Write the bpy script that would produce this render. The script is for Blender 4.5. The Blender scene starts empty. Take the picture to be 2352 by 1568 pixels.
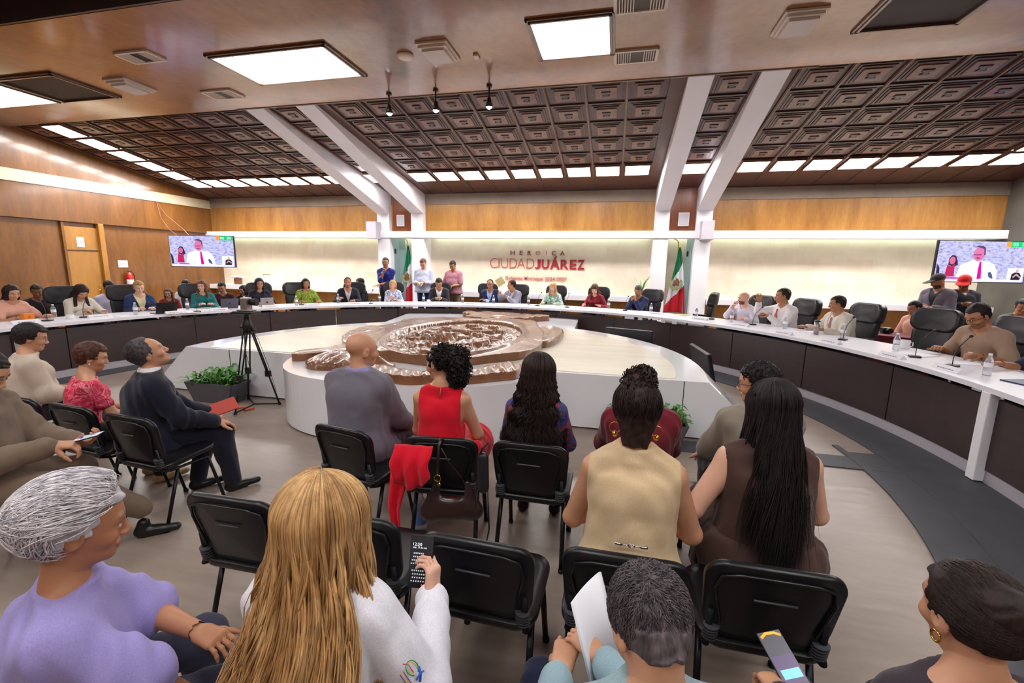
import bpy, bmesh, math, random
import numpy as np
from mathutils import Vector, Matrix
random.seed(7); rng = np.random.RandomState(11)
SC = bpy.context.scene; COL = SC.collection
PI = math.pi
def R(d): return math.radians(d)

# ---------------------------------------------------------------- camera
cam_d = bpy.data.cameras.new('camera'); cam = bpy.data.objects.new('camera', cam_d); COL.objects.link(cam)
SC.camera = cam
YAW, PITCH, ROLL, CH = .226, .1694, .0163, 1.8497
def set_camera():
    F = Vector((-math.sin(YAW)*math.cos(PITCH), math.cos(YAW)*math.cos(PITCH), -math.sin(PITCH)))
    Rt = Vector((math.cos(YAW), math.sin(YAW), 0)); U = Rt.cross(F)
    c, s = math.cos(ROLL), math.sin(ROLL)
    R2 = Rt*c+U*s; U2 = U*c-Rt*s
    m = Matrix((R2, U2, -F)).transposed().to_4x4(); m.translation = (0, 0, CH)
    cam.matrix_world = m
set_camera()
cam_d.sensor_width = 36.0; cam_d.lens = 1012.3093/2352*36; cam_d.clip_start = .05; cam_d.clip_end = 100

# ---------------------------------------------------------------- world, exposure
w = bpy.data.worlds.new('world'); SC.world = w; w.use_nodes = True
w.node_tree.nodes['Background'].inputs[0].default_value = (.9, .92, 1, 1)
w.node_tree.nodes['Background'].inputs[1].default_value = .15
SC.view_settings.view_transform = 'Standard'; SC.view_settings.look = 'None'
SC.view_settings.exposure = .28; SC.view_settings.gamma = 1; SC.view_settings.use_curve_mapping = False
LROW, LSLAB, LSTONE, LSPOT = 34.0, 12.0, 9.0, 30.0

# ---------------------------------------------------------------- materials
def srgb(r, g, b):
    f = lambda c: (c/255/12.92) if c/255 <= .04045 else ((c/255+.055)/1.055)**2.4
    return (f(r), f(g), f(b), 1)
MATS = {}
def nt(name):
    m = bpy.data.materials.new(name); m.use_nodes = True; n = m.node_tree
    return m, n, n.nodes['Principled BSDF']
def mix(n, fac, a, b, mode='MIX'):
    x = n.nodes.new('ShaderNodeMix'); x.data_type = 'RGBA'; x.blend_type = mode
    if hasattr(fac, 'links') or not isinstance(fac, (int, float)): n.links.new(fac, x.inputs[0])
    else: x.inputs[0].default_value = fac
    for s, v in ((6, a), (7, b)):
        if isinstance(v, tuple): x.inputs[s].default_value = v
        else: n.links.new(v, x.inputs[s])
    return x.outputs[2]
def noise(n, scale, detail=3, rough=.5, vec=None, stretch=None, dist=0):
    t = n.nodes.new('ShaderNodeTexNoise'); t.inputs['Scale'].default_value = scale
    t.inputs['Detail'].default_value = detail; t.inputs['Roughness'].default_value = rough; t.inputs['Distortion'].default_value = dist
    tc = n.nodes.new('ShaderNodeTexCoord'); src = tc.outputs['Object'] if vec is None else vec
    if stretch:
        mp = n.nodes.new('ShaderNodeMapping'); mp.inputs['Scale'].default_value = stretch
        n.links.new(src, mp.inputs[0]); src = mp.outputs[0]
    n.links.new(src, t.inputs['Vector']); return t.outputs['Fac']
def ramp(n, fac, stops):
    r = n.nodes.new('ShaderNodeValToRGB'); e = r.color_ramp.elements
    while len(e) < len(stops): e.new(.5)
    for i, (p, c) in enumerate(stops): e[i].position = p; e[i].color = c
    n.links.new(fac, r.inputs[0]); return r.outputs[0]
def bump(n, h, b, strength=.3, dist=.01):
    x = n.nodes.new('ShaderNodeBump'); x.inputs['Strength'].default_value = strength; x.inputs['Distance'].default_value = dist
    n.links.new(h, x.inputs['Height']); n.links.new(x.outputs[0], b.inputs['Normal'])
def plain(name, c, rough=.5, metal=0, var=0, vs=8, spec=.5, coat=0, bmp=0, bs=200):
    if name in MATS: return MATS[name]
    m, n, b = nt(name); b.inputs['Roughness'].default_value = rough; b.inputs['Metallic'].default_value = metal
    b.inputs['Specular IOR Level'].default_value = spec; b.inputs['Coat Weight'].default_value = coat
    if var:
        f = noise(n, vs, 4); d = tuple(max(0, x*(1-var)) for x in c[:3])+(1,); l = tuple(min(1, x*(1+var)) for x in c[:3])+(1,)
        n.links.new(ramp(n, f, [(.3, d), (.7, l)]), b.inputs['Base Color'])
    else: b.inputs['Base Color'].default_value = c
    if bmp: bump(n, noise(n, bs, 3), b, bmp, .002)
    MATS[name] = m; return m
def fabric(name, c, bmp=.25, sheen=.15, fold=.35):
    if name in MATS: return MATS[name]
    m, n, b = nt(name); b.inputs['Roughness'].default_value = .85; b.inputs['Specular IOR Level'].default_value = .25
    b.inputs['Sheen Weight'].default_value = sheen
    f = noise(n, 260, 2); d = tuple(x*.86 for x in c[:3])+(1,)
    n.links.new(ramp(n, f, [(.35, d), (.65, c)]), b.inputs['Base Color'])
    big = noise(n, 6, 2, .4, dist=.7, stretch=(1, 1, .7)); bump(n, big, b, fold, .04)
    MATS[name] = m; return m
def emis(name, c, s):
    if name in MATS: return MATS[name]
    m, n, b = nt(name); b.inputs['Base Color'].default_value = (0, 0, 0, 1) if s > 3 else tuple(x*.3 for x in c[:3])+(1,)
    b.inputs['Emission Color'].default_value = c; b.inputs['Emission Strength'].default_value = s
    b.inputs['Roughness'].default_value = .3
    MATS[name] = m; return m
def wood(name, c1, c2, rough=.3, stretch=(1.2, 1.2, .25), coat=.4, scale=2.2, panel=None, rvar=0):
    m, n, b = nt(name); b.inputs['Roughness'].default_value = rough; b.inputs['Coat Weight'].default_value = coat; b.inputs['Coat Roughness'].default_value = .12
    f1 = noise(n, scale, 5, .6, stretch=stretch, dist=.6); f2 = noise(n, scale*9, 4, .6, stretch=stretch)
    base = ramp(n, f1, [(.3, c1), (.7, c2)])
    base = mix(n, .22, base, ramp(n, f2, [(.3, tuple(x*.5 for x in c1[:3])+(1,)), (.7, c2)]))
    if panel:
        tc = n.nodes.new('ShaderNodeTexCoord'); mp = n.nodes.new('ShaderNodeMapping'); mp.inputs['Rotation'].default_value = panel[3] if len(panel) > 3 else (R(90), 0, 0)
        n.links.new(tc.outputs['Object'], mp.inputs[0])
        br = n.nodes.new('ShaderNodeTexBrick'); br.offset = 0; br.inputs['Scale'].default_value = 1; br.inputs['Brick Width'].default_value = panel[0]; br.inputs['Row Height'].default_value = panel[1]
        br.inputs['Mortar Size'].default_value = .002; br.inputs['Color1'].default_value = (1, 1, 1, 1); br.inputs['Color2'].default_value = (panel[2],)*3+(1,); br.inputs['Mortar'].default_value = (.6, .6, .6, 1)
        n.links.new(mp.outputs[0], br.inputs['Vector']); base = mix(n, 1.0, base, br.outputs['Color'], 'MULTIPLY')
    n.links.new(base, b.inputs['Base Color'])
    bump(n, noise(n, 3, 3, .5, stretch=(1, 1, .6)), b, .25, .03)
    MATS[name] = m; return m

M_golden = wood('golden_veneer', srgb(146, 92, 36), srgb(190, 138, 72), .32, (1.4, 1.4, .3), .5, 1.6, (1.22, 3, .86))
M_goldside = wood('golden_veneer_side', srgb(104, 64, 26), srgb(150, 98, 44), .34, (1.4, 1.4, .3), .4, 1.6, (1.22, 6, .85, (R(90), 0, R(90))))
M_red = wood('red_veneer', srgb(112, 56, 30), srgb(140, 78, 44), .3, (1.4, 1.4, .3), .4, 1.6)
M_soffit = wood('soffit_plywood', srgb(100, 54, 16), srgb(164, 102, 46), .3, (.8, .5, 1), .8, 1.3, (2.44, 1.22, .82, (0, 0, 0)))
M_coffer = wood('coffer_wood', srgb(62, 32, 24), srgb(92, 54, 42), .42, (1.5, 1.5, 1.5), .08, 2)
M_coffdark = wood('coffer_dark', srgb(40, 24, 24), srgb(58, 38, 36), .35, (1.5, 1.5, 1.5), .2, 2)
M_coffcap = wood('coffer_cap', srgb(98, 64, 52), srgb(136, 98, 84), .34, (1.5, 1.5, 1.5), .15, 2)
M_espresso = wood('espresso_laminate', srgb(46, 32, 32), srgb(64, 46, 44), .4, (.3, .3, 1.8), .1, 3)
M_white = plain('white_paint', srgb(240, 238, 243), .45, var=.02, vs=2)
M_lacquer = plain('white_lacquer', srgb(238, 238, 243), .16, coat=.6, var=.015, vs=1)
M_tabletop = plain('white_laminate', srgb(238, 236, 245), .3, coat=.08, var=.015, vs=2)
M_grey = plain('grey_concrete', srgb(92, 88, 82), .7, var=.18, vs=2)
M_strip = plain('grey_strip', srgb(140, 124, 110), .6, var=.12, vs=2)
M_cream_strip = plain('cream_strip', srgb(205, 190, 160), .6, var=.1, vs=3)
M_black = plain('black_plastic', srgb(19, 17, 21), .36, var=.15, vs=30)
M_leather = plain('black_leather', srgb(38, 36, 42), .38, var=.12, vs=14, bmp=.12, bs=180)
M_metal = plain('dark_metal', srgb(34, 34, 40), .35, .6)
M_chrome = plain('chrome', srgb(200, 200, 205), .15, 1)
M_steel = plain('brushed_steel', srgb(168, 160, 156), .35, .8)
M_rubber = plain('grey_rubber', srgb(70, 70, 76), .6, var=.1, vs=5)
M_paper = plain('paper', srgb(240, 238, 245), .8)
M_screen_dark = plain('dark_glass', srgb(12, 12, 18), .08, coat=.5)
M_gold = plain('gold', srgb(214, 172, 74), .18, 1)
M_kraft = plain('manila', srgb(226, 208, 150), .8)

def m_stone():
    m, n, b = nt('cream_stone'); b.inputs['Roughness'].default_value = .45
    tc = n.nodes.new('ShaderNodeTexCoord'); mp = n.nodes.new('ShaderNodeMapping'); mp.inputs['Rotation'].default_value = (R(90), 0, 0)
    n.links.new(tc.outputs['Object'], mp.inputs[0])
    br = n.nodes.new('ShaderNodeTexBrick'); br.offset = .5; br.inputs['Scale'].default_value = 1
    br.inputs['Brick Width'].default_value = .62; br.inputs['Row Height'].default_value = .31; br.inputs['Mortar Size'].default_value = .0012
    br.inputs['Color1'].default_value = srgb(240, 228, 208); br.inputs['Color2'].default_value = srgb(226, 210, 186); br.inputs['Mortar'].default_value = srgb(200, 182, 156)
    n.links.new(mp.outputs[0], br.inputs['Vector'])
    f = noise(n, 2.5, 6, .6); c = mix(n, .4, br.outputs['Color'], ramp(n, f, [(.3, srgb(218, 200, 174)), (.7, srgb(246, 236, 218))]))
    n.links.new(c, b.inputs['Base Color']); return m
M_stone = m_stone()
def m_floor():
    m, n, b = nt('floor_vinyl'); b.inputs['Roughness'].default_value = .38
    f = noise(n, 1.3, 6, .65, stretch=(.5, 1.6, 1), dist=.8); f2 = noise(n, 9, 5, .6, stretch=(.25, 1.4, 1))
    c = ramp(n, f, [(.3, srgb(138, 121, 110)), (.7, srgb(162, 145, 133))])
    c = mix(n, .35, c, ramp(n, f2, [(.3, srgb(120, 104, 95)), (.7, srgb(170, 153, 141))]))
    n.links.new(c, b.inputs['Base Color'])
    n.links.new(ramp(n, f2, [(.2, (.28,)*3+(1,)), (.8, (.5,)*3+(1,))]), b.inputs['Roughness']); return m
M_floor = m_floor()
def m_travertine():
    m, n, b = nt('travertine_top'); b.inputs['Roughness'].default_value = .3; b.inputs['Coat Weight'].default_value = .3
    f = noise(n, 2, 6, .6, stretch=(.4, 3, 1)); n.links.new(ramp(n, f, [(.3, srgb(222, 212, 192)), (.7, srgb(240, 234, 218))]), b.inputs['Base Color']); return m
M_trav = m_travertine()
def m_relief():
    m, n, b = nt('varnished_carving'); b.inputs['Roughness'].default_value = .28; b.inputs['Coat Weight'].default_value = .5; b.inputs['Coat Roughness'].default_value = .12
    f = noise(n, 3, 5, .6); n.links.new(ramp(n, f, [(.3, srgb(104, 62, 36)), (.7, srgb(146, 98, 64))]), b.inputs['Base Color'])
    bump(n, noise(n, 24, 4), b, .5, .02); return m
M_relief = m_relief()

# ---------------------------------------------------------------- mesh helpers
def obj(name, me, mats, parent=None, smooth=False):
    if isinstance(me, bmesh.types.BMesh):
        bm = me; me = bpy.data.meshes.new(name); bmesh.ops.recalc_face_normals(bm, faces=bm.faces); bm.to_mesh(me); bm.free()
    if not isinstance(mats, (list, tuple)): mats = [mats]
    for m in mats: me.materials.append(m)
    if smooth: me.polygons.foreach_set('use_smooth', [True]*len(me.polygons))
    o = bpy.data.objects.new(name, me); COL.objects.link(o)
    if parent: o.parent = parent
    return o
def tag(o, label, cat, group=None, kind=None):
    o['label'] = label; o['category'] = cat
    if group: o['group'] = group
    if kind: o['kind'] = kind
    return o
def thing(name, label, cat, loc=(0, 0, 0), rz=0, group=None):
    o = bpy.data.objects.new(name, None); COL.objects.link(o); o.location = loc; o.rotation_euler = (0, 0, rz)
    o.empty_display_size = .1
    return tag(o, label, cat, group)
def struct(name, bm, m, label=None, parent=None, smooth=False):
    o = obj(name, bm, m, parent, smooth); o['kind'] = 'structure'
    if label: o['label'] = label
    return o
def dup(root, loc, rz, label, group=None, scale=None):
    r = root.copy(); COL.objects.link(r); r.location = loc; r.rotation_euler = (0, 0, rz); r['label'] = label
    if group: r['group'] = group
    if scale: r.scale = scale
    def kids(a, b):
        for ch in list(a.children):
            c = ch.copy(); COL.objects.link(c); c.parent = b; kids(ch, c)
    kids(root, r); return r
def BM(): return bmesh.new()
def box(bm, x0, x1, y0, y1, z0, z1, bev=0, seg=2, M=None, mi=0):
    v = [bm.verts.new(p) for p in ((x0, y0, z0), (x1, y0, z0), (x1, y1, z0), (x0, y1, z0), (x0, y0, z1), (x1, y0, z1), (x1, y1, z1), (x0, y1, z1))]
    fs = [bm.faces.new([v[i] for i in q]) for q in ((0, 3, 2, 1), (4, 5, 6, 7), (0, 1, 5, 4), (1, 2, 6, 5), (2, 3, 7, 6), (3, 0, 4, 7))]
    for f in fs: f.material_index = mi
    vv = v
    if bev:
        es = list({e for f in fs for e in f.edges})
        r = bmesh.ops.bevel(bm, geom=es, offset=bev, segments=seg, affect='EDGES', profile=.5, clamp_overlap=True)
        vv = list({x for x in r['verts']} | {x for x in v if x.is_valid})
        for f in r['faces']: f.material_index = mi
    if M is not None: bmesh.ops.transform(bm, matrix=M, verts=[x for x in vv if x.is_valid])
    return vv
def prism(bm, pts, z0, z1, mi=0, M=None, mtop=None):
    a = [bm.verts.new((p[0], p[1], z0)) for p in pts]; b = [bm.verts.new((p[0], p[1], z1)) for p in pts]
    n = len(pts); f = bm.faces.new(a[::-1]); f.material_index = mi; f = bm.faces.new(b); f.material_index = mi if mtop is None else mtop
    for i in range(n):
        f = bm.faces.new((a[i], a[(i+1) % n], b[(i+1) % n], b[i])); f.material_index = mi
    if M is not None: bmesh.ops.transform(bm, matrix=M, verts=a+b)
    return a+b
def tube(bm, pts, r, seg=8, cap=True, mi=0, flat=None):
    pts = [Vector(p) for p in pts]; n = len(pts); rr = r if isinstance(r, (list, tuple)) else [r]*n
    rings = []; up = Vector((0, 0, 1))
    d0 = (pts[1]-pts[0]).normalized()
    s = d0.cross(up if abs(d0.z) < .95 else Vector((0, 1, 0))).normalized()
    for i, p in enumerate(pts):
        d = (pts[min(i+1, n-1)]-pts[max(i-1, 0)]).normalized()
        s = (s-d*s.dot(d)).normalized(); t = d.cross(s)
        k = flat if flat else 1
        rings.append([bm.verts.new(p+(s*math.cos(2*PI*j/seg)+t*math.sin(2*PI*j/seg)*k)*rr[i]) for j in range(seg)])
    for i in range(n-1):
        for j in range(seg):
            f = bm.faces.new((rings[i][j], rings[i][(j+1) % seg], rings[i+1][(j+1) % seg], rings[i+1][j])); f.smooth = True; f.material_index = mi
    if cap:
        f = bm.faces.new(rings[0][::-1]); f.material_index = mi; f = bm.faces.new(rings[-1]); f.material_index = mi
def lathe(bm, prof, seg=20, c=(0, 0, 0), mi=0, M=None):
    vs = []; rings = []
    for r, z in prof:
        if r < 1e-5: ring = [bm.verts.new((c[0], c[1], c[2]+z))]
        else: ring = [bm.verts.new((c[0]+r*math.cos(2*PI*j/seg), c[1]+r*math.sin(2*PI*j/seg), c[2]+z)) for j in range(seg)]
        rings.append(ring); vs += ring
    for a, b in zip(rings, rings[1:]):
        for j in range(seg):
            q = [a[j % len(a)], a[(j+1) % len(a)], b[(j+1) % len(b)], b[j % len(b)]]; u = []
            for x in q:
                if x not in u: u.append(x)
            if len(u) > 2:
                try: f = bm.faces.new(u); f.smooth = True; f.material_index = mi
                except ValueError: pass
    if M is not None: bmesh.ops.transform(bm, matrix=M, verts=vs)
def ball(bm, c, r, seg=12, mi=0, sc=(1, 1, 1)):
    prof = [(r*math.sin(PI*i/seg), -r*math.cos(PI*i/seg)) for i in range(seg+1)]; prof[0] = (0, -r); prof[-1] = (0, r)
    lathe(bm, prof, seg+4, (0, 0, 0), mi, Matrix.Translation(c) @ Matrix.Diagonal((*sc, 1)))
def arc_pts(cx, cy, r, a0, a1, n): return [(cx+r*math.cos(R(a0+(a1-a0)*i/n)), cy+r*math.sin(R(a0+(a1-a0)*i/n))) for i in range(n+1)]
def ring(bm, cx, cy, r0, r1, a0, a1, z0, z1, n=64, mi=0):
    A = arc_pts(cx, cy, r0, a0, a1, n); B = arc_pts(cx, cy, r1, a0, a1, n)
    L = [[bm.verts.new((*p, z)) for p in q] for q, z in ((A, z0), (B, z0), (B, z1), (A, z1))]
    for k in range(4):
        P, Q = L[k], L[(k+1) % 4]
        for i in range(n): f = bm.faces.new((P[i], P[i+1], Q[i+1], Q[i])); f.material_index = mi
    for i in (0, n): f = bm.faces.new([l[i] for l in L]); f.material_index = mi
def quad_bm(pts, mi=0):
    bm = BM(); bm.faces.new([bm.verts.new(p) for p in pts]); return bm
# ================================================================ ROOM
XL, XR, YB, YF = -14.6, 9.26, 13.69, -4.5
XC = -2.537
def ceil_z(y): return 4.062+.18*(13.69-y)
SLAB_Z, SLAB_Y0, SLAB_Y1 = 4.98, 4.92, 8.32
bm = BM(); box(bm, XL-.3, XR+.3, YF-.3, 14.6, -.2, 0); struct('floor', bm, M_floor, 'worn beige vinyl floor of the council room')
# back wall: upper wood, stone below, low wood
bm = BM(); box(bm, XL, XR, 13.69, 14.5, 2.905, 3.76); struct('wall_back_upper', bm, M_golden, 'golden wood veneer band high on the back wall')
bm = BM(); box(bm, XL, XR, 13.66, 14.5, 3.75, 4.3); struct('trim_1', bm, M_strip, 'grey beige strip between veneer and coffered ceiling')
bm = BM(); box(bm, XL, XR, 14.13, 14.5, 0, 2.91); struct('wall_back', bm, M_stone, 'cream stone tile wall behind the council table')
for i, (a, b) in enumerate(((XL, -7.7), (-6.08, 1.0), (2.55, XR))):
    bm = BM(); box(bm, a, b, 13.72, 14.13, 0, .86); struct('wall_back_lower_%d' % (i+1), bm, M_golden, 'golden wood veneer dado under the white ledge')
    bm = BM(); box(bm, a, b, 13.45, 14.13, .86, 1.02, .008); struct('trim_%d' % (2+i), bm, M_white, 'white ledge along the back wall')
bm = BM(); box(bm, XL, XR, 13.46, 13.9, 2.70, 2.905, .006); struct('trim_5', bm, M_white, 'white fascia band across the back wall')
# red brown panels between the pillar pairs
for i, (a, b) in enumerate(((-7.2, -6.5), (1.4, 2.1))):
    bm = BM(); box(bm, a, b, 13.64, 13.7, 2.905, 4.3); struct('wall_back_panel_%d' % (i+1), bm, M_red, 'red brown veneer panel between two white pillars')
# left wall
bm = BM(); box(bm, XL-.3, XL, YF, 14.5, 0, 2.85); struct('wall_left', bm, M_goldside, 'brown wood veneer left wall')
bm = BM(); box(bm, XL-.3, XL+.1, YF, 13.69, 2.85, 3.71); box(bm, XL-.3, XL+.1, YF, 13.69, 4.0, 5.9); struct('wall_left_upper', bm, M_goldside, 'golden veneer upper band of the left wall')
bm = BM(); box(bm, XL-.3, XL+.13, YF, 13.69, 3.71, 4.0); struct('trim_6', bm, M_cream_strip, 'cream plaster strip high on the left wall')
# right wall
bm = BM(); box(bm, XR, XR+.3, YF, 14.5, 0, 5.9); struct('wall_right', bm, M_grey, 'dim grey concrete right wall')
bm = BM(); box(bm, XL-.3, XR+.3, YF-.3, YF, 0, 5.9); struct('wall_front', bm, M_goldside, 'wood veneer wall behind the audience')
# soffit slab
bm = BM(); box(bm, XL, XR, SLAB_Y0, SLAB_Y1, SLAB_Z, 5.5)
holes = [(-1.32, -.18), (-6.36, -4.25), (-13.1, -11.08), (-11.0, -9.56), (2.86, 4.04), (4.3, 6.4)]
struct_slab = struct('ceiling_soffit', bm, M_soffit, 'glossy brown plywood soffit across the room')
bm = BM(); box(bm, -7.9, 2.9, SLAB_Y1-.005, SLAB_Y1+.03, SLAB_Z-.012, SLAB_Z+.06); struct('trim_7', bm, M_strip, 'thin edge trim of the plywood soffit')
bm = BM(); box(bm, XL, XR, YF, SLAB_Y0, 5.42, 5.6); box(bm, XL, XR, SLAB_Y0-.04, SLAB_Y0, 4.985, 5.5); struct('ceiling_rear', bm, M_coffdark, 'dark wood ceiling above the audience')

# coffered ceiling: one mesh, tiles in ceiling plane
def coffers():
    bm = BM(); slope = math.atan(.18)
    # local: u = x, v = along slope from back wall toward slab, w = down
    def P(u, v, wv):  # v measured horizontally
        return (u, 13.69-v, ceil_z(13.69-v)-wv*.55)
    def face(ps, mi=0):
        f = bm.faces.new([bm.verts.new(P(*p)) for p in ps]); f.material_index = mi
    def slab(u0, u1, v0, v1, w0, w1, mi):
        a = [bm.verts.new(P(u, v, w_)) for w_ in (w0, w1) for u, v in ((u0, v0), (u1, v0), (u1, v1), (u0, v1))]
        for q in ((4, 5, 6, 7), (0, 1, 5, 4), (1, 2, 6, 5), (2, 3, 7, 6), (3, 0, 4, 7)):
            f = bm.faces.new([a[i] for i in q]); f.material_index = mi
    face([(XL, -.3, -.0), (XR, -.3, -.0), (XR, 5.6, -.0), (XL, 5.6, -.0)], 0)
    PW, PD = .7316, .69
    bays = [(XC-.5*9*PW, 9), (1.40, 1), (-7.19, 1), (2.70, 9), (-7.775-9*PW, 9)]
    for x0, n in bays:
        pw = PW if n > 1 else .70
        for i in range(n):
            for j in range(-1, 6):
                u0 = x0+i*pw; v0 = 13.69-11.8+j*PD
                if j == -1: v0 = 1.23
                # ridge lines between tiles (triple profile)
                if j >= 0 or j == -1:
                    slab(u0-.03, u0+.03, v0, v0+PD, 0, .05, 0); slab(u0-.012, u0+.012, v0, v0+PD, 0, .07, 2)
                if i == n-1: slab(u0+pw-.03, u0+pw+.03, v0, v0+PD, 0, .05, 0)
                if j < 0 or (n == 9 and ((x0 > 2 and i == 7) or (x0 < -7.8 and i == 1))): continue
                slab(u0, u0+pw, v0-.02, v0+.02, 0, .045, 1)
                cu, cv = u0+pw/2, v0+PD/2
                slab(cu-.28, cu+.28, cv-.26, cv+.26, 0, .02, 1)
                slab(cu-.24, cu+.24, cv-.22, cv+.22, .02, .045, 0)
                slab(cu-.19, cu+.19, cv-.165, cv+.165, .045, .07, 2)
                slab(cu-.08, cu+.08, cv+.02, cv+.065, .07, .095, 1)
                slab(cu-.045, cu+.045, cv-.05, cv+.03, .07, .09, 1)
                slab(cu-.065, cu+.065, cv-.075, cv-.045, .07, .095, 1)
        # plain boards between lights and wall
        for i in range(n+1): slab(x0+i*pw-.012, x0+i*pw+.012, 0, 1.23, 0, .02, 1)
        slab(x0, x0+n*pw, .1, .13, 0, .02, 1)
    return bm
struct('ceiling', coffers(), [M_coffer, M_coffdark, M_coffcap], 'dark brown coffered wood ceiling sloping down to the back wall')

# white pillars with their sloping beams
def pillar(a, b, nm, label):
    y0 = 13.50
    prof = [(y0, 0), (y0, 3.46), (8.34, 4.975), (8.34, 5.2), (y0, 4.1), (14.15, 4.1), (14.15, 0)]
    bm = BM(); A = [bm.verts.new((a, y, z)) for y, z in prof]; B = [bm.verts.new((b, y, z)) for y, z in prof]
    bm.faces.new(A); bm.faces.new(B[::-1])
    for i in range(len(prof)): j = (i+1) % len(prof); bm.faces.new((A[i], B[i], B[j], A[j]))
    o = struct(nm, bm, M_white, label); return o
pillar(-7.70, -7.27, 'wall_pillar_1', 'outermost white pillar left of the niche with its sloping beam')
pillar(-6.50, -6.08, 'wall_pillar_2', 'white pillar right of the left flag with its sloping beam')
pillar(1.00, 1.40, 'wall_pillar_3', 'white pillar left of the right flag with its sloping beam')
pillar(2.11, 2.53, 'wall_pillar_4', 'white pillar right of the right flag with its sloping beam')

# door in the left wall
bm = BM(); box(bm, XL-.02, XL+.035, 9.16, 9.95, 0, 2.72, .004)
M_door = wood('door_wood', srgb(158, 106, 40), srgb(186, 134, 60), .4, (1, 1, .3), .3, 1.5)
door = struct('door_1', bm, M_door, 'ochre wooden door in the left wall')
bm = BM(); box(bm, XL, XL+.12, 9.95, 10.09, 0, 2.85, .01); struct('door_frame', bm, M_door, None, door)
bm = BM(); box(bm, XL, XL+.06, 9.1, 9.16, 0, 2.85); struct('door_frame', bm, M_goldside, None, door)
bm = BM(); box(bm, XL+.02, XL+.05, 9.18, 9.93, 2.08, 2.1); struct('door_groove', bm, M_coffdark, None, door)
bm = BM(); tube(bm, [(XL+.04, 9.84, .98), (XL+.11, 9.84, .98), (XL+.11, 9.74, .98)], .014); box(bm, XL+.03, XL+.045, 9.81, 9.87, .86, 1.1, .004); struct('door_handle', bm, M_gold, 'brass handle', door)

# glass doors in the two flag niches, stone behind continues
M_glass = plain('pale_glass', srgb(196, 224, 228), .05); g = M_glass.node_tree.nodes['Principled BSDF']; g.inputs['Transmission Weight'].default_value = .75; g.inputs['IOR'].default_value = 1.1
for i, (a, b) in enumerate(((-7.25, -6.88), (1.95, 2.1))):
    bm = BM(); box(bm, a, b, 13.78, 13.80, .02, 2.69); win = struct('window_%d' % (i+1), bm, M_glass, 'pale glass leaf beside the flag in the niche')
    bm = BM(); box(bm, a+.01, a+.06, 13.745, 13.78, 2.2, 2.35, .004); struct('window_latch', bm, M_black, None, win)

# floor cable ramp around the table + branch
TX, TY, TRI, TRO, TZ = -2.537, 4.731, 5.765, 6.72, .873
bm = BM(); ring(bm, TX, TY, 5.25, 5.86, -40, 62, .001, .012, 90); ring(bm, TX, TY, 4.92, 4.98, -40, 5, .001, .014, 60); ring(bm, TX, TY, 4.98, 5.25, -40, 3, .001, .009, 60)
struct('trim_8', bm, M_rubber, 'dark grey rubber runner along the foot of the right table side')
bm = BM(); ring(bm, TX, TY, 5.45, 5.86, 150, 220, .001, .012, 60); struct('trim_9', bm, M_rubber, 'dark grey rubber runner along the foot of the left table side')
bm = BM(); box(bm, .6, 2.72, 4.56, 4.86, .001, .011); struct('trim_10', bm, M_rubber, 'straight dark floor strip joining the rubber runner')

# raised stage ring for councillors
bm = BM(); ring(bm, TX, TY, 5.90, 8.6, -40, 220, 0, .13, 120)
struct('floor_stage', bm, M_rubber, 'low raised step under the council chairs')
# ================================================================ CEILING LIGHTS
M_lamp = emis('row_light', (1, .97, .95, 1), LROW); M_lamp2 = emis('soffit_light', (1, .98, .96, 1), LSLAB)
M_rim = plain('light_rim', srgb(214, 198, 184), .4); M_rimd = plain('light_rim_dark', srgb(120, 84, 66), .4)
sl = math.atan(.18)
def row_light(label, group):
    t = thing('ceiling_light', label, 'ceiling light', group=group)
    bm = BM(); box(bm, -.285, .285, -.29, .29, -.062, -.055); obj('diffuser', bm, M_lamp, t)
    bm = BM()
    for a in ((-.31, -.285, -.32, .32), (.285, .31, -.32, .32), (-.285, .285, -.32, -.29), (-.285, .285, .29, .32)): box(bm, *a, -.07, -.01)
    obj('frame', bm, M_rimd, t); return t
PW = .7316
spots = []
for k in range(9): spots.append((XC-.5*9*PW+(k+.5)*PW, 12.13, 'c', k))
spots += [(1.75, 12.13, 'n', 0), (-6.84, 12.13, 'n', 1)]
for k in range(8): spots.append((2.70+(k+.5)*PW, 12.13, 'r', k))
for k in range(8): spots.append((-7.775-(k+.5)*PW, 12.13, 'l', k))
for k in range(1, 7): spots.append((2.70+7.5*PW, 12.13-k*.69, 'rw', k))
for k in range(1, 6): spots.append((-7.775-7.5*PW, 12.13-k*.69, 'lw', k))
ordw = ['first', 'second', 'third', 'fourth', 'fifth', 'sixth', 'seventh', 'eighth', 'ninth', 'tenth']
L0 = row_light('', 'square lights in the coffered ceiling')
for i, (x, y, s, k) in enumerate(spots):
    lab = {'c': 'bright square ceiling light, %s from the left in the middle bay between the white beams' % ordw[k],
           'n': ['bright square ceiling light squeezed between the right pair of white beams', 'bright square ceiling light squeezed between the left pair of white beams'][k] if s == 'n' else '',
           'r': 'bright square ceiling light, %s to the right of the right pair of beams' % ordw[k],
           'l': 'bright square ceiling light, %s to the left of the left pair of beams' % ordw[k],
           'rw': 'bright square ceiling light of the row along the right wall, %s from the corner' % ordw[k-1],
           'lw': 'bright square ceiling light of the row along the left wall, %s from the corner' % ordw[k-1]}[s]
    o = L0 if i == 0 else dup(L0, (0, 0, 0), 0, lab)
    o['label'] = lab; o.location = (x, y, ceil_z(y)); o.rotation_euler = (-sl, 0, 0)

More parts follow.
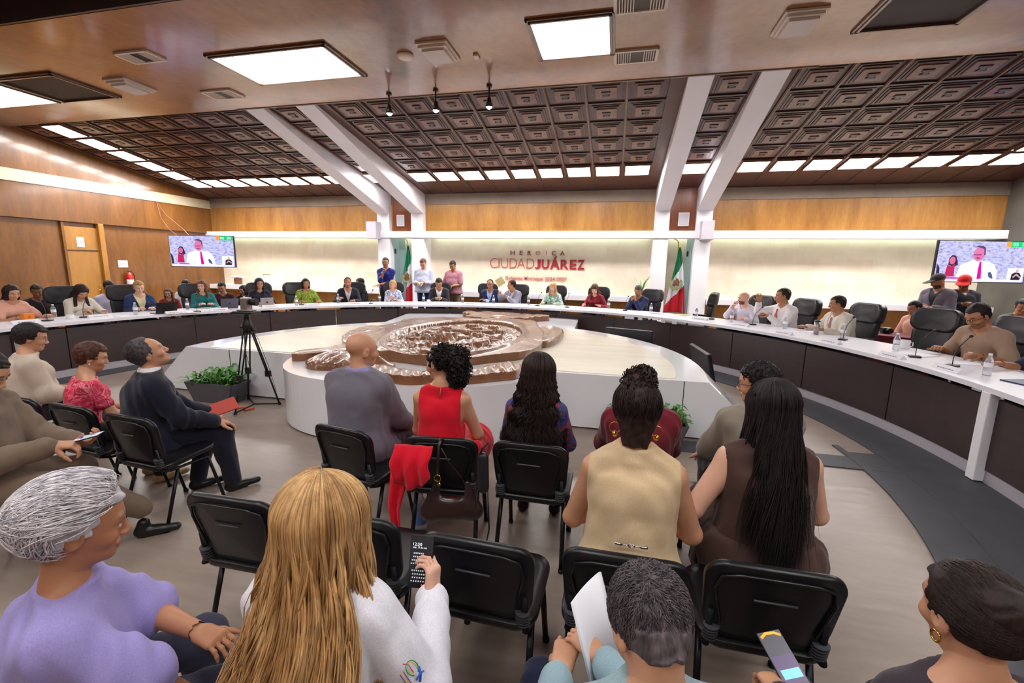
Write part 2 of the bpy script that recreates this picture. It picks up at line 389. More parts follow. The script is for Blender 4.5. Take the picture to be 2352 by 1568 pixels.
# lights recessed in the plywood soffit; framed wells with glowing diffuser
M_frame = wood('light_frame', srgb(78, 48, 36), srgb(112, 76, 58), .3, (1, 1, 1), .5, 3)
M_grille = plain('black_grille', srgb(26, 18, 20), .6, var=.3, vs=60)
def well(name, x0, x1, y0, y1, z, mat, label, cat, lit=True):
    t = thing(name, label, cat, ((x0+x1)/2, (y0+y1)/2, z)); hx, hy = (x1-x0)/2, (y1-y0)/2
    bm = BM(); fw = .075
    for k, (o_, dz) in enumerate(((0, .03), (fw*.5, .045))):
        a, b = hx-o_, hy-o_
        box(bm, -a, a, -b, -b+fw*.5, -dz, .0, .004); box(bm, -a, a, b-fw*.5, b, -dz, 0, .004)
        box(bm, -a, -a+fw*.5, -b, b, -dz, 0, .004); box(bm, a-fw*.5, a, -b, b, -dz, 0, .004)
    obj('frame', bm, M_frame, t)
    bm = BM(); box(bm, -hx+fw, hx-fw, -hy+fw, hy-fw, -.012, -.004); obj('diffuser' if lit else 'grille', bm, mat, t)
    return t
yy = (6.14, 7.3)
well('ceiling_light', -1.32, -.18, *yy, SLAB_Z, M_lamp2, 'single square glowing panel in the plywood soffit, right of centre', 'ceiling light')
well('ceiling_light', -6.36, -4.25, *yy, SLAB_Z, M_lamp2, 'wide glowing panel in the plywood soffit, left of centre', 'ceiling light')
well('ceiling_light', -13.1, -11.06, *yy, SLAB_Z, M_lamp2, 'glowing panel at the far left end of the plywood soffit', 'ceiling light')
well('ceiling_light', 4.75, 6.6, 6.1, 7.3, SLAB_Z, emis('dim_light', (.9, .85, .85, 1), 1.2), 'dim light panel at the far right of the soffit', 'ceiling light')
well('ceiling_grille', -11.02, -9.56, *yy, SLAB_Z, M_grille, 'dark square grille beside the leftmost soffit light', 'grille', False)
well('ceiling_grille', 2.86, 4.06, 6.1, 7.3, SLAB_Z, M_grille, 'large dark square grille on the right of the soffit', 'grille', False)
# room lights over the audience, behind the camera
for i, x in enumerate((-9.6, -5.3, -1.3, 2.4, 6.2)):
    well('ceiling_light', x-.9, x+.9, .4, 1.6, 5.42, M_lamp2, 'glowing ceiling panel above the rear audience, %s from the left' % ordw[i], 'ceiling light')
    well('ceiling_light', x-.9, x+.9, -3.0, -1.8, 5.42, M_lamp2, 'glowing ceiling panel above the entrance side, %s from the left' % ordw[i], 'ceiling light')
# cove tubes behind the fascia, lighting the stone
M_cove = emis('cove_tube', (.78, 1, .84, 1), LSTONE)
for i, (a, b) in enumerate(((-14.4, -7.8), (-7.2, -6.55), (-5.95, .9), (1.45, 2.05), (2.6, 9.1))):
    t = thing('cove_light', 'fluorescent tube hidden above the stone wall, %s from the left' % ordw[i], 'light', (0, 0, 0))
    bm = BM(); tube(bm, [(a, 13.98, 2.74), (b, 13.98, 2.74)], .015, 8); obj('tube', bm, M_cove, t)

# vents, ceiling speakers, detector
def vent(x0, x1, y0, y1, label, dark=None):
    t = thing('ceiling_vent', label, 'vent', ((x0+x1)/2, (y0+y1)/2, SLAB_Z)); hx, hy = (x1-x0)/2, (y1-y0)/2
    bm = BM(); box(bm, -hx, hx, -hy, hy, -.012, 0, .003); obj('backing', bm, M_grey if not dark else M_grille, t)
    bm = BM()
    for s in (-1, 1):
        box(bm, -hx, hx, s*hy-.02, s*hy+.02, -.03, 0, .003); box(bm, s*hx-.02, s*hx+.02, -hy, hy, -.03, 0, .003)
    obj('frame', bm, M_rim, t)
    n = 18
    bm = BM()
    for i in range(n):
        x = -hx+(i+.5)*2*hx/n
        if n*.36 < i < n*.62: continue
        box(bm, x-.006, x+.006, -hy+.02, hy-.02, -.028, -.008)
    obj('slats', bm, M_rim, t)
vent(-.18, .42, 7.24, 7.62, 'slatted air vent in the soffit right of the square light')
vent(-.18, .42, 5.86, 6.22, 'slatted air vent at the top edge of the view over the soffit')
vent(-7.7, -7.1, 5.84, 6.16, 'slatted air vent with dark middle left of the wide soffit light', 1)
vent(-7.75, -7.12, 7.36, 7.72, 'slatted air vent near the soffit edge, left of the wide light')
def cspk(x, y, label):
    t = thing('ceiling_speaker', label, 'speaker', (x, y, SLAB_Z))
    bm = BM(); box(bm, -.24, .24, -.30, .30, -.03, 0, .005); box(bm, -.21, .21, -.26, .26, -.065, -.03, .005); obj('frame', bm, M_rim, t)
    bm = BM(); box(bm, -.17, .17, -.215, .215, -.10, -.065, .005); obj('grille', bm, plain('speaker_cloth', srgb(212, 200, 196), .8), t)
cspk(-2.74, 6.72, 'stepped square ceiling speaker between the two soffit lights')
cspk(2.09, 6.86, 'stepped square ceiling speaker left of the large dark grille')
cspk(-8.75, 6.85, 'stepped square ceiling speaker near the left end of the soffit')
bm = BM(); lathe(bm, [(0, -.05), (.09, -.05), (.12, -.03), (.125, 0), (0, 0)], 24, (-3.29, 6.76, SLAB_Z)); tag(obj('smoke_detector', bm, M_rim, smooth=True), 'round cream smoke detector beside the ceiling speaker', 'smoke detector')
bm = BM(); box(bm, -2.27, -2.19, 6.92, 7.05, SLAB_Z-.03, SLAB_Z, .006); tag(obj('ceiling_sensor', bm, M_rim), 'tiny square sensor on the soffit right of the stepped speaker', 'sensor')
# three hanging spotlights at the soffit edge
M_spot = emis('spot_glow', (.85, .93, 1, 1), LSPOT)
for i, x in enumerate((-4.29, -3.36, -2.35)):
    t = thing('spotlight', '%s of the three black spotlights hanging at the soffit edge' % ['leftmost', 'middle one', 'rightmost'][i], 'spotlight', (x, 8.1, SLAB_Z), 0, 'spotlights at the soffit edge')
    bm = BM(); tube(bm, [(0, 0, 0), (0, 0, -.21)], .014); lathe(bm, [(.05, 0), (.05, -.03), (0, -.03)], 12); obj('stem', bm, M_black, t)
    bm = BM(); lathe(bm, [(0, 0), (.03, 0), (.04, -.07), (.075, -.16), (.068, -.16), (.03, -.07)], 16, (0, 0, -.2)); obj('shade', bm, M_black, t)
    bm = BM(); ball(bm, (0, 0, -.335), .055, 10); obj('bulb', bm, M_spot, t)

# ================================================================ WALL SPEAKERS
M_spkc = plain('speaker_grille', srgb(196, 190, 200), .7, var=.08, vs=80); M_spkw = plain('speaker_case', srgb(222, 216, 214), .5)
def wspk(x0, x1, z0, z1, y, dep, label, framed):
    t = thing('wall_speaker', label, 'speaker', ((x0+x1)/2, y, z0)); h = (x1-x0)/2
    bm = BM(); box(bm, -h, h, -dep, 0, 0, z1-z0, .008); obj('case', bm, M_spkw if framed else M_spkc, t)
    k = .025 if framed else .008
    bm = BM(); box(bm, -h+k, h-k, -dep-.008, -dep, k, z1-z0-k, .004); obj('grille', bm, M_spkc, t)
wspk(-7.94, -7.58, 2.65, 3.19, 13.5, .3, 'pale grey loudspeaker on the outer left white pillar', False)
wspk(2.22, 2.54, 2.645, 3.155, 13.5, .3, 'pale grey loudspeaker on the outer right white pillar', False)
wspk(-7.05, -6.79, 3.07, 3.43, 13.64, .06, 'framed wall speaker on the red panel between the left pillars', True)
wspk(1.64, 1.93, 3.04, 3.41, 13.64, .06, 'framed wall speaker on the red panel between the right pillars', True)

# ================================================================ SIGN LETTERING
M_let = plain('red_letter', srgb(160, 44, 52), .35); M_let2 = plain('maroon_letter', srgb(120, 48, 52), .4); M_let3 = plain('rose_letter', srgb(205, 128, 118), .5); M_let4 = plain('orange_letter', srgb(196, 92, 66), .4)
def text(name, s, x0, x1, z0, h, mat, off=0, y=14.12, ext=.012, spacing=1.0, parent=None):
    cu = bpy.data.curves.new(name, 'FONT'); cu.body = s; cu.extrude = ext; cu.offset = off; cu.space_character = spacing; cu.size = 1
    o = bpy.data.objects.new(name, cu); COL.objects.link(o); bpy.context.view_layer.update()
    dg = bpy.context.evaluated_depsgraph_get(); me = bpy.data.meshes.new_from_object(o.evaluated_get(dg)); bpy.data.objects.remove(o)
    co = np.empty(len(me.vertices)*3); me.vertices.foreach_get('co', co); co = co.reshape(-1, 3)
    a, b = co.min(0), co.max(0)
    nx = x0+(co[:, 0]-a[0])/(b[0]-a[0])*(x1-x0); nz = z0+(co[:, 1]-a[1])/(b[1]-a[1])*h
    out = np.stack([nx, y-co[:, 2]-ext, nz], 1); me.vertices.foreach_set('co', out.ravel()); me.update()
    o = obj(name, me, mat, parent); return o
sg = thing('wall_sign', 'red lettering HEROICA CIUDAD JUÁREZ on the cream stone wall', 'sign', (0, 0, 0))
for s, (a, b), mt, off in (('H', (-3.34, -3.20), M_let2, 0), ('E', (-3.04, -2.94), M_let2, 0), ('R', (-2.78, -2.66), M_let2, 0), ('O', (-2.52, -2.37), M_let3, -.01), ('I', (-2.185, -2.165), M_let3, 0), ('C', (-2.0, -1.87), M_let2, 0), ('A', (-1.74, -1.595), M_let2, 0)):
    text('letter', s, a, b, 2.205, .135, mt, off, parent=sg)
xs = [-4.02, -3.74, -3.655, -3.39, -3.12, -2.83, -2.56]
for s, a, b in (('C', -4.02, -3.77), ('I', -3.735, -3.71), ('U', -3.65, -3.42), ('D', -3.36, -3.13), ('A', -3.11, -2.86), ('D', -2.80, -2.56)): text('letter', s, a, b, 1.79, .305, M_let4, -.022, parent=sg)
for s, a, b, h in (('J', -2.53, -2.35, .30), ('U', -2.31, -2.07, .30), ('Á', -2.04, -1.74, .40), ('R', -1.71, -1.46, .30), ('E', -1.42, -1.21, .30), ('Z', -1.18, -.96, .30)): text('letter', s, a, b, 1.775, h, M_let, .03, parent=sg)
for s, a, b, h, z in (('Gobierno', -3.50, -2.93, .135, 1.40), ('Municipal', -2.87, -2.26, .165, 1.37), ('2024-2027', -2.20, -1.49, .125, 1.40)): text('subtitle', s, a, b, z, h, M_let3, .002, parent=sg)

# ================================================================ TVS
def tv(name, p0, p1, z0, z1, label, wallpt):
    p0, p1 = Vector((*p0, 0)), Vector((*p1, 0)); d = p1-p0; w_ = d.length; h = z1-z0
    t = thing(name, label, 'television', (p0.x, p0.y, z0), math.atan2(d.y, d.x))
    bm = BM(); box(bm, 0, w_, 0, .06, 0, h, .008); obj('case', bm, M_black, t)
    c_, s_ = math.cos(t.rotation_euler[2]), math.sin(t.rotation_euler[2]); dx, dy = wallpt[0]-p0.x, wallpt[1]-p0.y; wl = (dx*c_+dy*s_, -dx*s_+dy*c_, h*.5)
    bm = BM(); tube(bm, [(w_/2, .06, h/2), (w_/2, .16, h/2), wl], .035); box(bm, w_/2-.2, w_/2+.2, .05, .09, h*.3, h*.7); obj('mount', bm, M_metal, t)
    E = lambda n, c, s=1.0: emis(n, srgb(*c), s)
    m, n, b = nt('screen_background') if 'scr' not in MATS else (MATS['scr'], None, None)
    if n:
        MATS['scr'] = m; f = noise(n, 9, 5, .7, stretch=(1, 1, 2.2)); c = ramp(n, f, [(.33, srgb(120, 116, 170)), (.5, srgb(190, 190, 236)), (.7, srgb(218, 218, 252))])
        b.inputs['Base Color'].default_value = (.02, .02, .02, 1); n.links.new(c, b.inputs['Emission Color']); b.inputs['Emission Strength'].default_value = .95; b.inputs['Roughness'].default_value = .2
    bm = BM(); box(bm, .02, w_-.02, -.004, 0, .02, h-.02); scr = obj('screen', bm, m, t)
    def fig(nm, pts, mat, lay):
        bm = BM(); M = Matrix.Rotation(R(90), 4, 'X'); y = -.006-.002*lay
        prism(bm, [(px*w_, pz*h) for px, pz in pts], 0, .002, 0, Matrix.Translation((0, y+.002, 0)) @ M); return obj(nm, bm, mat, scr)
    el = lambda cx, cy, rx, ry, n=20: [(cx+rx*math.cos(2*PI*i/n), cy+ry*math.sin(2*PI*i/n)) for i in range(n)]
    S = lambda c: E('scr_%d_%d_%d' % c, c)
    fig('picture_shirt', [(.24, .06), (.27, .40), (.33, .47), (.41, .55), (.5, .52), (.58, .50), (.64, .44), (.68, .30), (.69, .08)], S((232, 232, 255)), 1)
    fig('picture_face', el(.455, .68, .062, .17), S((196, 104, 150)), 2)
    fig('picture_hair', [(.40, .84), (.43, .88), (.48, .88), (.515, .83), (.525, .66), (.51, .66), (.5, .80), (.44, .84)], S((74, 60, 96)), 3)
    fig('picture_brow', [(.40, .67), (.48, .68), (.48, .655), (.40, .65)], S((120, 50, 96)), 3)
    fig('picture_moustache', [(.42, .585), (.44, .605), (.475, .585), (.46, .57)], S((90, 34, 60)), 3)
    fig('picture_tie', [(.475, .50), (.495, .50), (.52, .10), (.475, .08), (.47, .3)], S((196, 0, 140)), 3)
    fig('picture_woman_hair', [(.14, .42), (.14, .58), (.17, .65), (.21, .63), (.235, .52), (.245, .42), (.2, .36)], S((44, 30, 70)), 1)
    fig('picture_woman_face', el(.178, .52, .032, .09), S((196, 96, 130)), 2)
    fig('picture_woman_dress', [(.115, .14), (.13, .42), (.17, .38), (.21, .44), (.22, .14)], S((170, 30, 80)), 2)
    fig('picture_nameplate', [(.14, .08), (.14, .125), (.29, .125), (.3, .08)], S((186, 70, 190)), 3)
    fig('picture_desk', [(.03, .02), (.03, .08), (.97, .09), (.97, .02)], S((226, 222, 255)), 1)
    fig('picture_microphone', [(.60, .14), (.585, .24), (.61, .27), (.635, .2), (.65, .1), (.64, .1)], S((70, 76, 120)), 3)
    fig('picture_chair', [(.02, .1), (.02, .44), (.05, .34), (.06, .1)], S((44, 34, 66)), 2)
    fig('picture_inset', [(.80, .06), (.80, .36), (.975, .36), (.975, .06)], S((214, 222, 250)), 2)
    fig('picture_signer', [(.845, .08), (.85, .22), (.885, .26), (.93, .25), (.955, .18), (.945, .08)], S((26, 24, 40)), 3)
    fig('picture_signer_face', el(.905, .295, .014, .04), S((206, 150, 160)), 3)
    fig('picture_signer_arms', [(.86, .15), (.90, .23), (.95, .15), (.94, .13), (.90, .19), (.87, .13)], S((206, 150, 150)), 4)
    fig('picture_clock_icon', [(.735, .855), (.735, .985), (.785, .985), (.785, .855)], S((236, 140, 60)), 2)
    fig('picture_clock', [(.785, .855), (.785, .985), (.99, .985), (.99, .855)], S((20, 178, 110)), 2)
    for s, a in (('05', .80), ('30', .90)):
        o = text('clock_digits', s, a*w_, (a+.06)*w_, .885*h, .07*h, S((220, 250, 236)), .01, -.011, .0005, parent=t)
    return t
tv('television', (-13.38, 11.06), (-11.42, 11.50), 1.665, 2.62, 'large television in the left corner showing a man at a microphone', (-14.62, 12.5))
tv('television', (7.08, 12.12), (9.12, 12.60), 1.645, 2.59, 'large television on the right wall showing a man at a microphone', (9.28, 13.0))
bm = BM()
tube(bm, [(-14.48, 11.72, 3.70), (-14.4, 11.75, 3.2), (-14.3, 11.9, 2.85), (-13.3, 11.3, 2.62)], .006, 6); tube(bm, [(-14.48, 11.72, 3.70), (-14.3, 11.85, 3.3), (-14.1, 12.2, 2.9), (-12.9, 11.35, 2.62)], .006, 6)
tag(obj('hanging_cable', bm, plain('cable', srgb(190, 120, 110), .6)), 'thin pink cables hanging from the cream strip to the left television', 'cable')

# ================================================================ FLAGS
M_green = fabric('flag_green', srgb(0, 122, 82), fold=.2); M_fwhite = fabric('flag_white', srgb(236, 236, 240), fold=.2); M_fred = fabric('flag_red', srgb(196, 26, 46), fold=.2)
M_emb = plain('emblem_brown', srgb(120, 78, 44), .7, var=.3, vs=60); M_emb2 = plain('emblem_olive', srgb(150, 156, 90), .7, var=.3, vs=60)
def flag(x, y, mirror, label):
    t = thing('flag', label, 'flag', (x, y, 0), 0, None)
    bm = BM(); tube(bm, [(0, 0, .05), (-.02*mirror, 0, 2.62)], .018); lathe(bm, [(0, 0), (.16, 0), (.14, .05), (.03, .08), (0, .08)], 20); tube(bm, [(-.02*mirror, 0, 2.58), (-.05*mirror, 0, 2.66), (-.14*mirror, 0, 2.70)], .012); obj('pole', bm, M_gold, t)
    bm = BM(); n, k = 40, 26
    # cloth hangs from the pole top, widening downwards with pleats
    V = []
    for i in range(n+1):
        s = i/n; z = 2.46-s*1.92; wid = (.05+.62*s**.9) ; row = []
        for j in range(k+1):
            u = j/k; xx = (-.33*s**1.1+u*wid*.92)*mirror; yy = -.05-.05*math.sin(u*14+.8)*min(1, s*2)-.02*math.cos(u*31)*s
            zz = z+.05*math.sin(u*3)*s
            row.append(bm.verts.new((xx, yy, zz)))
        V.append(row)
    for i in range(n):
        for j in range(k):
            f = bm.faces.new((V[i][j], V[i][j+1], V[i+1][j+1], V[i+1][j])); f.smooth = True
            s = (i+.5)/n; u = (j+.5)/k
            q = s-(.30*(1-u))+.05   # stripe boundaries slope
            f.material_index = 0 if q < .27+.0*u else (1 if q < .62 else 2)
    o = obj('cloth', bm, [M_green, M_fwhite, M_fred], t)
    sm = o.modifiers.new('s', 'SOLIDIFY'); sm.thickness = .006
    bm = BM()
    ex, ez = -.02*mirror, 1.43
    for i in range(16):
        a = PI*.85+i/15*PI*1.3; ball(bm, (ex+.15*math.cos(a), -.125, ez+.17*math.sin(a)), .026, 6, 1, (1, .3, 1.2))
    for (dx, dz, r_) in ((0, .02, .07), (.03, .08, .05), (.05, -.03, .05), (-.05, -.04, .045), (.02, .12, .03), (-.03, .05, .045), (.06, .04, .04)): ball(bm, (ex+dx, -.12, ez+dz), r_, 8, 0, (1, .3, 1))
    obj('emblem', bm, [M_emb, M_emb2], t); return t
flag(-6.80, 13.86, 1, 'draped green white and red flag with eagle emblem in the left niche')
flag(1.75, 13.86, 1, 'draped green white and red flag with eagle emblem in the right niche')

# ================================================================ LEFT WALL ITEMS
def paper(y0, y1, z0, z1, label):
    t = thing('paper_notice', label, 'notice', (XL+.003, (y0+y1)/2, z0)); h = (y1-y0)/2
    bm = BM(); box(bm, 0, .004, -h, h, 0, z1-z0); obj('sheet', bm, M_paper, t)
    bm = BM(); k = (z1-z0)
    for s in (-1, 1): box(bm, .004, .0055, s*h*.5-.004, s*h*.5+.004, k*.25, k*.75)
    for s in (.25, .75): box(bm, .004, .0055, -h*.5, h*.5, k*s-.004, k*s+.004)
    tube(bm, [(.005, -.02, k*.45), (.006, .02, k*.6)], .008); obj('printed_mark', bm, M_let3, t)
paper(9.42, 9.6, 2.18, 2.45, 'white paper notice taped on the ochre door'); 
for o in bpy.data.objects:
    if o.name == 'paper_notice': o.location.x = XL+.037
paper(10.43, 10.70, 1.62, 1.83, 'white paper notice above the fire extinguisher')
t = thing('fire_extinguisher', 'red fire extinguisher with white label on the left wall', 'fire extinguisher', (XL+.11, 10.63, 1.02))
M_redp = plain('red_enamel', srgb(206, 24, 40), .25, coat=.5)
bm = BM(); lathe(bm, [(0, 0), (.075, 0), (.085, .02), (.085, .36), (.06, .42), (.025, .44), (.025, .46), (0, .46)], 20); obj('cylinder', bm, M_redp, t, True)
bm = BM(); lathe(bm, [(.087, .1), (.087, .24)], 20); obj('label_band', bm, M_paper, t)
bm = BM(); tube(bm, [(0, -.05, .5), (0, .02, .47), (0, .1, .5)], .014); tube(bm, [(0, .03, .47), (.03, .1, .42), (.04, .12, .2)], .012); obj('valve', bm, M_black, t)

# ================================================================ LEDGE ITEMS
t = thing('printer', 'white boxy appliance with round dial on the back ledge', 'appliance', (-12.23, 13.72, 1.02))
bm = BM(); box(bm, -.42, .42, -.2, .22, 0, .34, .02); obj('case', bm, M_white, t)
bm = BM(); lathe(bm, [(.07, 0), (.07, .012), (.045, .012), (.045, 0)], 20, (0, 0, 0), 0, Matrix.Translation((-.2, -.2, .22)) @ Matrix.Rotation(R(90), 4, 'X')); obj('dial', bm, M_steel, t)
bm = BM(); tube(bm, [(-.25, 0, .34), (-.2, 0, .40), (.05, 0, .38)], .01); obj('handle', bm, M_black, t)
t = thing('dispenser', 'small dark dispenser with white lid on the back ledge', 'dispenser', (-13.58, 13.72, 1.02))
bm = BM(); lathe(bm, [(0, 0), (.13, 0), (.14, .2), (.1, .25), (0, .25)], 16); obj('body', bm, M_red, t)
bm = BM(); box(bm, -.19, .19, -.14, .14, .25, .31, .02); obj('lid', bm, M_white, t)
bm = BM(); box(bm, 2.93, 3.14, 13.6, 13.75, 1.02, 1.1, .01); tag(obj('tissue_box', bm, M_white), 'small white box on the ledge right of the right flag', 'box')
t = thing('spider_plant', 'sparse green plant with long blades on the ledge by the pillar', 'plant', (.78, 13.75, 1.02))
bm = BM(); lathe(bm, [(0, 0), (.07, 0), (.09, .14), (.08, .14), (0, .12)], 16); obj('pot', bm, M_white, t)
M_leaf = plain('leaf_green', srgb(86, 142, 62), .45, var=.3, vs=6); bm = BM()
for a, L, hh in ((-.9, .34, .55), (.9, .36, .68), (.5, .25, .5), (-.3, .2, .42), (1.4, .2, .35), (-1.4, .22, .3)):
    tube(bm, [(0, 0, .12), (math.sin(a)*L*.35, 0, .12+hh*.45), (math.sin(a)*L, -.03, .12+hh*.85)], [.014, .017, .002], 5, flat=.3)
obj('leaves', bm, M_leaf, t)
# ================================================================ COUNCIL TABLE (units one could lift away)
A0, A1 = -38, 218
bm = BM(); ring(bm, TX, TY, TRI, TRO, A0, A1, .826, TZ, 220)
t_top = thing('council_table', 'long white curved council table with dark front panels', 'table', (0, 0, 0))
obj('tabletop', bm, M_tabletop, t_top)
seams = [-38, -21, -8.5, -1.4, 11, 24.5, 38, 51, 64, 78, 91, 104.5, 117, 131, 144.5, 158, 176.5, 183, 200, 218]
for a, b in zip(seams, seams[1:]):
    if (a, b) in ((-8.5, -1.4),): pass
    bm = BM(); ring(bm, TX, TY, 5.83, 5.87, a+.08, b-.08, .13, .775, 16); obj('front_panel', bm, M_espresso, t_top)
bm = BM(); ring(bm, TX, TY, 5.84, 5.90, A0, A1, 0, .13, 160); obj('plinth', bm, M_steel if False else plain('plinth_laminate', srgb(176, 170, 178), .4), t_top)
for a in (-1.4, 182.2, 45, 135, -30, 210, 90):
    bm = BM(); c, s = math.cos(R(a)), math.sin(R(a)); M = Matrix.Translation((TX+5.80*c, TY+5.80*s, 0)) @ Matrix.Rotation(R(a), 4, 'Z')
    if a in (45, 135, 90): M = Matrix.Translation((TX+6.5*c, TY+6.5*s, .13)) @ Matrix.Rotation(R(a), 4, 'Z')
    z0 = .02 if a not in (45, 135, 90) else 0
    box(bm, -.04, .04, -.05, .05, z0, .826-(.13 if a in (45, 135, 90) else 0), .006, 2, M); obj('leg', bm, M_white, t_top)
# little cable flaps hanging under the top edge
for a in (60.2, 57.7, 52.5, 50):
    bm = BM(); c, s = math.cos(R(a)), math.sin(R(a)); M = Matrix.Translation((TX+5.79*c, TY+5.79*s, .79)) @ Matrix.Rotation(R(a), 4, 'Z')
    box(bm, -.01, .01, -.11 if a in (60.2,) else -.05, .11 if a == 60.2 else .05, -.02, .036, .002, 1, M); obj('bracket', bm, M_white, t_top)

# ================================================================ PLATFORM: two fan wings and the crest table
PZ = .655
def wing(sgn, label):
    cx, cy, rt, rb = -2.43, 5.62, 3.52, 4.18
    t = thing('display_platform', label, 'platform', (cx, 4.95, 0))
    def outline(r, n=40):
        a0 = math.asin((4.95-cy)/r); pts = []
        for i in range(n+1):
            a = a0+(PI/2-a0-.0)*i/n; pts.append((sgn*r*math.cos(a), cy+r*math.sin(a)-4.95))
        return pts
    top, bot = outline(rt), outline(rb)
    top = [(x, max(0, y)) for x, y in top]; bot = [(x, max(0, y)) for x, y in bot]
    bm = BM(); T = [bm.verts.new((*p, PZ-.005)) for p in top]+[bm.verts.new((sgn*.7, 2.0, PZ-.005)), bm.verts.new((sgn*.7, 0, PZ-.005))]
    B = [bm.verts.new((*p, .02)) for p in bot]+[bm.verts.new((sgn*.7, 2.0, .02)), bm.verts.new((sgn*.7, 0, .02))]
    bm.faces.new(T); bm.faces.new(B[::-1])
    for i in range(len(T)): j = (i+1) % len(T); f = bm.faces.new((T[i], T[j], B[j], B[i])); f.smooth = i < 40
    obj('body', bm, M_lacquer, t)
    ins = outline(rt-.33); ins = [(x, max(.06, y)) for x, y in ins]
    bm = BM(); prism(bm, ins+[(sgn*.8, 3.0), (sgn*.8, .06)], PZ-.005, PZ+.001); obj('inlay', bm, M_trav, t)
    bm = BM(); k = 3.22 if sgn > 0 else 2.72; box(bm, sgn*k-.004, sgn*k+.004, -.003, .01, .03, PZ-.01); obj('seam', bm, M_espresso, t)
    return t
wing(1, 'right white fan shaped platform wing with cream stone inlay'); wing(-1, 'left white fan shaped platform wing with cream stone inlay')
# crest table
def bez(p0, p1, p2, p3, n=18): 
    return [tuple(((1-t_)**3*a+3*(1-t_)**2*t_*b+3*(1-t_)*t_*t_*c+t_**3*d_) for a, b, c, d_ in zip(p0, p1, p2, p3)) for t_ in [i/n for i in range(n)]]
ct = thing('crest_platform', 'white lacquered platform with rounded front under the carved crest', 'platform', (0, 0, 0))
pts = [(-.80, 10.62), (-5.08, 10.66)]+bez((-4.06, 5.05), (-3.9, 4.2), (-3.4, 3.86), (-2.55, 3.86), 24)+bez((-2.55, 3.86), (-1.5, 3.86), (-.85, 4.1), (-.60, 5.05), 24)+[(-.60, 5.05)]
bm = BM(); prism(bm, pts, .02, PZ)
es = [e for e in bm.edges if all(abs(v.co.z-PZ) < 1e-4 for v in e.verts)]; bmesh.ops.bevel(bm, geom=es, offset=.012, segments=2, affect='EDGES')
obj('body', bm, M_lacquer, ct)
bm = BM(); prism(bm, [(x*.985-.035, y+.05 if y < 6 else y-.05) for x, y in pts], 0, .03); obj('plinth', bm, M_black, ct)

# ================================================================ CARVED CREST: heightfields, one mesh per carved part
def poly_sd(P, X, Y):
    n = len(P); d = np.full(X.shape, 1e9); ins = np.zeros(X.shape, bool)
    for i in range(n):
        x0, y0 = P[i]; x1, y1 = P[(i+1) % n]; ex, ey = x1-x0, y1-y0
        wx, wy = X-x0, Y-y0; t_ = np.clip((wx*ex+wy*ey)/(ex*ex+ey*ey+1e-12), 0, 1)
        d = np.minimum(d, np.hypot(wx-t_*ex, wy-t_*ey))
        c = ((y0 > Y) != (y1 > Y)) & (X < (x1-x0)*(Y-y0)/(y1-y0+1e-12)+x0); ins ^= c
    return np.where(ins, -d, d)
def smooth_poly(P, it=2):
    for _ in range(it):
        Q = []
        for i in range(len(P)):
            a, b = P[i], P[(i+1) % len(P)]; Q += [(a[0]*.75+b[0]*.25, a[1]*.75+b[1]*.25), (a[0]*.25+b[0]*.75, a[1]*.25+b[1]*.75)]
        P = Q
    return P
def vnoise(X, Y, s, seed=0):
    r = np.random.RandomState(seed); G = r.rand(64, 64); x, y = X*s, Y*s; xi, yi = np.floor(x).astype(int), np.floor(y).astype(int); fx, fy = x-xi, y-yi
    fx, fy = fx*fx*(3-2*fx), fy*fy*(3-2*fy); g = lambda a, b: G[a % 64, b % 64]
    return (g(xi, yi)*(1-fx)+g(xi+1, yi)*fx)*(1-fy)+(g(xi, yi+1)*(1-fx)+g(xi+1, yi+1)*fx)*fy-.5
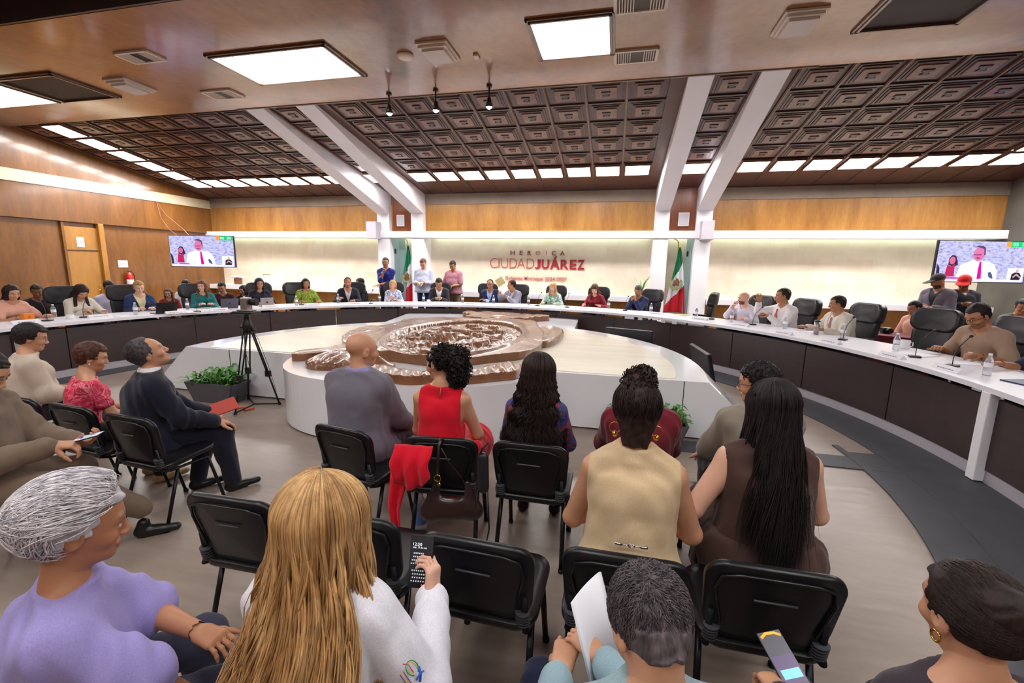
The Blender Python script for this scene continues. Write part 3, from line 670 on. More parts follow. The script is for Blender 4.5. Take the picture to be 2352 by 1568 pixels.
def hfield(name, P, hfun, parent, label=None, res=.018, z0=PZ, sm=2):
    P = smooth_poly(P, sm) if sm else P
    xs = [p[0] for p in P]; ys = [p[1] for p in P]
    gx = np.arange(min(xs)-res, max(xs)+2*res, res); gy = np.arange(min(ys)-res, max(ys)+2*res, res)
    X, Y = np.meshgrid(gx, gy, indexing='ij'); sd = poly_sd(P, X, Y); inside = sd < 0
    H = hfun(X, Y, -sd); H = np.maximum(H, .012)
    idx = -np.ones(X.shape, int); 
    cell = inside[:-1, :-1] & inside[1:, :-1] & inside[:-1, 1:] & inside[1:, 1:]
    use = np.zeros(X.shape, bool)
    for a in (0, 1):
        for b in (0, 1): use[a:a+cell.shape[0], b:b+cell.shape[1]] |= cell
    idx[use] = np.arange(use.sum()); n = int(use.sum())
    UX, UY = X[use].copy(), Y[use].copy(); e_ = 1e-4
    full = np.zeros(X.shape, int)
    for a in (0, 1):
        for b in (0, 1): full[a:a+cell.shape[0], b:b+cell.shape[1]] += cell
    bd = (full[use] < 4)
    for _ in range(2):
        q = poly_sd(P, UX, UY); gx_ = (poly_sd(P, UX+e_, UY)-q)/e_; gy_ = (poly_sd(P, UX, UY+e_)-q)/e_; UX[bd] -= (q*gx_)[bd]; UY[bd] -= (q*gy_)[bd]
    vt = np.stack([UX, UY, z0+H[use]], 1); vb = np.stack([UX, UY, np.full(n, z0+.001)], 1)
    ci, cj = np.nonzero(cell)
    F = np.stack([idx[ci, cj], idx[ci+1, cj], idx[ci+1, cj+1], idx[ci, cj+1]], 1); faces = F.tolist()
    pc = np.pad(cell, 1)
    c = pc[1:-1, 1:-1]
    for (da, db, e0, e1) in ((-1, 0, (0, 1), (0, 0)), (1, 0, (1, 0), (1, 1)), (0, -1, (0, 0), (1, 0)), (0, 1, (1, 1), (0, 1))):
        nb = pc[1+da:pc.shape[0]-1+da, 1+db:pc.shape[1]-1+db]; bi, bj = np.nonzero(c & ~nb)
        a = idx[bi+e0[0], bj+e0[1]]; b = idx[bi+e1[0], bj+e1[1]]
        faces += np.stack([b, a, a+n, b+n], 1).tolist()
    me = bpy.data.meshes.new(name); me.from_pydata(np.concatenate([vt, vb]).tolist(), [], faces); me.update(); me.validate()
    o = obj(name, me, M_relief, parent)
    sm_ = np.ones(len(me.polygons), bool); sm_[len(F):] = False; me.polygons.foreach_set('use_smooth', sm_)
    if label: o['label'] = label
    return o
crest = thing('carved_crest', 'large varnished brown wooden carving of the city coat of arms lying on the white platform', 'carving', (0, 0, 0))
def rnd(d, w_): return np.sqrt(np.clip(1-(1-np.clip(d/w_, 0, 1))**2, 0, 1))
OC = (-2.36, 6.52)
def h_shield(X, Y, d):
    th = R(3); xx, yy = X-OC[0], Y-OC[1]; u = xx*math.cos(th)+yy*math.sin(th); v = -xx*math.sin(th)+yy*math.cos(th)
    rho = np.hypot(u/1.0, v/1.66)
    h = .105*rnd(d+.012, .03)+.02*np.clip(d/.5, 0, 1)+.012*vnoise(X, Y, 4, 1)+.02*vnoise(X, Y, 9, 9)*np.clip((rho-1.2)*5, 0, 1)
    rim = np.exp(-((rho-1.04)/.03)**2)*.035+np.exp(-((rho-.97)/.016)**2)*.018; h = h+rim
    ins = rho < .97
    f = .085+.0*X
    # landscape: mountains, river band, fields with rough texture
    mount = np.clip(.35-np.abs(v-.62-.25*np.sin(u*5)), 0, .15)*.08
    f = f+mount+.05*np.clip(vnoise(u, v, 12, 3), 0, 1)*(v < .3)+.02*vnoise(u, v, 26, 5)
    for (a, b, r_, hh) in ((-.3, -.9, .16, .05), (.35, -1.1, .14, .05), (.5, -.5, .12, .05), (.1, -.2, .1, .05), (-.5, .1, .12, .05), (.6, .5, .1, .05), (.35, 1.0, .1, .05), (-.1, 1.15, .12, .05), (.1, .75, .08, .04), (-.45, .75, .1, .04), (.62, -.05, .1, .05), (-.7, -.4, .1, .05), (0, -1.35, .12, .05)):
        g = vnoise(u*1, v*1, 22, int(abs(a*10))+2); q = np.hypot(u-a, v-b)/r_*(1+.7*g); f = f+hh*.9*(q < 1)
    for (x0, y0, x1, y1, w_) in ((-.75, -.15, .35, .05, .035), (-.65, -.6, -.05, -.3, .045), (-.3, -.55, .25, .2, .03), (-.6, .3, .5, .45, .03), (.1, -1.0, .6, -.7, .03), (-.5, -.2, -.2, -.75, .03)):
        t_ = np.clip(((u-x0)*(x1-x0)+(v-y0)*(y1-y0))/((x1-x0)**2+(y1-y0)**2), 0, 1); q = np.hypot(u-x0-t_*(x1-x0), v-y0-t_*(y1-y0)); f = f+.045*(q < w_)
    return np.where(ins, f, h)
SH = [(-3.95, 5.75), (-4.2, 6.3), (-4.3, 6.9), (-4.02, 7.25), (-4.05, 7.8), (-4.15, 8.35), (-3.75, 8.55), (-3.62, 8.85), (-3.2, 8.7), (-2.6, 8.95), (-2.0, 9.05), (-1.5, 8.8), (-1.42, 8.3), (-1.28, 7.8), (-1.12, 7.3), (-1.02, 6.6), (-.96, 6.0), (-1.1, 5.45), (-1.45, 5.1), (-1.65, 4.75), (-2.05, 4.5), (-2.4, 4.62), (-2.85, 4.72), (-3.3, 5.1), (-3.6, 5.3)]
SH = [(x, y if y > 5.4 else 5.4-(5.4-y)*.72) for x, y in SH]
hfield('shield', SH, h_shield, crest, 'carved shield with oval landscape in raised rim')
hfield('eagle_ornament', [(-3.5, 10.15), (-3.5, 9.8), (-3.1, 9.55), (-3.2, 9.1), (-2.7, 8.98), (-2.2, 9.0), (-1.8, 9.1), (-1.7, 9.5), (-1.35, 9.75), (-1.5, 9.98), (-2.1, 10.0), (-2.6, 10.2), (-3.1, 10.05)], lambda X, Y, d: .11*rnd(d+.012, .03)+.02*np.clip(d/.3, 0, 1)+.03*vnoise(X, Y, 10, 4), crest)
hfield('scroll_ornament', [(-1.35, 6.6), (-1.4, 7.6), (-1.3, 8.1), (-1.05, 8.2), (-.84, 7.8), (-.8, 7.2), (-.86, 6.6), (-1.0, 6.3)], lambda X, Y, d: .09*rnd(d, .03)+.02*np.sin(np.clip(d*22, 0, 9))+.01*vnoise(X, Y, 12, 2), crest)
hfield('ribbon', [(-2.75, 4.22), (-2.5, 4.08), (-2.2, 3.95), (-1.95, 3.92), (-1.75, 4.05), (-1.72, 4.25), (-1.95, 4.2), (-2.2, 4.22), (-2.5, 4.38)], lambda X, Y, d: .085*rnd(d+.012, .03)+.014*np.sin(X*48+Y*16)*np.clip(d*12, 0, 1)+.01, crest)
hfield('ribbon_end', [(-1.68, 4.1), (-1.5, 4.05), (-1.28, 4.22), (-1.12, 4.36), (-.94, 4.46), (-.98, 4.85), (-1.18, 4.92), (-1.32, 4.72), (-1.48, 4.42), (-1.66, 4.3)], lambda X, Y, d: .09*rnd(d+.012, .03)+.014*np.sin(X*50+Y*20)*np.clip(d*12, 0, 1)+.02*(X > -1.25)*np.clip(d*10, 0, 1), crest)
hfield('rosette', [(-2.62+.23*math.cos(a*PI/6), 4.48+.13*math.sin(a*PI/6)) for a in range(12)], lambda X, Y, d: .06*rnd(d, .03)+.10*np.exp(-((X+2.62)**2/.012+(Y-4.48)**2/.006)), crest)
hfield('helmet_ornament', [(-3.5, 4.35), (-3.3, 4.2), (-3.0, 4.25), (-2.95, 4.6), (-3.1, 4.9), (-3.35, 5.0), (-3.55, 4.8)], lambda X, Y, d: .07*rnd(d, .04)+.07*np.clip(d/.22, 0, 1)+.01*np.sin(X*60)+.01*vnoise(X, Y, 18, 6), crest)
hfield('lance_ornament', [(-3.9, 4.62), (-3.75, 4.52), (-3.5, 4.75), (-3.25, 5.05), (-3.3, 5.35), (-3.7, 5.35), (-3.72, 5.05), (-3.9, 4.85)], lambda X, Y, d: .085*rnd(d+.012, .03)+.02*np.clip(d/.1, 0, 1)+.012*vnoise(X, Y, 9, 8), crest)
# ================================================================ CHAIRS
def sq_outline(w_, h, r_, n=8, topbulge=.0, taper=0):
    pts = []
    for cx, cz, a0 in ((w_/2-r_, h/2-r_, 0), (-w_/2+r_, h/2-r_, 90), (-w_/2+r_, -h/2+r_, 180), (w_/2-r_, -h/2+r_, 270)):
        for i in range(n+1): a = R(a0+90*i/n); pts.append([cx+r_*math.cos(a), cz+r_*math.sin(a)])
    for p in pts:
        t_ = (p[1]+h/2)/h; p[0] *= (1-taper*(1-t_)); p[1] += topbulge*(1-(2*p[0]/w_)**2)*(1 if p[1] > 0 else -1)
    return pts
def pad(bm, pts, thick, curve=.0, M=None, round_=.35, mi=0, rows=4):
    """cushion: outline in x,z; thickness along y; curve bends sides forward"""
    n = len(pts); rings = []
    prof = [(-.5, 1-round_*.5), (-.36, 1-.06), (-.15, 1), (.15, 1), (.36, 1-.06), (.5, 1-round_*.5)]
    w_ = max(abs(p[0]) for p in pts); h = max(abs(p[1]) for p in pts)
    for y, s_ in prof:
        k = (1-s_)*.22
        rings.append([bm.verts.new((x*(1-k*.5), y*thick+curve*(x/w_)**2, z*(1-k*.6))) for x, z in pts])
    for a, b in zip(rings, rings[1:]):
        for i in range(n): f = bm.faces.new((a[i], a[(i+1) % n], b[(i+1) % n], b[i])); f.smooth = True; f.material_index = mi
    vs = [v for r_ in rings for v in r_]
    for r_, y0, sg in ((rings[0], -.5, -1), (rings[-1], .5, 1)):
        prev = r_
        for s_ in (.8, .5, .2):
            k = (1-.35*.5); cur = []
            for v in prev: pass
            cur = [bm.verts.new((x*s_, (y0+sg*.08*(1-s_))*thick+curve*(x*s_/w_)**2, z*s_)) for x, z in pts]; vs += cur
            for i in range(n): f = bm.faces.new((prev[i], prev[(i+1) % n], cur[(i+1) % n], cur[i])); f.smooth = True; f.material_index = mi
            prev = cur
        c = bm.verts.new((0, (y0+sg*.09)*thick, 0)); vs.append(c)
        for i in range(n): f = bm.faces.new((prev[i], prev[(i+1) % n], c)); f.smooth = True; f.material_index = mi
    if M is not None: bmesh.ops.transform(bm, matrix=M, verts=vs)
def visitor_chair(label):
    t = thing('visitor_chair', label, 'chair', group='black plastic visitor chairs of the audience')
    RX = Matrix.Rotation(R(12), 4, 'X')
    bm = BM(); M = Matrix.Translation((0, -.235, .645)) @ RX; pad(bm, sq_outline(.475, .345, .085, 7, .012, .10), .030, .030, M); 
    o = obj('backrest', bm, M_black, t)
    bm = BM(); tube(bm, [M @ Vector((x, -.022+.03*(x/.2375)**2, z)) for x, z in [(-.16, -.10), (-.195, .06), (-.18, .125), (-.12, .150), (0, .158), (.12, .150), (.18, .125), (.195, .06), (.16, -.10)]], .006, 6); obj('rim_rib', bm, M_black, o)
    bm = BM(); tube(bm, [M @ Vector((x, -.024, .055)) for x in (-.07, 0, .07)], .0045, 6); obj('grip_slot', bm, plain('slot_grey', srgb(70, 68, 74), .4), o)
    bm = BM(); M2 = Matrix.Translation((0, -.01, .455)) @ Matrix.Rotation(R(-86), 4, 'X'); pad(bm, sq_outline(.47, .42, .09, 7), .035, -.012, M2); obj('seat', bm, M_black, t)
    for s_ in (-1, 1):
        bm = BM()
        for i in range(5): p0 = M @ Vector((s_*.185, -.004, -.125-.014*i)); tube(bm, [p0, p0+Vector((0, .002, -.009))], .030, 12, flat=.75)
        obj('ribbed_sleeve', bm, plain('sleeve_grey', srgb(62, 62, 68), .5), t)
        bm = BM(); tube(bm, [M @ Vector((s_*.19, .005, -.05)), M @ Vector((s_*.195, -.002, -.18)), (s_*.20, -.215, .44), (s_*.20, -.15, .415), (s_*.20, .12, .405)], .014, 8, flat=.7); obj('side_frame', bm, M_metal, t)
        bm = BM(); tube(bm, [(s_*.20, -.10, .41), (s_*.21, -.23, .0)], .0145, 8, flat=.7); lathe(bm, [(0, 0), (.018, 0), (.018, .02), (0, .02)], 8, (s_*.21, -.23, 0)); obj('leg', bm, M_metal, t)
        bm = BM(); tube(bm, [(s_*.20, .12, .41), (s_*.21, .22, .0)], .0145, 8, flat=.7); lathe(bm, [(0, 0), (.018, 0), (.018, .02), (0, .02)], 8, (s_*.21, .22, 0)); obj('leg', bm, M_metal, t)
    return t
vc0 = visitor_chair('x'); vc_used = False
def vchair(bx, by, rz, label, arm=False):
    global vc_used
    f = Vector((-math.sin(R(rz)), math.cos(R(rz)), 0)); loc = Vector((bx, by, 0))+f*.27
    o = vc0 if not vc_used else dup(vc0, loc, R(rz), label); vc_used = True
    o.location = loc; o.rotation_euler = (0, 0, R(rz)); o['label'] = label; return o
for bx, by, rz, lab in ((.61, 1.55, 0, 'black visitor chair with the woman in the brown dress on it'),
    (.09, 1.49, 0, 'black visitor chair with the woman in the beige vest on it'),
    (-.47, 1.44, -2, 'empty black visitor chair right of the blonde woman'),
    (-1.04, 1.47, 0, 'empty black visitor chair hidden behind the phone of the blonde woman'),
    (-1.63, 1.46, 1, 'empty black visitor chair standing alone left of the blonde woman'),
    (-1.66, 2.34, -10, 'black visitor chair of the bald man in the grey suit'),
    (-.98, 2.35, 7, 'black visitor chair with the brown handbag hung on it'),
    (-.44, 2.40, 0, 'black visitor chair of the woman with long curly hair'),
    (.17, 2.40, 0, 'black visitor chair of the man in the maroon sweater'),
    (.76, 2.42, 4, 'black visitor chair of the person in the khaki shirt'),
    (-3.14, 2.15, -4, 'black visitor chair of the man in the navy suit'),
    (-3.76, 2.21, -4, 'black visitor chair of the woman in the pink floral top'),
    (-4.36, 2.25, -4, 'black visitor chair of the woman in the cream blouse'),
    (-3.95, 1.32, -55, 'black visitor chair of the man in the olive suit'),
    (-1.95, .45, -45, 'black visitor chair of the white haired man in lavender'),
    (-.76, .50, 0, 'black visitor chair under the blonde woman in white'),
    (.16, .44, 8, 'black visitor chair under the man holding the paper'),
    (.90, .66, 6, 'black visitor chair of the woman with the low bun')):
    vchair(bx, by, rz, lab)
def desk_chair(label):
    t = thing('office_chair', label, 'office chair', group='black leather council chairs')
    RX = Matrix.Rotation(R(8), 4, 'X')
    bm = BM(); pad(bm, sq_outline(.50, .46, .10, 7, .01, .12), .10, .035, Matrix.Translation((0, -.29, .74)) @ RX, .5); obj('backrest', bm, M_leather, t)
    bm = BM(); pad(bm, sq_outline(.56, .30, .11, 7, .02, -.04), .13, .05, Matrix.Translation((0, -.335, 1.06)) @ RX, .6); obj('headrest', bm, M_leather, t)
    bm = BM(); pad(bm, sq_outline(.52, .50, .12, 7), .11, 0, Matrix.Translation((0, 0, .44)) @ Matrix.Rotation(R(-88), 4, 'X'), .5); obj('seat', bm, M_leather, t)
    for s_ in (-1, 1):
        bm = BM(); tube(bm, [(s_*.26, -.22, .5), (s_*.30, -.15, .66), (s_*.30, .12, .67), (s_*.27, .16, .5), (s_*.2, .1, .4)], .02, 8); tube(bm, [(s_*.30, -.16, .68), (s_*.30, .13, .69)], .028, 8, flat=.7); obj('armrest', bm, M_black, t)
    bm = BM(); tube(bm, [(0, 0, .08), (0, 0, .40)], .03, 12); lathe(bm, [(.05, .07), (.06, .1), (.03, .14)], 12); obj('gas_column', bm, M_metal, t)
    for i in range(5):
        a = i*2*PI/5+.3; bm = BM(); tube(bm, [(0, 0, .10), (.30*math.cos(a), .30*math.sin(a), .065)], [.03, .018], 8); ball(bm, (.30*math.cos(a), .30*math.sin(a), .03), .03, 8); obj('base_leg', bm, M_black, t)
    return t
dc0 = desk_chair('x'); dc_used = False
def dchair(ang, r_, turn, label):
    global dc_used
    loc = (TX+r_*math.cos(R(ang)), TY+r_*math.sin(R(ang)), .13); rz = R(ang+90+turn)
    o = dc0 if not dc_used else dup(dc0, loc, rz, label); dc_used = True
    o.location = loc; o.rotation_euler = (0, 0, rz); o['label'] = label; return o
for ang, turn, who in ((170.3, -12, 'the woman writing in the white blouse'), (163.2, -8, 'the woman with short blonde hair in navy'), (153.6, 0, 'the woman in the teal top'), (143.4, 0, 'the woman with glasses in dark navy'),
    (136.6, 14, 'the woman in the green embroidered dress'), (126.2, -10, 'the man in the open black jacket'), (117.9, 0, 'the woman in the blue and white blouse'), (107.8, 0, 'the dark suited man looking at his phone'),
    (97.2, 6, 'the navy suited man resting his chin'), (91.0, -14, 'the man in the light grey suit'), (82.3, 0, 'the blonde woman in green and white'), (73.0, 4, 'the woman in the red blouse'), (62.6, -8, 'the man in the dark blue shirt'),
    (43.0, -8, 'the bald bearded man in white'), (36.6, -16, 'the man in white shirt and red tie'), (28.4, -10, 'the man in the cream suit'), (12.6, 0, 'the man in the khaki shirt with glasses')):
    dchair(ang, 7.10, turn, 'black leather office chair of '+who)
dchair(52.8, 7.2, -70, 'empty black leather office chair turned sideways near the right flag')
dchair(20.2, 7.15, 10, 'empty black leather office chair left of the khaki shirted man at the right')
dchair(5.0, 7.15, 0, 'black leather office chair at the right picture edge behind the table')
dchair(178.5, 7.15, 0, 'black leather office chair at the left picture edge behind the table')
# ================================================================ FIGURES: smooth blended bodies meshed from distance fields
def V3(*a): return np.array(a, float)
def nrm(v): v = np.asarray(v, float); return v/(np.linalg.norm(v)+1e-12)
def rotm(axis, deg):
    a = nrm(axis); t_ = R(deg); c, s = math.cos(t_), math.sin(t_); K = np.array([[0, -a[2], a[1]], [a[2], 0, -a[0]], [-a[1], a[0], 0]])
    return np.eye(3)*c+s*K+(1-c)*np.outer(a, a)
class Field:
    """list of primitives; op 'a' adds with smooth union, 's' subtracts"""
    def __init__(s): s.p = []
    def rc(s, a, b, ra, rb, k=.02, ax=None, sq=1.0, op='a', ax2=None, sq2=1.0):
        s.p.append(('rc', np.asarray(a, float), np.asarray(b, float), ra, rb, k, None if ax is None else nrm(ax), sq, op, None if ax2 is None else nrm(ax2), sq2)); return s
    def el(s, c, r, M=None, k=.02, op='a'):
        s.p.append(('el', np.asarray(c, float), np.asarray(r, float), np.eye(3) if M is None else M, k, op)); return s
    def bounds(s, q):
        if q[0] == 'rc':
            m = max(q[3], q[4])*max(1, q[7], q[10]); return np.minimum(q[1], q[2])-m, np.maximum(q[1], q[2])+m
        e = np.sqrt(((q[3]*q[2][None, :])**2).sum(1)); return q[1]-e, q[1]+e
    def bbox(s):
        L = [s.bounds(q) for q in s.p if q[-1 if q[0] == 'el' else 8] == 'a']
        return np.min([l[0] for l in L], 0), np.max([l[1] for l in L], 0)
    def dist(s, q, P):
        if q[0] == 'rc':
            a, b, ra, rb, k, ax, sq, op, ax2, sq2 = q[1:]
            d = b-a; L2 = d@d+1e-12; w_ = P-a; t_ = np.clip((w_@d)/L2, 0, 1); v = w_-t_[..., None]*d
            sc = 1.0
            if ax is not None: v = v-(v@ax)[..., None]*ax*(1-1/sq); sc = min(1, sq)
            if ax2 is not None: v = v-(v@ax2)[..., None]*ax2*(1-1/sq2); sc = min(sc, sq2)
            return (np.linalg.norm(v, axis=-1)-(ra+t_*(rb-ra)))*(sc if sc < 1 else 1)
        c, r, M, k, op = q[1:]; v = (P-c)@M; n1 = np.linalg.norm(v/r, axis=-1); n2 = np.linalg.norm(v/(r*r), axis=-1)+1e-9
        return n1*(n1-1)/n2
    def eval(s, lo, n, h):
        D = np.full(n, .5)
        for q in s.p:
            k = q[5] if q[0] == 'rc' else q[4]; op = q[8] if q[0] == 'rc' else q[5]; pad = k+3.1*h
            a, b = s.bounds(q); i0 = np.maximum(0, np.floor((a-pad-lo)/h).astype(int)); i1 = np.minimum(n, np.ceil((b+pad-lo)/h).astype(int)+1)
            if (i1 <= i0).any(): continue
            g = np.stack(np.meshgrid(*[lo[j]+h*np.arange(i0[j], i1[j]) for j in range(3)], indexing='ij'), -1)
            d = s.dist(q, g); sl = tuple(slice(i0[j], i1[j]) for j in range(3)); E = D[sl]
            if op == 'a': m = np.clip(.5+.5*(E-d)/k, 0, 1); D[sl] = E*(1-m)+d*m-k*m*(1-m)
            else: m = np.clip(.5-.5*(E+d)/k, 0, 1); D[sl] = E*(1-m)-d*m+k*m*(1-m)
        return D
def surf(D, lo, h):
    """surface nets: returns vertices, quads"""
    S = D < 0
    n = D.shape; c = np.zeros([x-1 for x in n], int)
    for i in (0, 1):
        for j in (0, 1):
            for k in (0, 1): c += S[i:n[0]-1+i, j:n[1]-1+j, k:n[2]-1+k]
    act = (c > 0) & (c < 8); ids = -np.ones(act.shape, int); I = np.argwhere(act); ids[act] = np.arange(len(I))
    if len(I) == 0: return np.zeros((0, 3)), np.zeros((0, 4), int)
    acc = np.zeros((len(I), 3)); cnt = np.zeros(len(I)); cr = [(i, j, k) for i in (0, 1) for j in (0, 1) for k in (0, 1)]
    vals = {q: D[I[:, 0]+q[0], I[:, 1]+q[1], I[:, 2]+q[2]] for q in cr}
    for a in cr:
        for ax in range(3):
            if a[ax]: continue
            b = list(a); b[ax] = 1; b = tuple(b); va, vb = vals[a], vals[b]; m = (va < 0) != (vb < 0)
            t_ = np.where(m, va/(va-vb+1e-20), 0); p = np.array(a, float)[None, :]+0*acc; p[:, ax] += t_; acc += p*m[:, None]; cnt += m
    V = lo+h*(I+acc/cnt[:, None]); Q = []
    for ax in range(3):
        u, v = [(1, 2), (2, 0), (0, 1)][ax]
        s0 = [slice(0, x) for x in n]; s1 = list(s0); s0[ax] = slice(0, n[ax]-1); s1[ax] = slice(1, n[ax])
        A, B = S[tuple(s0)], S[tuple(s1)]; e = np.argwhere(A != B)
        e = e[(e[:, u] > 0) & (e[:, v] > 0) & (e[:, u] < n[u]-1) & (e[:, v] < n[v]-1)]
        def g(du, dv): x = e.copy(); x[:, u] += du; x[:, v] += dv; return ids[x[:, 0], x[:, 1], x[:, 2]]
        q = np.stack([g(-1, -1), g(0, -1), g(0, 0), g(-1, 0)], 1); fl = ~A[e[:, 0], e[:, 1], e[:, 2]]; q[fl] = q[fl][:, ::-1]; Q.append(q)
    return V, np.concatenate(Q)
def mesh_field(F, h, lo=None, hi=None, post=None):
    if lo is None: lo, hi = F.bbox()
    lo = np.asarray(lo)-3*h; n = np.ceil((np.asarray(hi)+3*h-lo)/h).astype(int)+1
    D = F.eval(lo, n, h)
    if post is not None:
        g = np.stack(np.meshgrid(*[lo[j]+h*np.arange(n[j]) for j in range(3)], indexing='ij'), -1); D = post(D, g)
    return surf(D, lo, h)
def npmesh(name, V, Q, colors=None):
    me = bpy.data.meshes.new(name); me.vertices.add(len(V)); me.vertices.foreach_set('co', V.astype(np.float32).ravel())
    me.loops.add(len(Q)*4); me.loops.foreach_set('vertex_index', Q.astype(np.int32).ravel()); me.polygons.add(len(Q))
    me.polygons.foreach_set('loop_start', np.arange(0, len(Q)*4, 4, dtype=np.int32)); me.polygons.foreach_set('use_smooth', np.ones(len(Q), bool))
    if colors is not None:
        a = me.color_attributes.new('Col', 'FLOAT_COLOR', 'POINT'); a.data.foreach_set('color', np.concatenate([colors, np.ones((len(V), 1))], 1).astype(np.float32).ravel())
    me.update(calc_edges=True); return me
def strand_mesh(name, paths, radii, seg=5, flat=1.0):
    P = np.array(paths, float); Rr = np.array(radii, float); n, m = P.shape[:2]
    T = np.empty_like(P); T[:, 1:-1] = P[:, 2:]-P[:, :-2]; T[:, 0] = P[:, 1]-P[:, 0]; T[:, -1] = P[:, -1]-P[:, -2]; T /= np.linalg.norm(T, axis=2, keepdims=True)+1e-12
    ref = np.array([.31, .17, .94])+0*T; A = np.cross(T, ref); A /= np.linalg.norm(A, axis=2, keepdims=True)+1e-9; B = np.cross(T, A)
    a = np.arange(seg)*2*PI/seg; V = P[:, :, None]+(A[:, :, None]*np.cos(a)[None, None, :, None]+B[:, :, None]*np.sin(a)[None, None, :, None]*flat)*Rr[:, :, None, None]
    idx = np.arange(n*m*seg).reshape(n, m, seg); nx = np.roll(idx, -1, axis=2)
    Q = np.stack([idx[:, :-1], nx[:, :-1], nx[:, 1:], idx[:, 1:]], -1).reshape(-1, 4); return npmesh(name, V.reshape(-1, 3), Q)
def m_vcol(name, rough=.5, sss=.0, bmp=.15, bs=260):
    m, n, b = nt(name); at = n.nodes.new('ShaderNodeVertexColor'); at.layer_name = 'Col'
    f = noise(n, 40, 3); n.links.new(mix(n, .12, at.outputs['Color'], ramp(n, f, [(.3, (.75, .75, .75, 1)), (.7, (1.15, 1.1, 1.1, 1))]), 'MULTIPLY'), b.inputs['Base Color'])
    b.inputs['Roughness'].default_value = rough; b.inputs['Subsurface Weight'].default_value = sss; b.inputs['Subsurface Scale'].default_value = .01
    bump(n, noise(n, bs, 3), b, bmp, .001); MATS[name] = m; return m
M_skin = m_vcol('skin', .48, .08)
def m_hair(name, c1, c2, sx=60, rough=.38, vec='UV'):
    m, n, b = nt(name); b.inputs['Roughness'].default_value = rough+.18; b.inputs['Specular IOR Level'].default_value = .3
    f = noise(n, sx, 4, .6, stretch=(1, 1, .12)); c = ramp(n, f, [(.3, c1), (.7, c2)])
    gi = n.nodes.new('ShaderNodeNewGeometry'); v = ramp(n, gi.outputs['Random Per Island'], [(0, (.62, .62, .62, 1)), (1, (1.25, 1.2, 1.15, 1))])
    n.links.new(mix(n, 1.0, c, v, 'MULTIPLY'), b.inputs['Base Color']); bump(n, f, b, .6, .006); MATS[name] = m; return m
H_black = m_hair('hair_black', srgb(20, 15, 18), srgb(40, 32, 34)); H_dark = m_hair('hair_dark_brown', srgb(28, 18, 17), srgb(54, 36, 32))
H_brown = m_hair('hair_brown', srgb(74, 46, 32), srgb(124, 84, 56)); H_blond = m_hair('hair_blond', srgb(150, 106, 58), srgb(224, 184, 124), 30)
H_strand = m_hair('hair_blond_long', srgb(142, 98, 54), srgb(226, 184, 128), 22, .34); H_grey = m_hair('hair_grey', srgb(52, 47, 52), srgb(108, 99, 104), 80); H_white = m_hair('hair_white', srgb(186, 182, 192), srgb(244, 242, 250), 40, .45)
H_red = m_hair('hair_auburn', srgb(60, 30, 26), srgb(104, 62, 48))

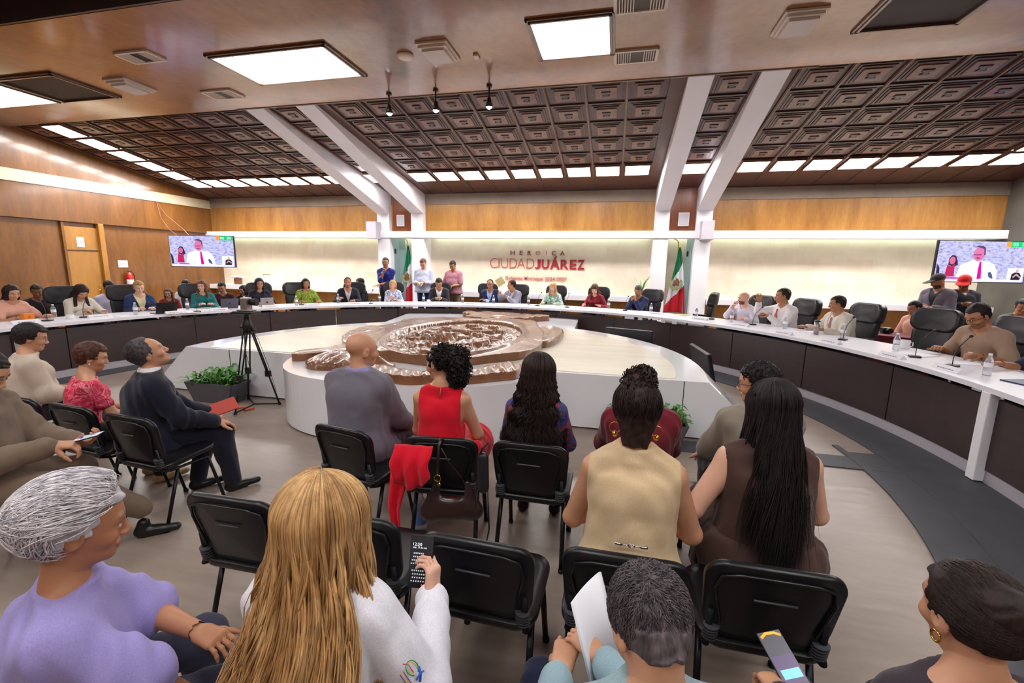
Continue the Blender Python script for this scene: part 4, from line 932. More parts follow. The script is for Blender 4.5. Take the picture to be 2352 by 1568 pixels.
SKINS = dict(fair=srgb(226, 176, 152), tan=srgb(204, 150, 118), olive=srgb(178, 122, 88), brown=srgb(142, 92, 66), dark=srgb(112, 70, 52))
def person(label, at, ztop, heading, z0=0.0, **kw):
    """places a figure so that its head stands at AT and its crown at height ZTOP"""
    k = kw.pop('sc', 1.0)
    for _ in range(4):
        q = Person.__new__(Person); q._dry = True; q.__init__(label, (0, 0, z0), heading, sc=k, **kw); t_ = z0+q.hc[2]+.118*q.hk; k = float(np.clip(k*(1+(ztop-t_)/(1.32 if kw.get('stand') is None else 1.75)*1.5), .86, 1.14))
    h = R(heading); x = q.hc[0]*math.cos(h)-q.hc[1]*math.sin(h); y = q.hc[0]*math.sin(h)+q.hc[1]*math.cos(h)
    return Person(label, (at[0]-x, at[1]-y, z0), heading, sc=k, **kw)
class Person:
    _dry = False
    def __init__(s, label, loc, heading, seat=.45, stand=False, sc=1.0, sex='m', bulk=1.0, skin='tan', lean=(8, 0), twist=0, head=(0, 0, 0), fine=.006, coarse=.011,
                 hands=None, group=None, knee=(.46, .46), feet=None, spread=.10, reach=None, cat='person', hs=1.0, hoff=0.0):
        """heading: direction the figure faces, degrees counter-clockwise from +Y; hands: local targets (R, L); head: (yaw left, pitch down, tilt)"""
        s.root = None if s._dry else thing('person', label, cat, loc, R(heading), group)
        s.sc, s.sex, s.bulk, s.fine, s.coarse = sc, sex, bulk, fine, coarse; s.skin = np.array(SKINS[skin][:3]); s.stand = stand
        k = sc; fwd = V3(0, 1, 0)
        hz = (.92*k if stand else seat+.10*k); s.H = V3(0, 0, hz)
        L = rotm((1, 0, 0), -lean[0]) @ rotm((0, 1, 0), lean[1]); s.L = L
        T = L @ rotm((0, 0, 1), twist); s.T = T
        s.W = s.H+L @ V3(0, 0, .17*k); s.C = s.H+L @ V3(0, .0, .34*k); s.N = s.H+L @ V3(0, -.01, .495*k)
        sw = (.162 if sex == 'm' else .142)*k*(1+.35*(bulk-1)); s.sw = sw
        s.S = [s.H+L @ V3(0, 0, .415*k)+T @ V3(q*sw, -.005, 0) for q in (1, -1)]
        HM = rotm((0, 0, 1), head[0]) @ rotm((1, 0, 0), -head[1]) @ rotm((0, 1, 0), head[2]); s.HM = HM
        s.hk = k*hs*(1.0 if sex == 'm' else .95)
        s.hc = s.N+V3(0, 0, .035*k+hoff)+(rotm((0, 0, 1), head[0]*.5) @ rotm((1, 0, 0), -(lean[0]*.6+head[1]*.5)) @ V3(0, .025, .125))*k
        # legs
        s.hip = [s.H+V3(q*.085*k*(1+.3*(bulk-1)), 0, -.01) for q in (1, -1)]
        if stand:
            s.knee = [V3(q*.10*k, .02, .49*k) for q in (1, -1)]; s.ank = [V3(q*.11*k, 0, .085*k) for q in (1, -1)]
        else:
            s.knee = [V3(q*(spread+.04), knee[i]*k, seat+.06+.0*k) for i, q in enumerate((1, -1))]
            s.ank = [V3(q*(spread+.02), knee[i]*k+.02, .085) for i, q in enumerate((1, -1))]
        if feet: s.ank = [V3(*f) for f in feet]
        # arms
        if hands is None: hands = [(.12, .42, seat+.16), (-.12, .42, seat+.16)] if not stand else [(.27, .08, .80*k), (-.27, .08, .80*k)]
        s.wr, s.elb = [], []
        for i, q in enumerate((1, -1)):
            t_ = V3(*hands[i]); a, b = .285*k, .25*k; d = t_-s.S[i]; D = np.linalg.norm(d)
            if D > (a+b)*.995: t_ = s.S[i]+d/D*(a+b)*.995; d = t_-s.S[i]; D = np.linalg.norm(d)
            x = (a*a-b*b+D*D)/(2*D); hgt = math.sqrt(max(0, a*a-x*x)); u = d/D
            pole = nrm(V3(q*.55, -.35, -.8)) if len(hands) < 4 or hands[2+i] is None else nrm(V3(*hands[2+i]))
            pole = nrm(pole-u*(pole@u)); s.wr.append(t_); s.elb.append(s.S[i]+u*x+pole*hgt)
        s.hposes = [None, None]; s.extra = []
    # ---- pieces of anatomy
    def hp(s, p): return s.hc+s.HM @ (np.asarray(p, float)*s.hk)
    def torso(s, F, g=0.0, full=True):
        k, b, T, L = s.sc, s.bulk, s.T, s.L; side = T @ V3(1, 0, 0); fw = T @ V3(0, 1, 0); up = L @ V3(0, 0, 1)
        m = s.sex == 'm'; kk = .06
        ch = .115 if m else .100
        F.rc(s.S[0]*.58+s.S[1]*.42-up*.09*k, s.S[0]*.42+s.S[1]*.58-up*.09*k, ch*k*b**.6+g, ch*k*b**.6+g, kk, side, 1.28 if m else 1.22)
        F.rc(s.C, s.W, (.112 if m else .096)*k*b**.7+g, (.108 if m else .092)*k*b+g, kk, side, 1.32)
        F.rc(s.W+fw*.02*(b-1), s.H+V3(0, 0, .0), (.105 if m else .098)*k*b+g, (.118 if m else .125)*k*b**.8+g, kk, side, 1.32)
        F.rc(s.H+V3(0, .0, -.0), s.H+V3(0, .06 if not s.stand else 0, -.02), .115*k*b**.8+g, .10*k*b**.8+g, kk, side, 1.35)
        if b > 1.12: F.el(s.W+fw*.06*b+up*.0, V3(.13, .11, .13)*b*k+g, np.stack([side, fw, up], 1), .06)
        # shoulders / trapezius
        for i in (0, 1): F.rc(s.N+up*(.025*k), s.S[i]+up*.0, .040*k+g, (.058 if m else .050)*k*b**.4+g, .04)
        if not m:
            for q in (1, -1): F.el(s.C+fw*(.085*k*b**.5)+side*q*.07*k+up*.01, V3(.062, .055, .06)*k*b**.5+g, None, .04)
    def neck(s, F, g=0.0, top=1.0):
        F.rc(s.N-s.L @ V3(0, 0, .03), s.hp((0, -.022, -.055)), (.062 if s.sex == 'm' else .054)*s.sc+g, (.056 if s.sex == 'm' else .048)*s.sc+g, .03)
    def arm(s, F, i, g=0.0, t0=0, t1=2.0):
        """t in 0..1 upper arm, 1..2 forearm"""
        k = s.sc; b = s.bulk**.6*(1 if s.sex == 'm' else .9); A = [s.S[i], s.elb[i], s.wr[i]]
        ru = (.056*k*b, .043*k*b); rf = (.042*k*b, .029*k)
        def P(t_): return (A[0]+(A[1]-A[0])*t_) if t_ <= 1 else (A[1]+(A[2]-A[1])*(t_-1))
        def rr(t_): return (ru[0]+(ru[1]-ru[0])*t_) if t_ <= 1 else (rf[0]+(rf[1]-rf[0])*(t_-1))
        if t0 < 1: F.rc(P(t0), P(min(1, t1)), rr(t0)+g, rr(min(1, t1))+g, .03)
        if t1 > 1: F.rc(P(max(1, t0)), P(t1), rr(max(1, t0))+g, rr(t1)+g, .02)
    def leg(s, F, i, g=0.0, t1=2.0):
        k, b = s.sc, s.bulk**.6
        F.rc(s.hip[i], s.knee[i], .088*k*b+g, .058*k*b+g, .05)
        if t1 > 1:
            e = s.knee[i]+(s.ank[i]-s.knee[i])*(t1-1); F.rc(s.knee[i], e, .057*k*b+g, (.045+.0*b)*k+g, .03)
            F.rc(s.knee[i]+(s.ank[i]-s.knee[i])*.25-V3(0, .02, 0), s.knee[i]+(s.ank[i]-s.knee[i])*.5-V3(0, .015, 0), .05*k*b+g, .045*k*b+g, .03)
    def hand(s, i, pose='relax', d=None, n=None, scale=1.0):
        """d: finger direction, n: palm normal (palm faces n). Returns field for hand i"""
        k = s.sc*scale*(1 if s.sex == 'm' else .92); w_ = s.wr[i]; q = (1, -1)[i]
        fa = nrm(s.wr[i]-s.elb[i]); d = nrm(fa if d is None else V3(*d)); n = V3(0, 0, -1) if n is None else V3(*n); n = nrm(n-d*(n@d))
        sd = np.cross(n, d)*q   # towards thumb side
        F = Field(); F.rc(w_-fa*.03, w_+d*.02*k, .027*k, .026*k, .02, n, .8)
        for j in range(4):
            o = (.030-.020*j)*k; F.rc(w_+d*.02*k+sd*o*.6, w_+d*.082*k+sd*o, .017*k, .0145*k, .018, n, .85)
        curl = dict(relax=(18, 25, 20), flat=(4, 5, 4), fist=(70, 85, 60), hold=(35, 45, 30), point=(55, 70, 50), pinch=(38, 40, 30))[pose]
        Ls = ((.040, .024, .020), (.044, .028, .021), (.041, .026, .020), (.032, .020, .018))
        for j in range(4):
            o = (.030-.020*j)*k; p = w_+d*.084*k+sd*o; dd = nrm(d+sd*(.10-.07*j)); cu = curl if not (pose == 'point' and j == 0) else (8, 8, 5); ax = np.cross(dd, n)
            for m in range(3):
                dd = rotm(ax, cu[m]*(1+.06*j)) @ dd; e = p+dd*Ls[j][m]*k; F.rc(p, e, (.0095-.0008*m-.0005*j)*k, (.0088-.001*m-.0005*j)*k, .005); p = e
        p = w_+d*.022*k+sd*.026*k+n*.008*k; dd = nrm(d*.62+sd*(.62 if pose in ('relax', 'flat') else .35)+n*(.35 if pose in ('relax', 'flat') else .7))
        for m, l in enumerate((.042, .032, .026)):
            e = p+dd*l*k; F.rc(p, e, (.015-.003*m)*k, (.0125-.0025*m)*k, .009); p = e; dd = nrm(dd+d*.35+(n*.3 if pose in ('fist', 'hold', 'pinch') else 0))
        return F
    def head_field(s, F=None):
        F = F or Field(); P, M, k = s.hp, s.HM, s.hk; m = s.sex == 'm'; e = lambda c, r, kk=.02, op='a', rot=None: F.el(P(c), V3(*r)*k, M if rot is None else M @ rot, kk, op)
        e((0, -.018, .035), (.076, .096, .084), .03); e((0, .02, .012), (.069, .076, .082), .03)
        e((0, .028, -.045), (.056 if m else .052, .058, .070), .03); e((0, .040, -.088), (.040 if m else .034, .042, .028), .03)
        e((0, .072, -.100), (.020 if m else .016, .016, .014), .02)
        F.rc(P((-.034, .080, .018)), P((.034, .080, .018)), .013*k, .013*k, .015)
        for q in (1, -1):
            F.el(P((q*.031, .098, -.002)), V3(.017, .016, .012)*k, M, .012, 's'); F.el(P((q*.030, .079, -.003)), V3(.0145, .014, .0125)*k, M, .003)
            F.el(P((q*.042, .062, -.035)), V3(.022, .025, .022)*k, M, .02)
            F.el(P((q*.077, -.008, -.012)), V3(.009, .021, .034)*k, M @ rotm((0, 0, 1), -q*18) @ rotm((1, 0, 0), -12), .006)
            F.el(P((q*.087, -.003, -.012)), V3(.005, .010, .016)*k, M @ rotm((0, 0, 1), -q*18), .004, 's')
            F.el(P((q*.012, .100, -.040)), V3(.009, .011, .008)*k, M, .006)
        F.rc(P((0, .084, .012)), P((0, .108, -.032)), .008*k, .012*k, .010)
        F.el(P((0, .086, -.066)), V3(.026, .012, .0065)*k, M, .006); F.el(P((0, .084, -.078)), V3(.022, .012, .0075)*k, M, .006)
        F.rc(P((-.02, .100, -.0715)), P((.02, .100, -.0715)), .0016*k, .0016*k, .003, op='s')
        return F
    def bodyfield(s, arms=True, legs=True):
        F = Field(); s.torso(F); s.neck(F)
        for i in (0, 1): s.arm(F, i); s.leg(F, i)
        return F
    def build_body(s, hair_c=(.03, .02, .02), beard=None, lips=None, stub=None, bare=(0, 2), poses=('relax', 'relax'), hd=(None, None), hn=(None, None), bareleg=False):
        F = s.bodyfield(); HF = s.head_field(Field()); s.neck(HF)
        pl = [];
        V, Q = mesh_field(F, s.coarse); ce = V[Q].mean(1)
        # leave out the coarse patch round the head and past the wrists; finer patches of the same body take over there
        up = nrm(s.HM @ V3(0, 0, 1)); keep = ((ce-s.hp((0, 0, -.075))) @ up) < .0
        for i in (0, 1):
            fa = nrm(s.wr[i]-s.elb[i]); keep &= ~((((ce-s.wr[i]) @ fa) > -.012) & (np.linalg.norm(ce-s.wr[i], axis=1) < .12))
        # keep only mesh that belongs to the torso side of the neck
        pl.append((V, Q[keep]))
        V, Q = mesh_field(HF, s.fine); ce = V[Q].mean(1); nb = s.N; q = ((ce-nb) @ nrm(s.hc-nb)) > -.02; pl.append((V, Q[q]))
        for i in (0, 1):
            HFi = s.hand(i, poses[i], hd[i], hn[i]); s.hposes[i] = HFi; pl.append(mesh_field(HFi, min(s.fine, .0045)))
        off = 0; VV, QQ = [], []
        for V, Q in pl: VV.append(V); QQ.append(Q+off); off += len(V)
        V, Q = np.concatenate(VV), np.concatenate(QQ)
        used = np.zeros(len(V), bool); used[Q.ravel()] = True; mp = np.cumsum(used)-1; V = V[used]; Q = mp[Q]
        C = np.tile(s.skin, (len(V), 1)); X = ((V-s.hc) @ s.HM)/s.hk; x, y, z = X.T; r_ = np.linalg.norm(X, axis=1); near = r_ < .16
        def paint(mask, c, a=1): C[mask] = C[mask]*(1-a)+np.array(c[:3])*a
        red = np.exp(-(((np.abs(x)-.04)/.02)**2+((z+.03)/.02)**2))*(y > .03)*near; C[:] = C*(1-red[:, None]*np.array([0, .12, .10]))
        lp = lips or tuple(s.skin*np.array([.85, .6, .6])); paint(near & (np.abs(x) < .021) & (y > .080) & (z < -.0625) & (z > -.082), lp)
        hc = np.array(hair_c[:3]); bz = .024+.004*np.cos(x*40); paint(near & (np.abs(np.abs(x)-.032) < .018) & (y > .065) & (np.abs(z-bz) < .0045), hc, .85)
        for q in (1, -1):
            de = np.linalg.norm(X-V3(q*.030, .079, -.003), axis=1); paint(near & (de < .0175) & (y > .085) & (np.abs(z+.003) < .0045), (.62, .58, .56)); paint(near & (np.hypot(x-q*.030, z+.003) < .0065) & (y > .082), (.03, .02, .015))
            paint(near & (np.hypot((x-q*.030)/1.6, z-.0045) < .0115) & (z > .0035) & (z < .0075) & (y > .08), tuple(s.skin*.35))
        if beard == 'full': paint(near & (z < -.048-.25*np.clip(.06-y, -.02, .06)) & (z > -.118) & (y > .012) & ~((np.abs(x) < .022) & (y > .08) & (z > -.085) & (z < -.062)), hc, .85)
        if beard in ('full', 'moustache', 'goatee'): paint(near & (np.abs(x) < .030) & (y > .075) & (z < -.046) & (z > -.062), hc, .85)
        if beard == 'goatee': paint(near & (np.abs(x) < .022) & (y > .065) & (z < -.085) & (z > -.115), hc, .85)
        if beard == 'stubble': paint(near & (z < -.045) & (z > -.115) & (y > .01), hc, .3)
        o = obj('body', npmesh('body', V, Q, C), M_skin, s.root); return o
    # ---- coverings
    def cloth(s, name, build, mat, h=None, cut=None, fold=.004, seed=0, label=None, fq=1.0):
        F = Field(); build(F); h = h or s.coarse
        def post(D, g):
            if fold: 
                x, y, z = g[..., 0]+seed*.37, g[..., 1], g[..., 2]
                D = D+fold*(np.sin(31*fq*x+9*np.sin(13*y)+17*fq*z)+.7*np.sin(23*fq*z-29*x*fq+5*np.sin(19*y+seed)))*.5
            if cut is not None: D = np.maximum(D, cut(g))
            return D
        V, Q = mesh_field(F, h, post=post); o = obj(name, npmesh(name, V, Q), mat, s.root)
        if label: o['label'] = label
        return o
    def collar_cut(s, up_=.035, slope=.9):
        n = nrm(s.L @ V3(0, -slope*.35, 1)); c = s.N+n*up_
        return lambda g: ((g-c) @ n)*1.0 if True else None
    def top(s, mat, sleeve=1.9, g=.012, name='shirt', neckup=.03, vneck=0, open_=0, length=.0, h=None, fold=.004, seed=0, label=None, collar=True, loose=.0, armg=None, straps=None, fq=1.0):
        ag = g if armg is None else armg
        def b(F):
            s.torso(F, g)
            if collar: F.rc(s.N-s.L @ V3(0, 0, .03), s.N+(s.hc-s.N)*.35, .066*s.sc+g*.5, .064*s.sc+g*.5, .02)
            for i in (0, 1):
                if sleeve > 0: s.arm(F, i, ag+.002, 0, min(sleeve, 1.93)); 
                if sleeve > 0 and loose: s.arm(F, i, ag+loose, max(0, min(sleeve, 1.9)-.25), min(sleeve, 1.93))
            if length: F.rc(s.H, s.H-V3(0, 0, length)+V3(0, .0 if s.stand else .10, .0), .13*s.bulk*s.sc+g, .15*s.sc*s.bulk+g, .05, V3(1, 0, 0), 1.3)
        n = nrm(s.L @ V3(0, -.22, 1)); c = s.N+n*neckup; fw = s.T @ V3(0, 1, 0); side = s.T @ V3(1, 0, 0); upv = s.L @ V3(0, 0, 1)
        def cut(G):
            d = (G-c) @ n
            if vneck or open_:
                v = G-s.N; f = v @ fw; l = v @ side; u = v @ upv; dep = max(vneck, open_)
                w_ = np.clip((u+dep)/dep, 0, 1.2)*(.075 if not open_ else .085)+(.0 if not open_ else .006); q = np.minimum(np.minimum(f-.02, w_-np.abs(l)), u+dep+(.3 if open_ else 0)); d = np.maximum(d, q)
            if sleeve <= 0:   # armholes
                for i in (0, 1):
                    ss = s.S[i]; out = nrm(ss-s.N); af = .93 if straps is None else straps; pl = (G-(s.S[0]*(af if i == 0 else 1-af)+s.S[1]*(1-af if i == 0 else af))) @ (side*(1, -1)[i]); top_ = (G-ss) @ upv+.16; d = np.maximum(d, np.minimum(pl, top_))
            if not s.stand or True:
                zc = s.H[2]-.06-length; d = np.maximum(d, zc-G[..., 2])
            return d
        return s.cloth(name, b, mat, h, cut, fold, seed, label, fq)
    def trousers(s, mat, g=.014, t1=1.97, name='trousers', h=None, fold=.004, seed=3):
        def b(F):
            F.rc(s.H, s.H+V3(0, .03, -.02), .118*s.sc*s.bulk**.8+g, .105*s.sc*s.bulk**.8+g, .05, V3(1, 0, 0), 1.32)
            for i in (0, 1): s.leg(F, i, g, t1)
        zc = s.H[2]+.10*s.sc
        return s.cloth(name, b, mat, h or s.coarse*1.15, lambda G: G[..., 2]-zc, fold, seed)
    def skirt(s, mat, g=.02, drop=.35, name='skirt', h=None):
        def b(F):
            F.rc(s.H, s.H+V3(0, .05, -.01), .13*s.sc*s.bulk+g, .12*s.sc*s.bulk+g, .05, V3(1, 0, 0), 1.35)
            for i in (0, 1): F.rc(s.hip[i], s.knee[i], .1*s.sc+g, .085*s.sc+g, .08)
            if not s.stand: F.rc(s.knee[0]*.5+s.knee[1]*.5, s.knee[0]*.5+s.knee[1]*.5-V3(0, 0, drop), .09+g, .10+g, .08, V3(1, 0, 0), 1.6)
        zc = s.H[2]+.10*s.sc; return s.cloth(name, b, mat, h or s.coarse*1.15, lambda G: G[..., 2]-zc, .006, 5)
    def shoes(s, mat, name='shoe'):
        for i, q in enumerate((1, -1)):
            F = Field(); a = s.ank[i]; d = nrm(V3(a[0]-s.knee[i][0]*.6, .6, 0)+V3(0, .4, 0)) if not s.stand else V3(q*.2, 1, 0); d = nrm(V3(d[0]*.3, d[1], 0)); z = .035
            b0 = V3(a[0], a[1]-.03, z); F.rc(b0, b0+d*.20, .036, .032, .02, V3(0, 0, 1), .8); F.rc(V3(a[0], a[1]-.02, .05), V3(a[0], a[1]-.005, .095), .038, .036, .02); F.rc(b0+d*.02, b0+d*.12, .04, .03, .02)
            V, Q = mesh_field(F, .009, post=lambda D, G: np.maximum(D, .004-G[..., 2])); obj(name, npmesh(name, V, Q), mat, s.root)
    def tie(s, mat, length=.30):
        fw = s.T @ V3(0, 1, 0); r_ = .112*s.sc*s.bulk**.7
        def fr(u): c = s.N+(s.L @ V3(0, 0, -u)); return c+fw*(r_*(.45+min(1, u/.12)*.62)+.046)
        F = Field(); F.rc(fr(.045), fr(.065), .018, .013, .01, fw, .6); ps = [fr(u) for u in (.07, .15, length)]
        for a, b, ra, rb in ((ps[0], ps[1], .013, .022), (ps[1], ps[2], .022, .032)): F.rc(a, b, ra, rb, .008, fw, .35)
        V, Q = mesh_field(F, .006); obj('tie', npmesh('tie', V, Q), mat, s.root)
    def hair(s, style, mat, h=None, seed=0, vol=.009, name='hair'):
        h = h or max(.0055, s.fine); P, M, k = s.hp, s.HM, s.hk
        F = Field(); e = lambda c, r, kk=.02: F.el(P(c), V3(*r)*k, M, kk)
        vf = vol*(.55 if style in ('short', 'balding', 'crop') else .8); e((0, -.018, .036), (.077+vol*.8, .097+vol, .085+vol)); e((0, .012, .022), (.069+vf, .076+vf, .082+vf))
        a, b, c0 = .62, .78, -.006
        if style == 'wild': F.rc(P((0, -.06, -.03)), P((0, -.075, -.10)), .066*k, .05*k, .03, s.HM @ V3(1, 0, 0), 1.2)
        if style in ('short', 'balding', 'crop', 'receding'): F.rc(P((0, -.06, -.03)), P((0, -.065, -.065)), (.048+vol*.3)*k, .034*k, .03, s.HM @ V3(1, 0, 0), 1.15)
        if style == 'bob':
            for q in (1, -1): F.rc(P((q*.062, .005, .02)), P((q*.066, .012, -.10)), .030*k, .028*k, .04); F.rc(P((q*.05, -.04, .02)), P((q*.055, -.045, -.11)), .04*k, .038*k, .04)
            F.rc(P((0, -.06, .02)), P((0, -.065, -.12)), .052*k, .045*k, .04, M @ V3(1, 0, 0), 1.4)
        if style == 'longbase':
            for q in (1, -1): F.rc(P((q*.062, -.01, .02)), P((q*.060, -.015, -.09)), .028*k, .026*k, .04)
            F.rc(P((0, -.055, .0)), P((0, -.06, -.12)), .058*k, .052*k, .04, M @ V3(1, 0, 0), 1.3)
        if style in ('long', 'longfront'):
            bk = s.T @ V3(0, -1, 0); sd = s.T @ V3(1, 0, 0); dn = s.L @ V3(0, 0, -1); r0 = .105*s.bulk**.6*s.sc
            for q in (1, -1): F.rc(P((q*.062, .0, .02)), P((q*.068, .0, -.10)), .030*k, .030*k, .04)
            F.rc(P((0, -.055, .0)), P((0, -.07, -.12)), .062*k, .058*k, .04, M @ V3(1, 0, 0), 1.35)
            base = s.N+bk*(r0*.75)+dn*.02; F.rc(P((0, -.07, -.10)), base+bk*.03, .058*k, .05*k, .04, sd, 1.7); F.rc(base+bk*.03, base+dn*.17+bk*.055, .05*k, .028*k, .04, sd, 2.2)
            if style == 'longfront':
                for q in (1, -1): F.rc(P((q*.072, .01, -.08)), s.N+sd*q*.085+s.T @ V3(0, .10, -.10)*s.sc, .028*k, .028*k, .03); F.rc(s.N+sd*q*.085+s.T @ V3(0, .10, -.10)*s.sc, s.N+sd*q*.085+s.T @ V3(0, .135, -.2)*s.sc, .028*k, .012*k, .03)
        if style == 'bun': F.el(P((0, -.095, .075)), V3(.05, .045, .045)*k, M, .02)
        if style == 'highbun': F.rc(P((0, -.055, -.03)), P((0, -.05, -.125)), .062*k, .046*k, .03, s.HM @ V3(1, 0, 0), 1.2); F.el(P((0, -.05, .125)), V3(.058, .058, .055)*k, M, .04); F.rc(P((0, -.06, .06)), P((0, -.05, .12)), .06*k, .045*k, .04)
        if style == 'curlypony': F.el(P((.02, -.135, .03)), V3(.085, .08, .09)*k, M, .03); F.el(P((.035, -.14, -.06)), V3(.08, .07, .085)*k, M, .04); F.el(P((.03, -.12, -.12)), V3(.06, .05, .05)*k, M, .03)
        if style == 'afro': e((0, -.02, .045), (.098, .112, .10), .03)
        amp = dict(curlypony=.011, afro=.008).get(style, .0025)
        def post(D, G):
            X = ((G-s.hc) @ M)/k; x, y, z = X[..., 0], X[..., 1], X[..., 2]
            D = D+amp*(np.sin(95*x+3*np.sin(40*z+seed))*np.sin(80*z+2*np.sin(50*y))+.6*np.sin(150*y+60*x)*np.sin(130*z+seed))
            lo_ = .62*y-.78*z-c0+.006*np.sin(90*x+seed)+.35*np.clip(np.abs(x)-.045, 0, .03)*(y > .02)
            if style in ('long', 'longfront', 'longbase', 'bob', 'curlypony'):
                face = np.minimum(np.minimum(y-.025-.35*np.abs(x)*0, .062-np.abs(x)), .072-z-.35*np.abs(x)); D = np.maximum(D, face); ear = 0
            else:
                nz = .004*np.sin(110*x+seed)+.003*np.sin(170*z+60*y); hl = .070 if style != 'balding' else .060
                keep = np.minimum(np.minimum(hl-z+nz if style != 'receding' else np.maximum(hl-.01-z+nz, y-.005-nz*2), np.maximum(y-.034-nz, .018-z)), np.minimum(np.maximum(y-.022-nz, -.010-z), np.maximum(y+.026, (-.072 if style != 'highbun' and style != 'wild' else -.135)-z+nz)))
                D = np.maximum(D, keep)
            if style == 'balding': D = np.maximum(D, np.minimum(z-.058+.4*y*0, y+.075)); D = np.maximum(D, np.minimum(z-.02, y-.03))
            return D
        V, Q = mesh_field(F, h, post=post); return obj(name, npmesh(name, V, Q), mat, s.root)
    def glasses(s, mat=None):
        bm = BM(); P = s.hp
        for q in (1, -1):
            tube(bm, [P((q*.032+.021*math.cos(a)*1.0, .1, -.002+.017*math.sin(a))) for a in [2*PI*i/14 for i in range(15)]], .0016, 5, False); tube(bm, [P((q*.053, .098, .002)), P((q*.080, .05, .003)), P((q*.083, -.005, .002))], .0018, 5)
        tube(bm, [P((-.011, .101, .0)), P((0, .106, .004)), P((.011, .101, .0))], .0018, 5); return obj('glasses', bm, mat or M_black, s.root)
    def earrings(s, mat, r_=.013, drop=.045):
        for q in (1, -1):
            c = s.hp((q*.080, -.004, -.045)); bm = BM(); tube(bm, [c+V3(0, r_*math.cos(a), -r_+r_*math.sin(a)) for a in [2*PI*i/16 for i in range(17)]], r_*.22, 6, False); obj('earring', bm, mat, s.root)
    def watch(s, i, mat):
        fa = nrm(s.wr[i]-s.elb[i]); c = s.wr[i]-fa*.03; n1 = nrm(np.cross(fa, V3(0, 0, 1))); n2 = np.cross(fa, n1); bm = BM(); r_ = .033*s.sc
        for o in (-.007, 0, .007): tube(bm, [c+fa*o+(n1*math.cos(a)+n2*math.sin(a))*r_ for a in [2*PI*j/16 for j in range(17)]], .004, 6, False)
        obj('wristwatch', bm, mat, s.root)
    def local(s, p):
        """a world point in this figure's own frame"""
        v = V3(*p)-V3(*s.root.location); h = -s.root.rotation_euler[2]; return V3(v[0]*math.cos(h)-v[1]*math.sin(h), v[0]*math.sin(h)+v[1]*math.cos(h), v[2])
    def locks(s, mat, n=260, L=.42, spread=.17, wave=.016, freq=2.6, r_=.010, phi=120, back=.135, seed=1, npt=20, vol=.008, base=.0, name='hair_locks', taper=.15, part=.0, jit=.02, flat=.55, crown=(0, -.015), clump=9.0):
        rg = np.random.RandomState(seed); PP, RR = [], []; k = s.hk; up = s.L @ V3(0, 0, 1); fw = s.T @ V3(0, 1, 0); sd = s.T @ V3(1, 0, 0)
        for q in range(n):
            ph = R((rg.rand()*2-1)*phi); sx, cy = math.sin(ph), math.cos(ph); lay = rg.rand()*vol; e0 = R(88-25*rg.rand()*rg.rand()); ll = L*(.82+.26*rg.rand())*(1-.22*abs(sx)); gi = int((ph+4)*clump); w0 = 6.28*((gi*.618) % 1)+rg.randn()*.35; f0 = freq*(.85+.3*((gi*.377) % 1)); am = wave*(.7+.4*rg.rand())
            pts = []; nh = npt//2
            for i in range(nh):
                el = e0+(R(-6)-e0)*i/(nh-1); ce = math.cos(el)
                pts.append(s.hp(((.084+vol*.5+lay)*sx*ce+crown[0]*(1-i/nh), -.018-(.104+vol*.5+lay)*cy*ce+crown[1]*(1-i/nh), .036+(.092+vol*.5+lay)*math.sin(el))))
            h0 = pts[-1]; y_ = (-back*max(.0, cy)**.5 if cy > 0 else .06)-(.015*rg.rand()); lat = sx*spread+rg.randn()*jit; e = s.N+sd*lat+fw*(y_ if abs(sx) < .93 else .02)-up*(ll-.07); m1 = s.hp((.092*sx, -.018-.112*cy, -.10))+sd*sx*spread*.18
            for i in range(1, npt-nh+1):
                t_ = i/(npt-nh); a = (1-t_)**2; b = 2*t_*(1-t_); c = t_*t_; p = h0*a+(m1+np.array([0, 0, .0]))*b+e*c; p = p+sd*am*math.sin(w0+f0*t_*6.28)*min(1, t_*1.6)+fw*am*.6*math.cos(w0*1.3+f0*t_*6.28)*min(1, t_*1.6)-fw*.004; pts.append(p)
            rr = [r_*(.35+.65*min(1, i/4))*(1-(1-taper)*max(0, (i/(npt-1)-.72)/.28)) for i in range(len(pts))]
            PP.append(pts); RR.append(rr)
        return obj(name, strand_mesh(name, PP, RR, 5, flat), mat, s.root)
    def tufts(s, mat, n=1200, L=.03, r_=.0022, comb=(0, -1, -.1), lift=.35, seed=2, zmin=None, region=None, name='hair_tufts', npt=4, curl=0.0, wrap=False, vol=.012, spray=.22):
        rg = np.random.RandomState(seed); PP, RR = [], []; c = 0
        while c < n:
            v = rg.randn(3); v /= np.linalg.norm(v); X = V3(0, -.018, .036)+v*V3(.082, .102, .091)
            if not region(X, rg): continue
            c += 1; nn = nrm(v/V3(.082, .102, .091)); g = nrm(V3(*comb)+rg.randn(3)*spray); g = nrm(g-nn*(g@nn)); p = X; pts = [s.hp(p)]; l = L*(.7+.6*rg.rand())/npt
            lay = rg.rand()
            for i in range(npt):
                if wrap:
                    cc_ = V3(0, -.018, .036); rd = V3(.082, .102, .091); u = (p-cc_)/rd; nn = nrm(u/rd); g2 = nrm(g+rg.randn(3)*curl); g2 = nrm(g2-nn*(g2@nn)); g = g2; p = p+g2*l; u = (p-cc_)/rd; p = cc_+u/np.linalg.norm(u)*(1.03+(vol/.09)*lay*min(1, (i+1)/2.5))*rd; pts.append(s.hp(p))
                else: d = nrm(g+nn*lift*(1-i/npt)-nn*.35*(i/npt)+rg.randn(3)*curl); p = p+d*l; pts.append(s.hp(p))
            PP.append(pts); RR.append([r_]*npt+[r_*.2])
        return obj(name, strand_mesh(name, PP, RR, 4), mat, s.root)
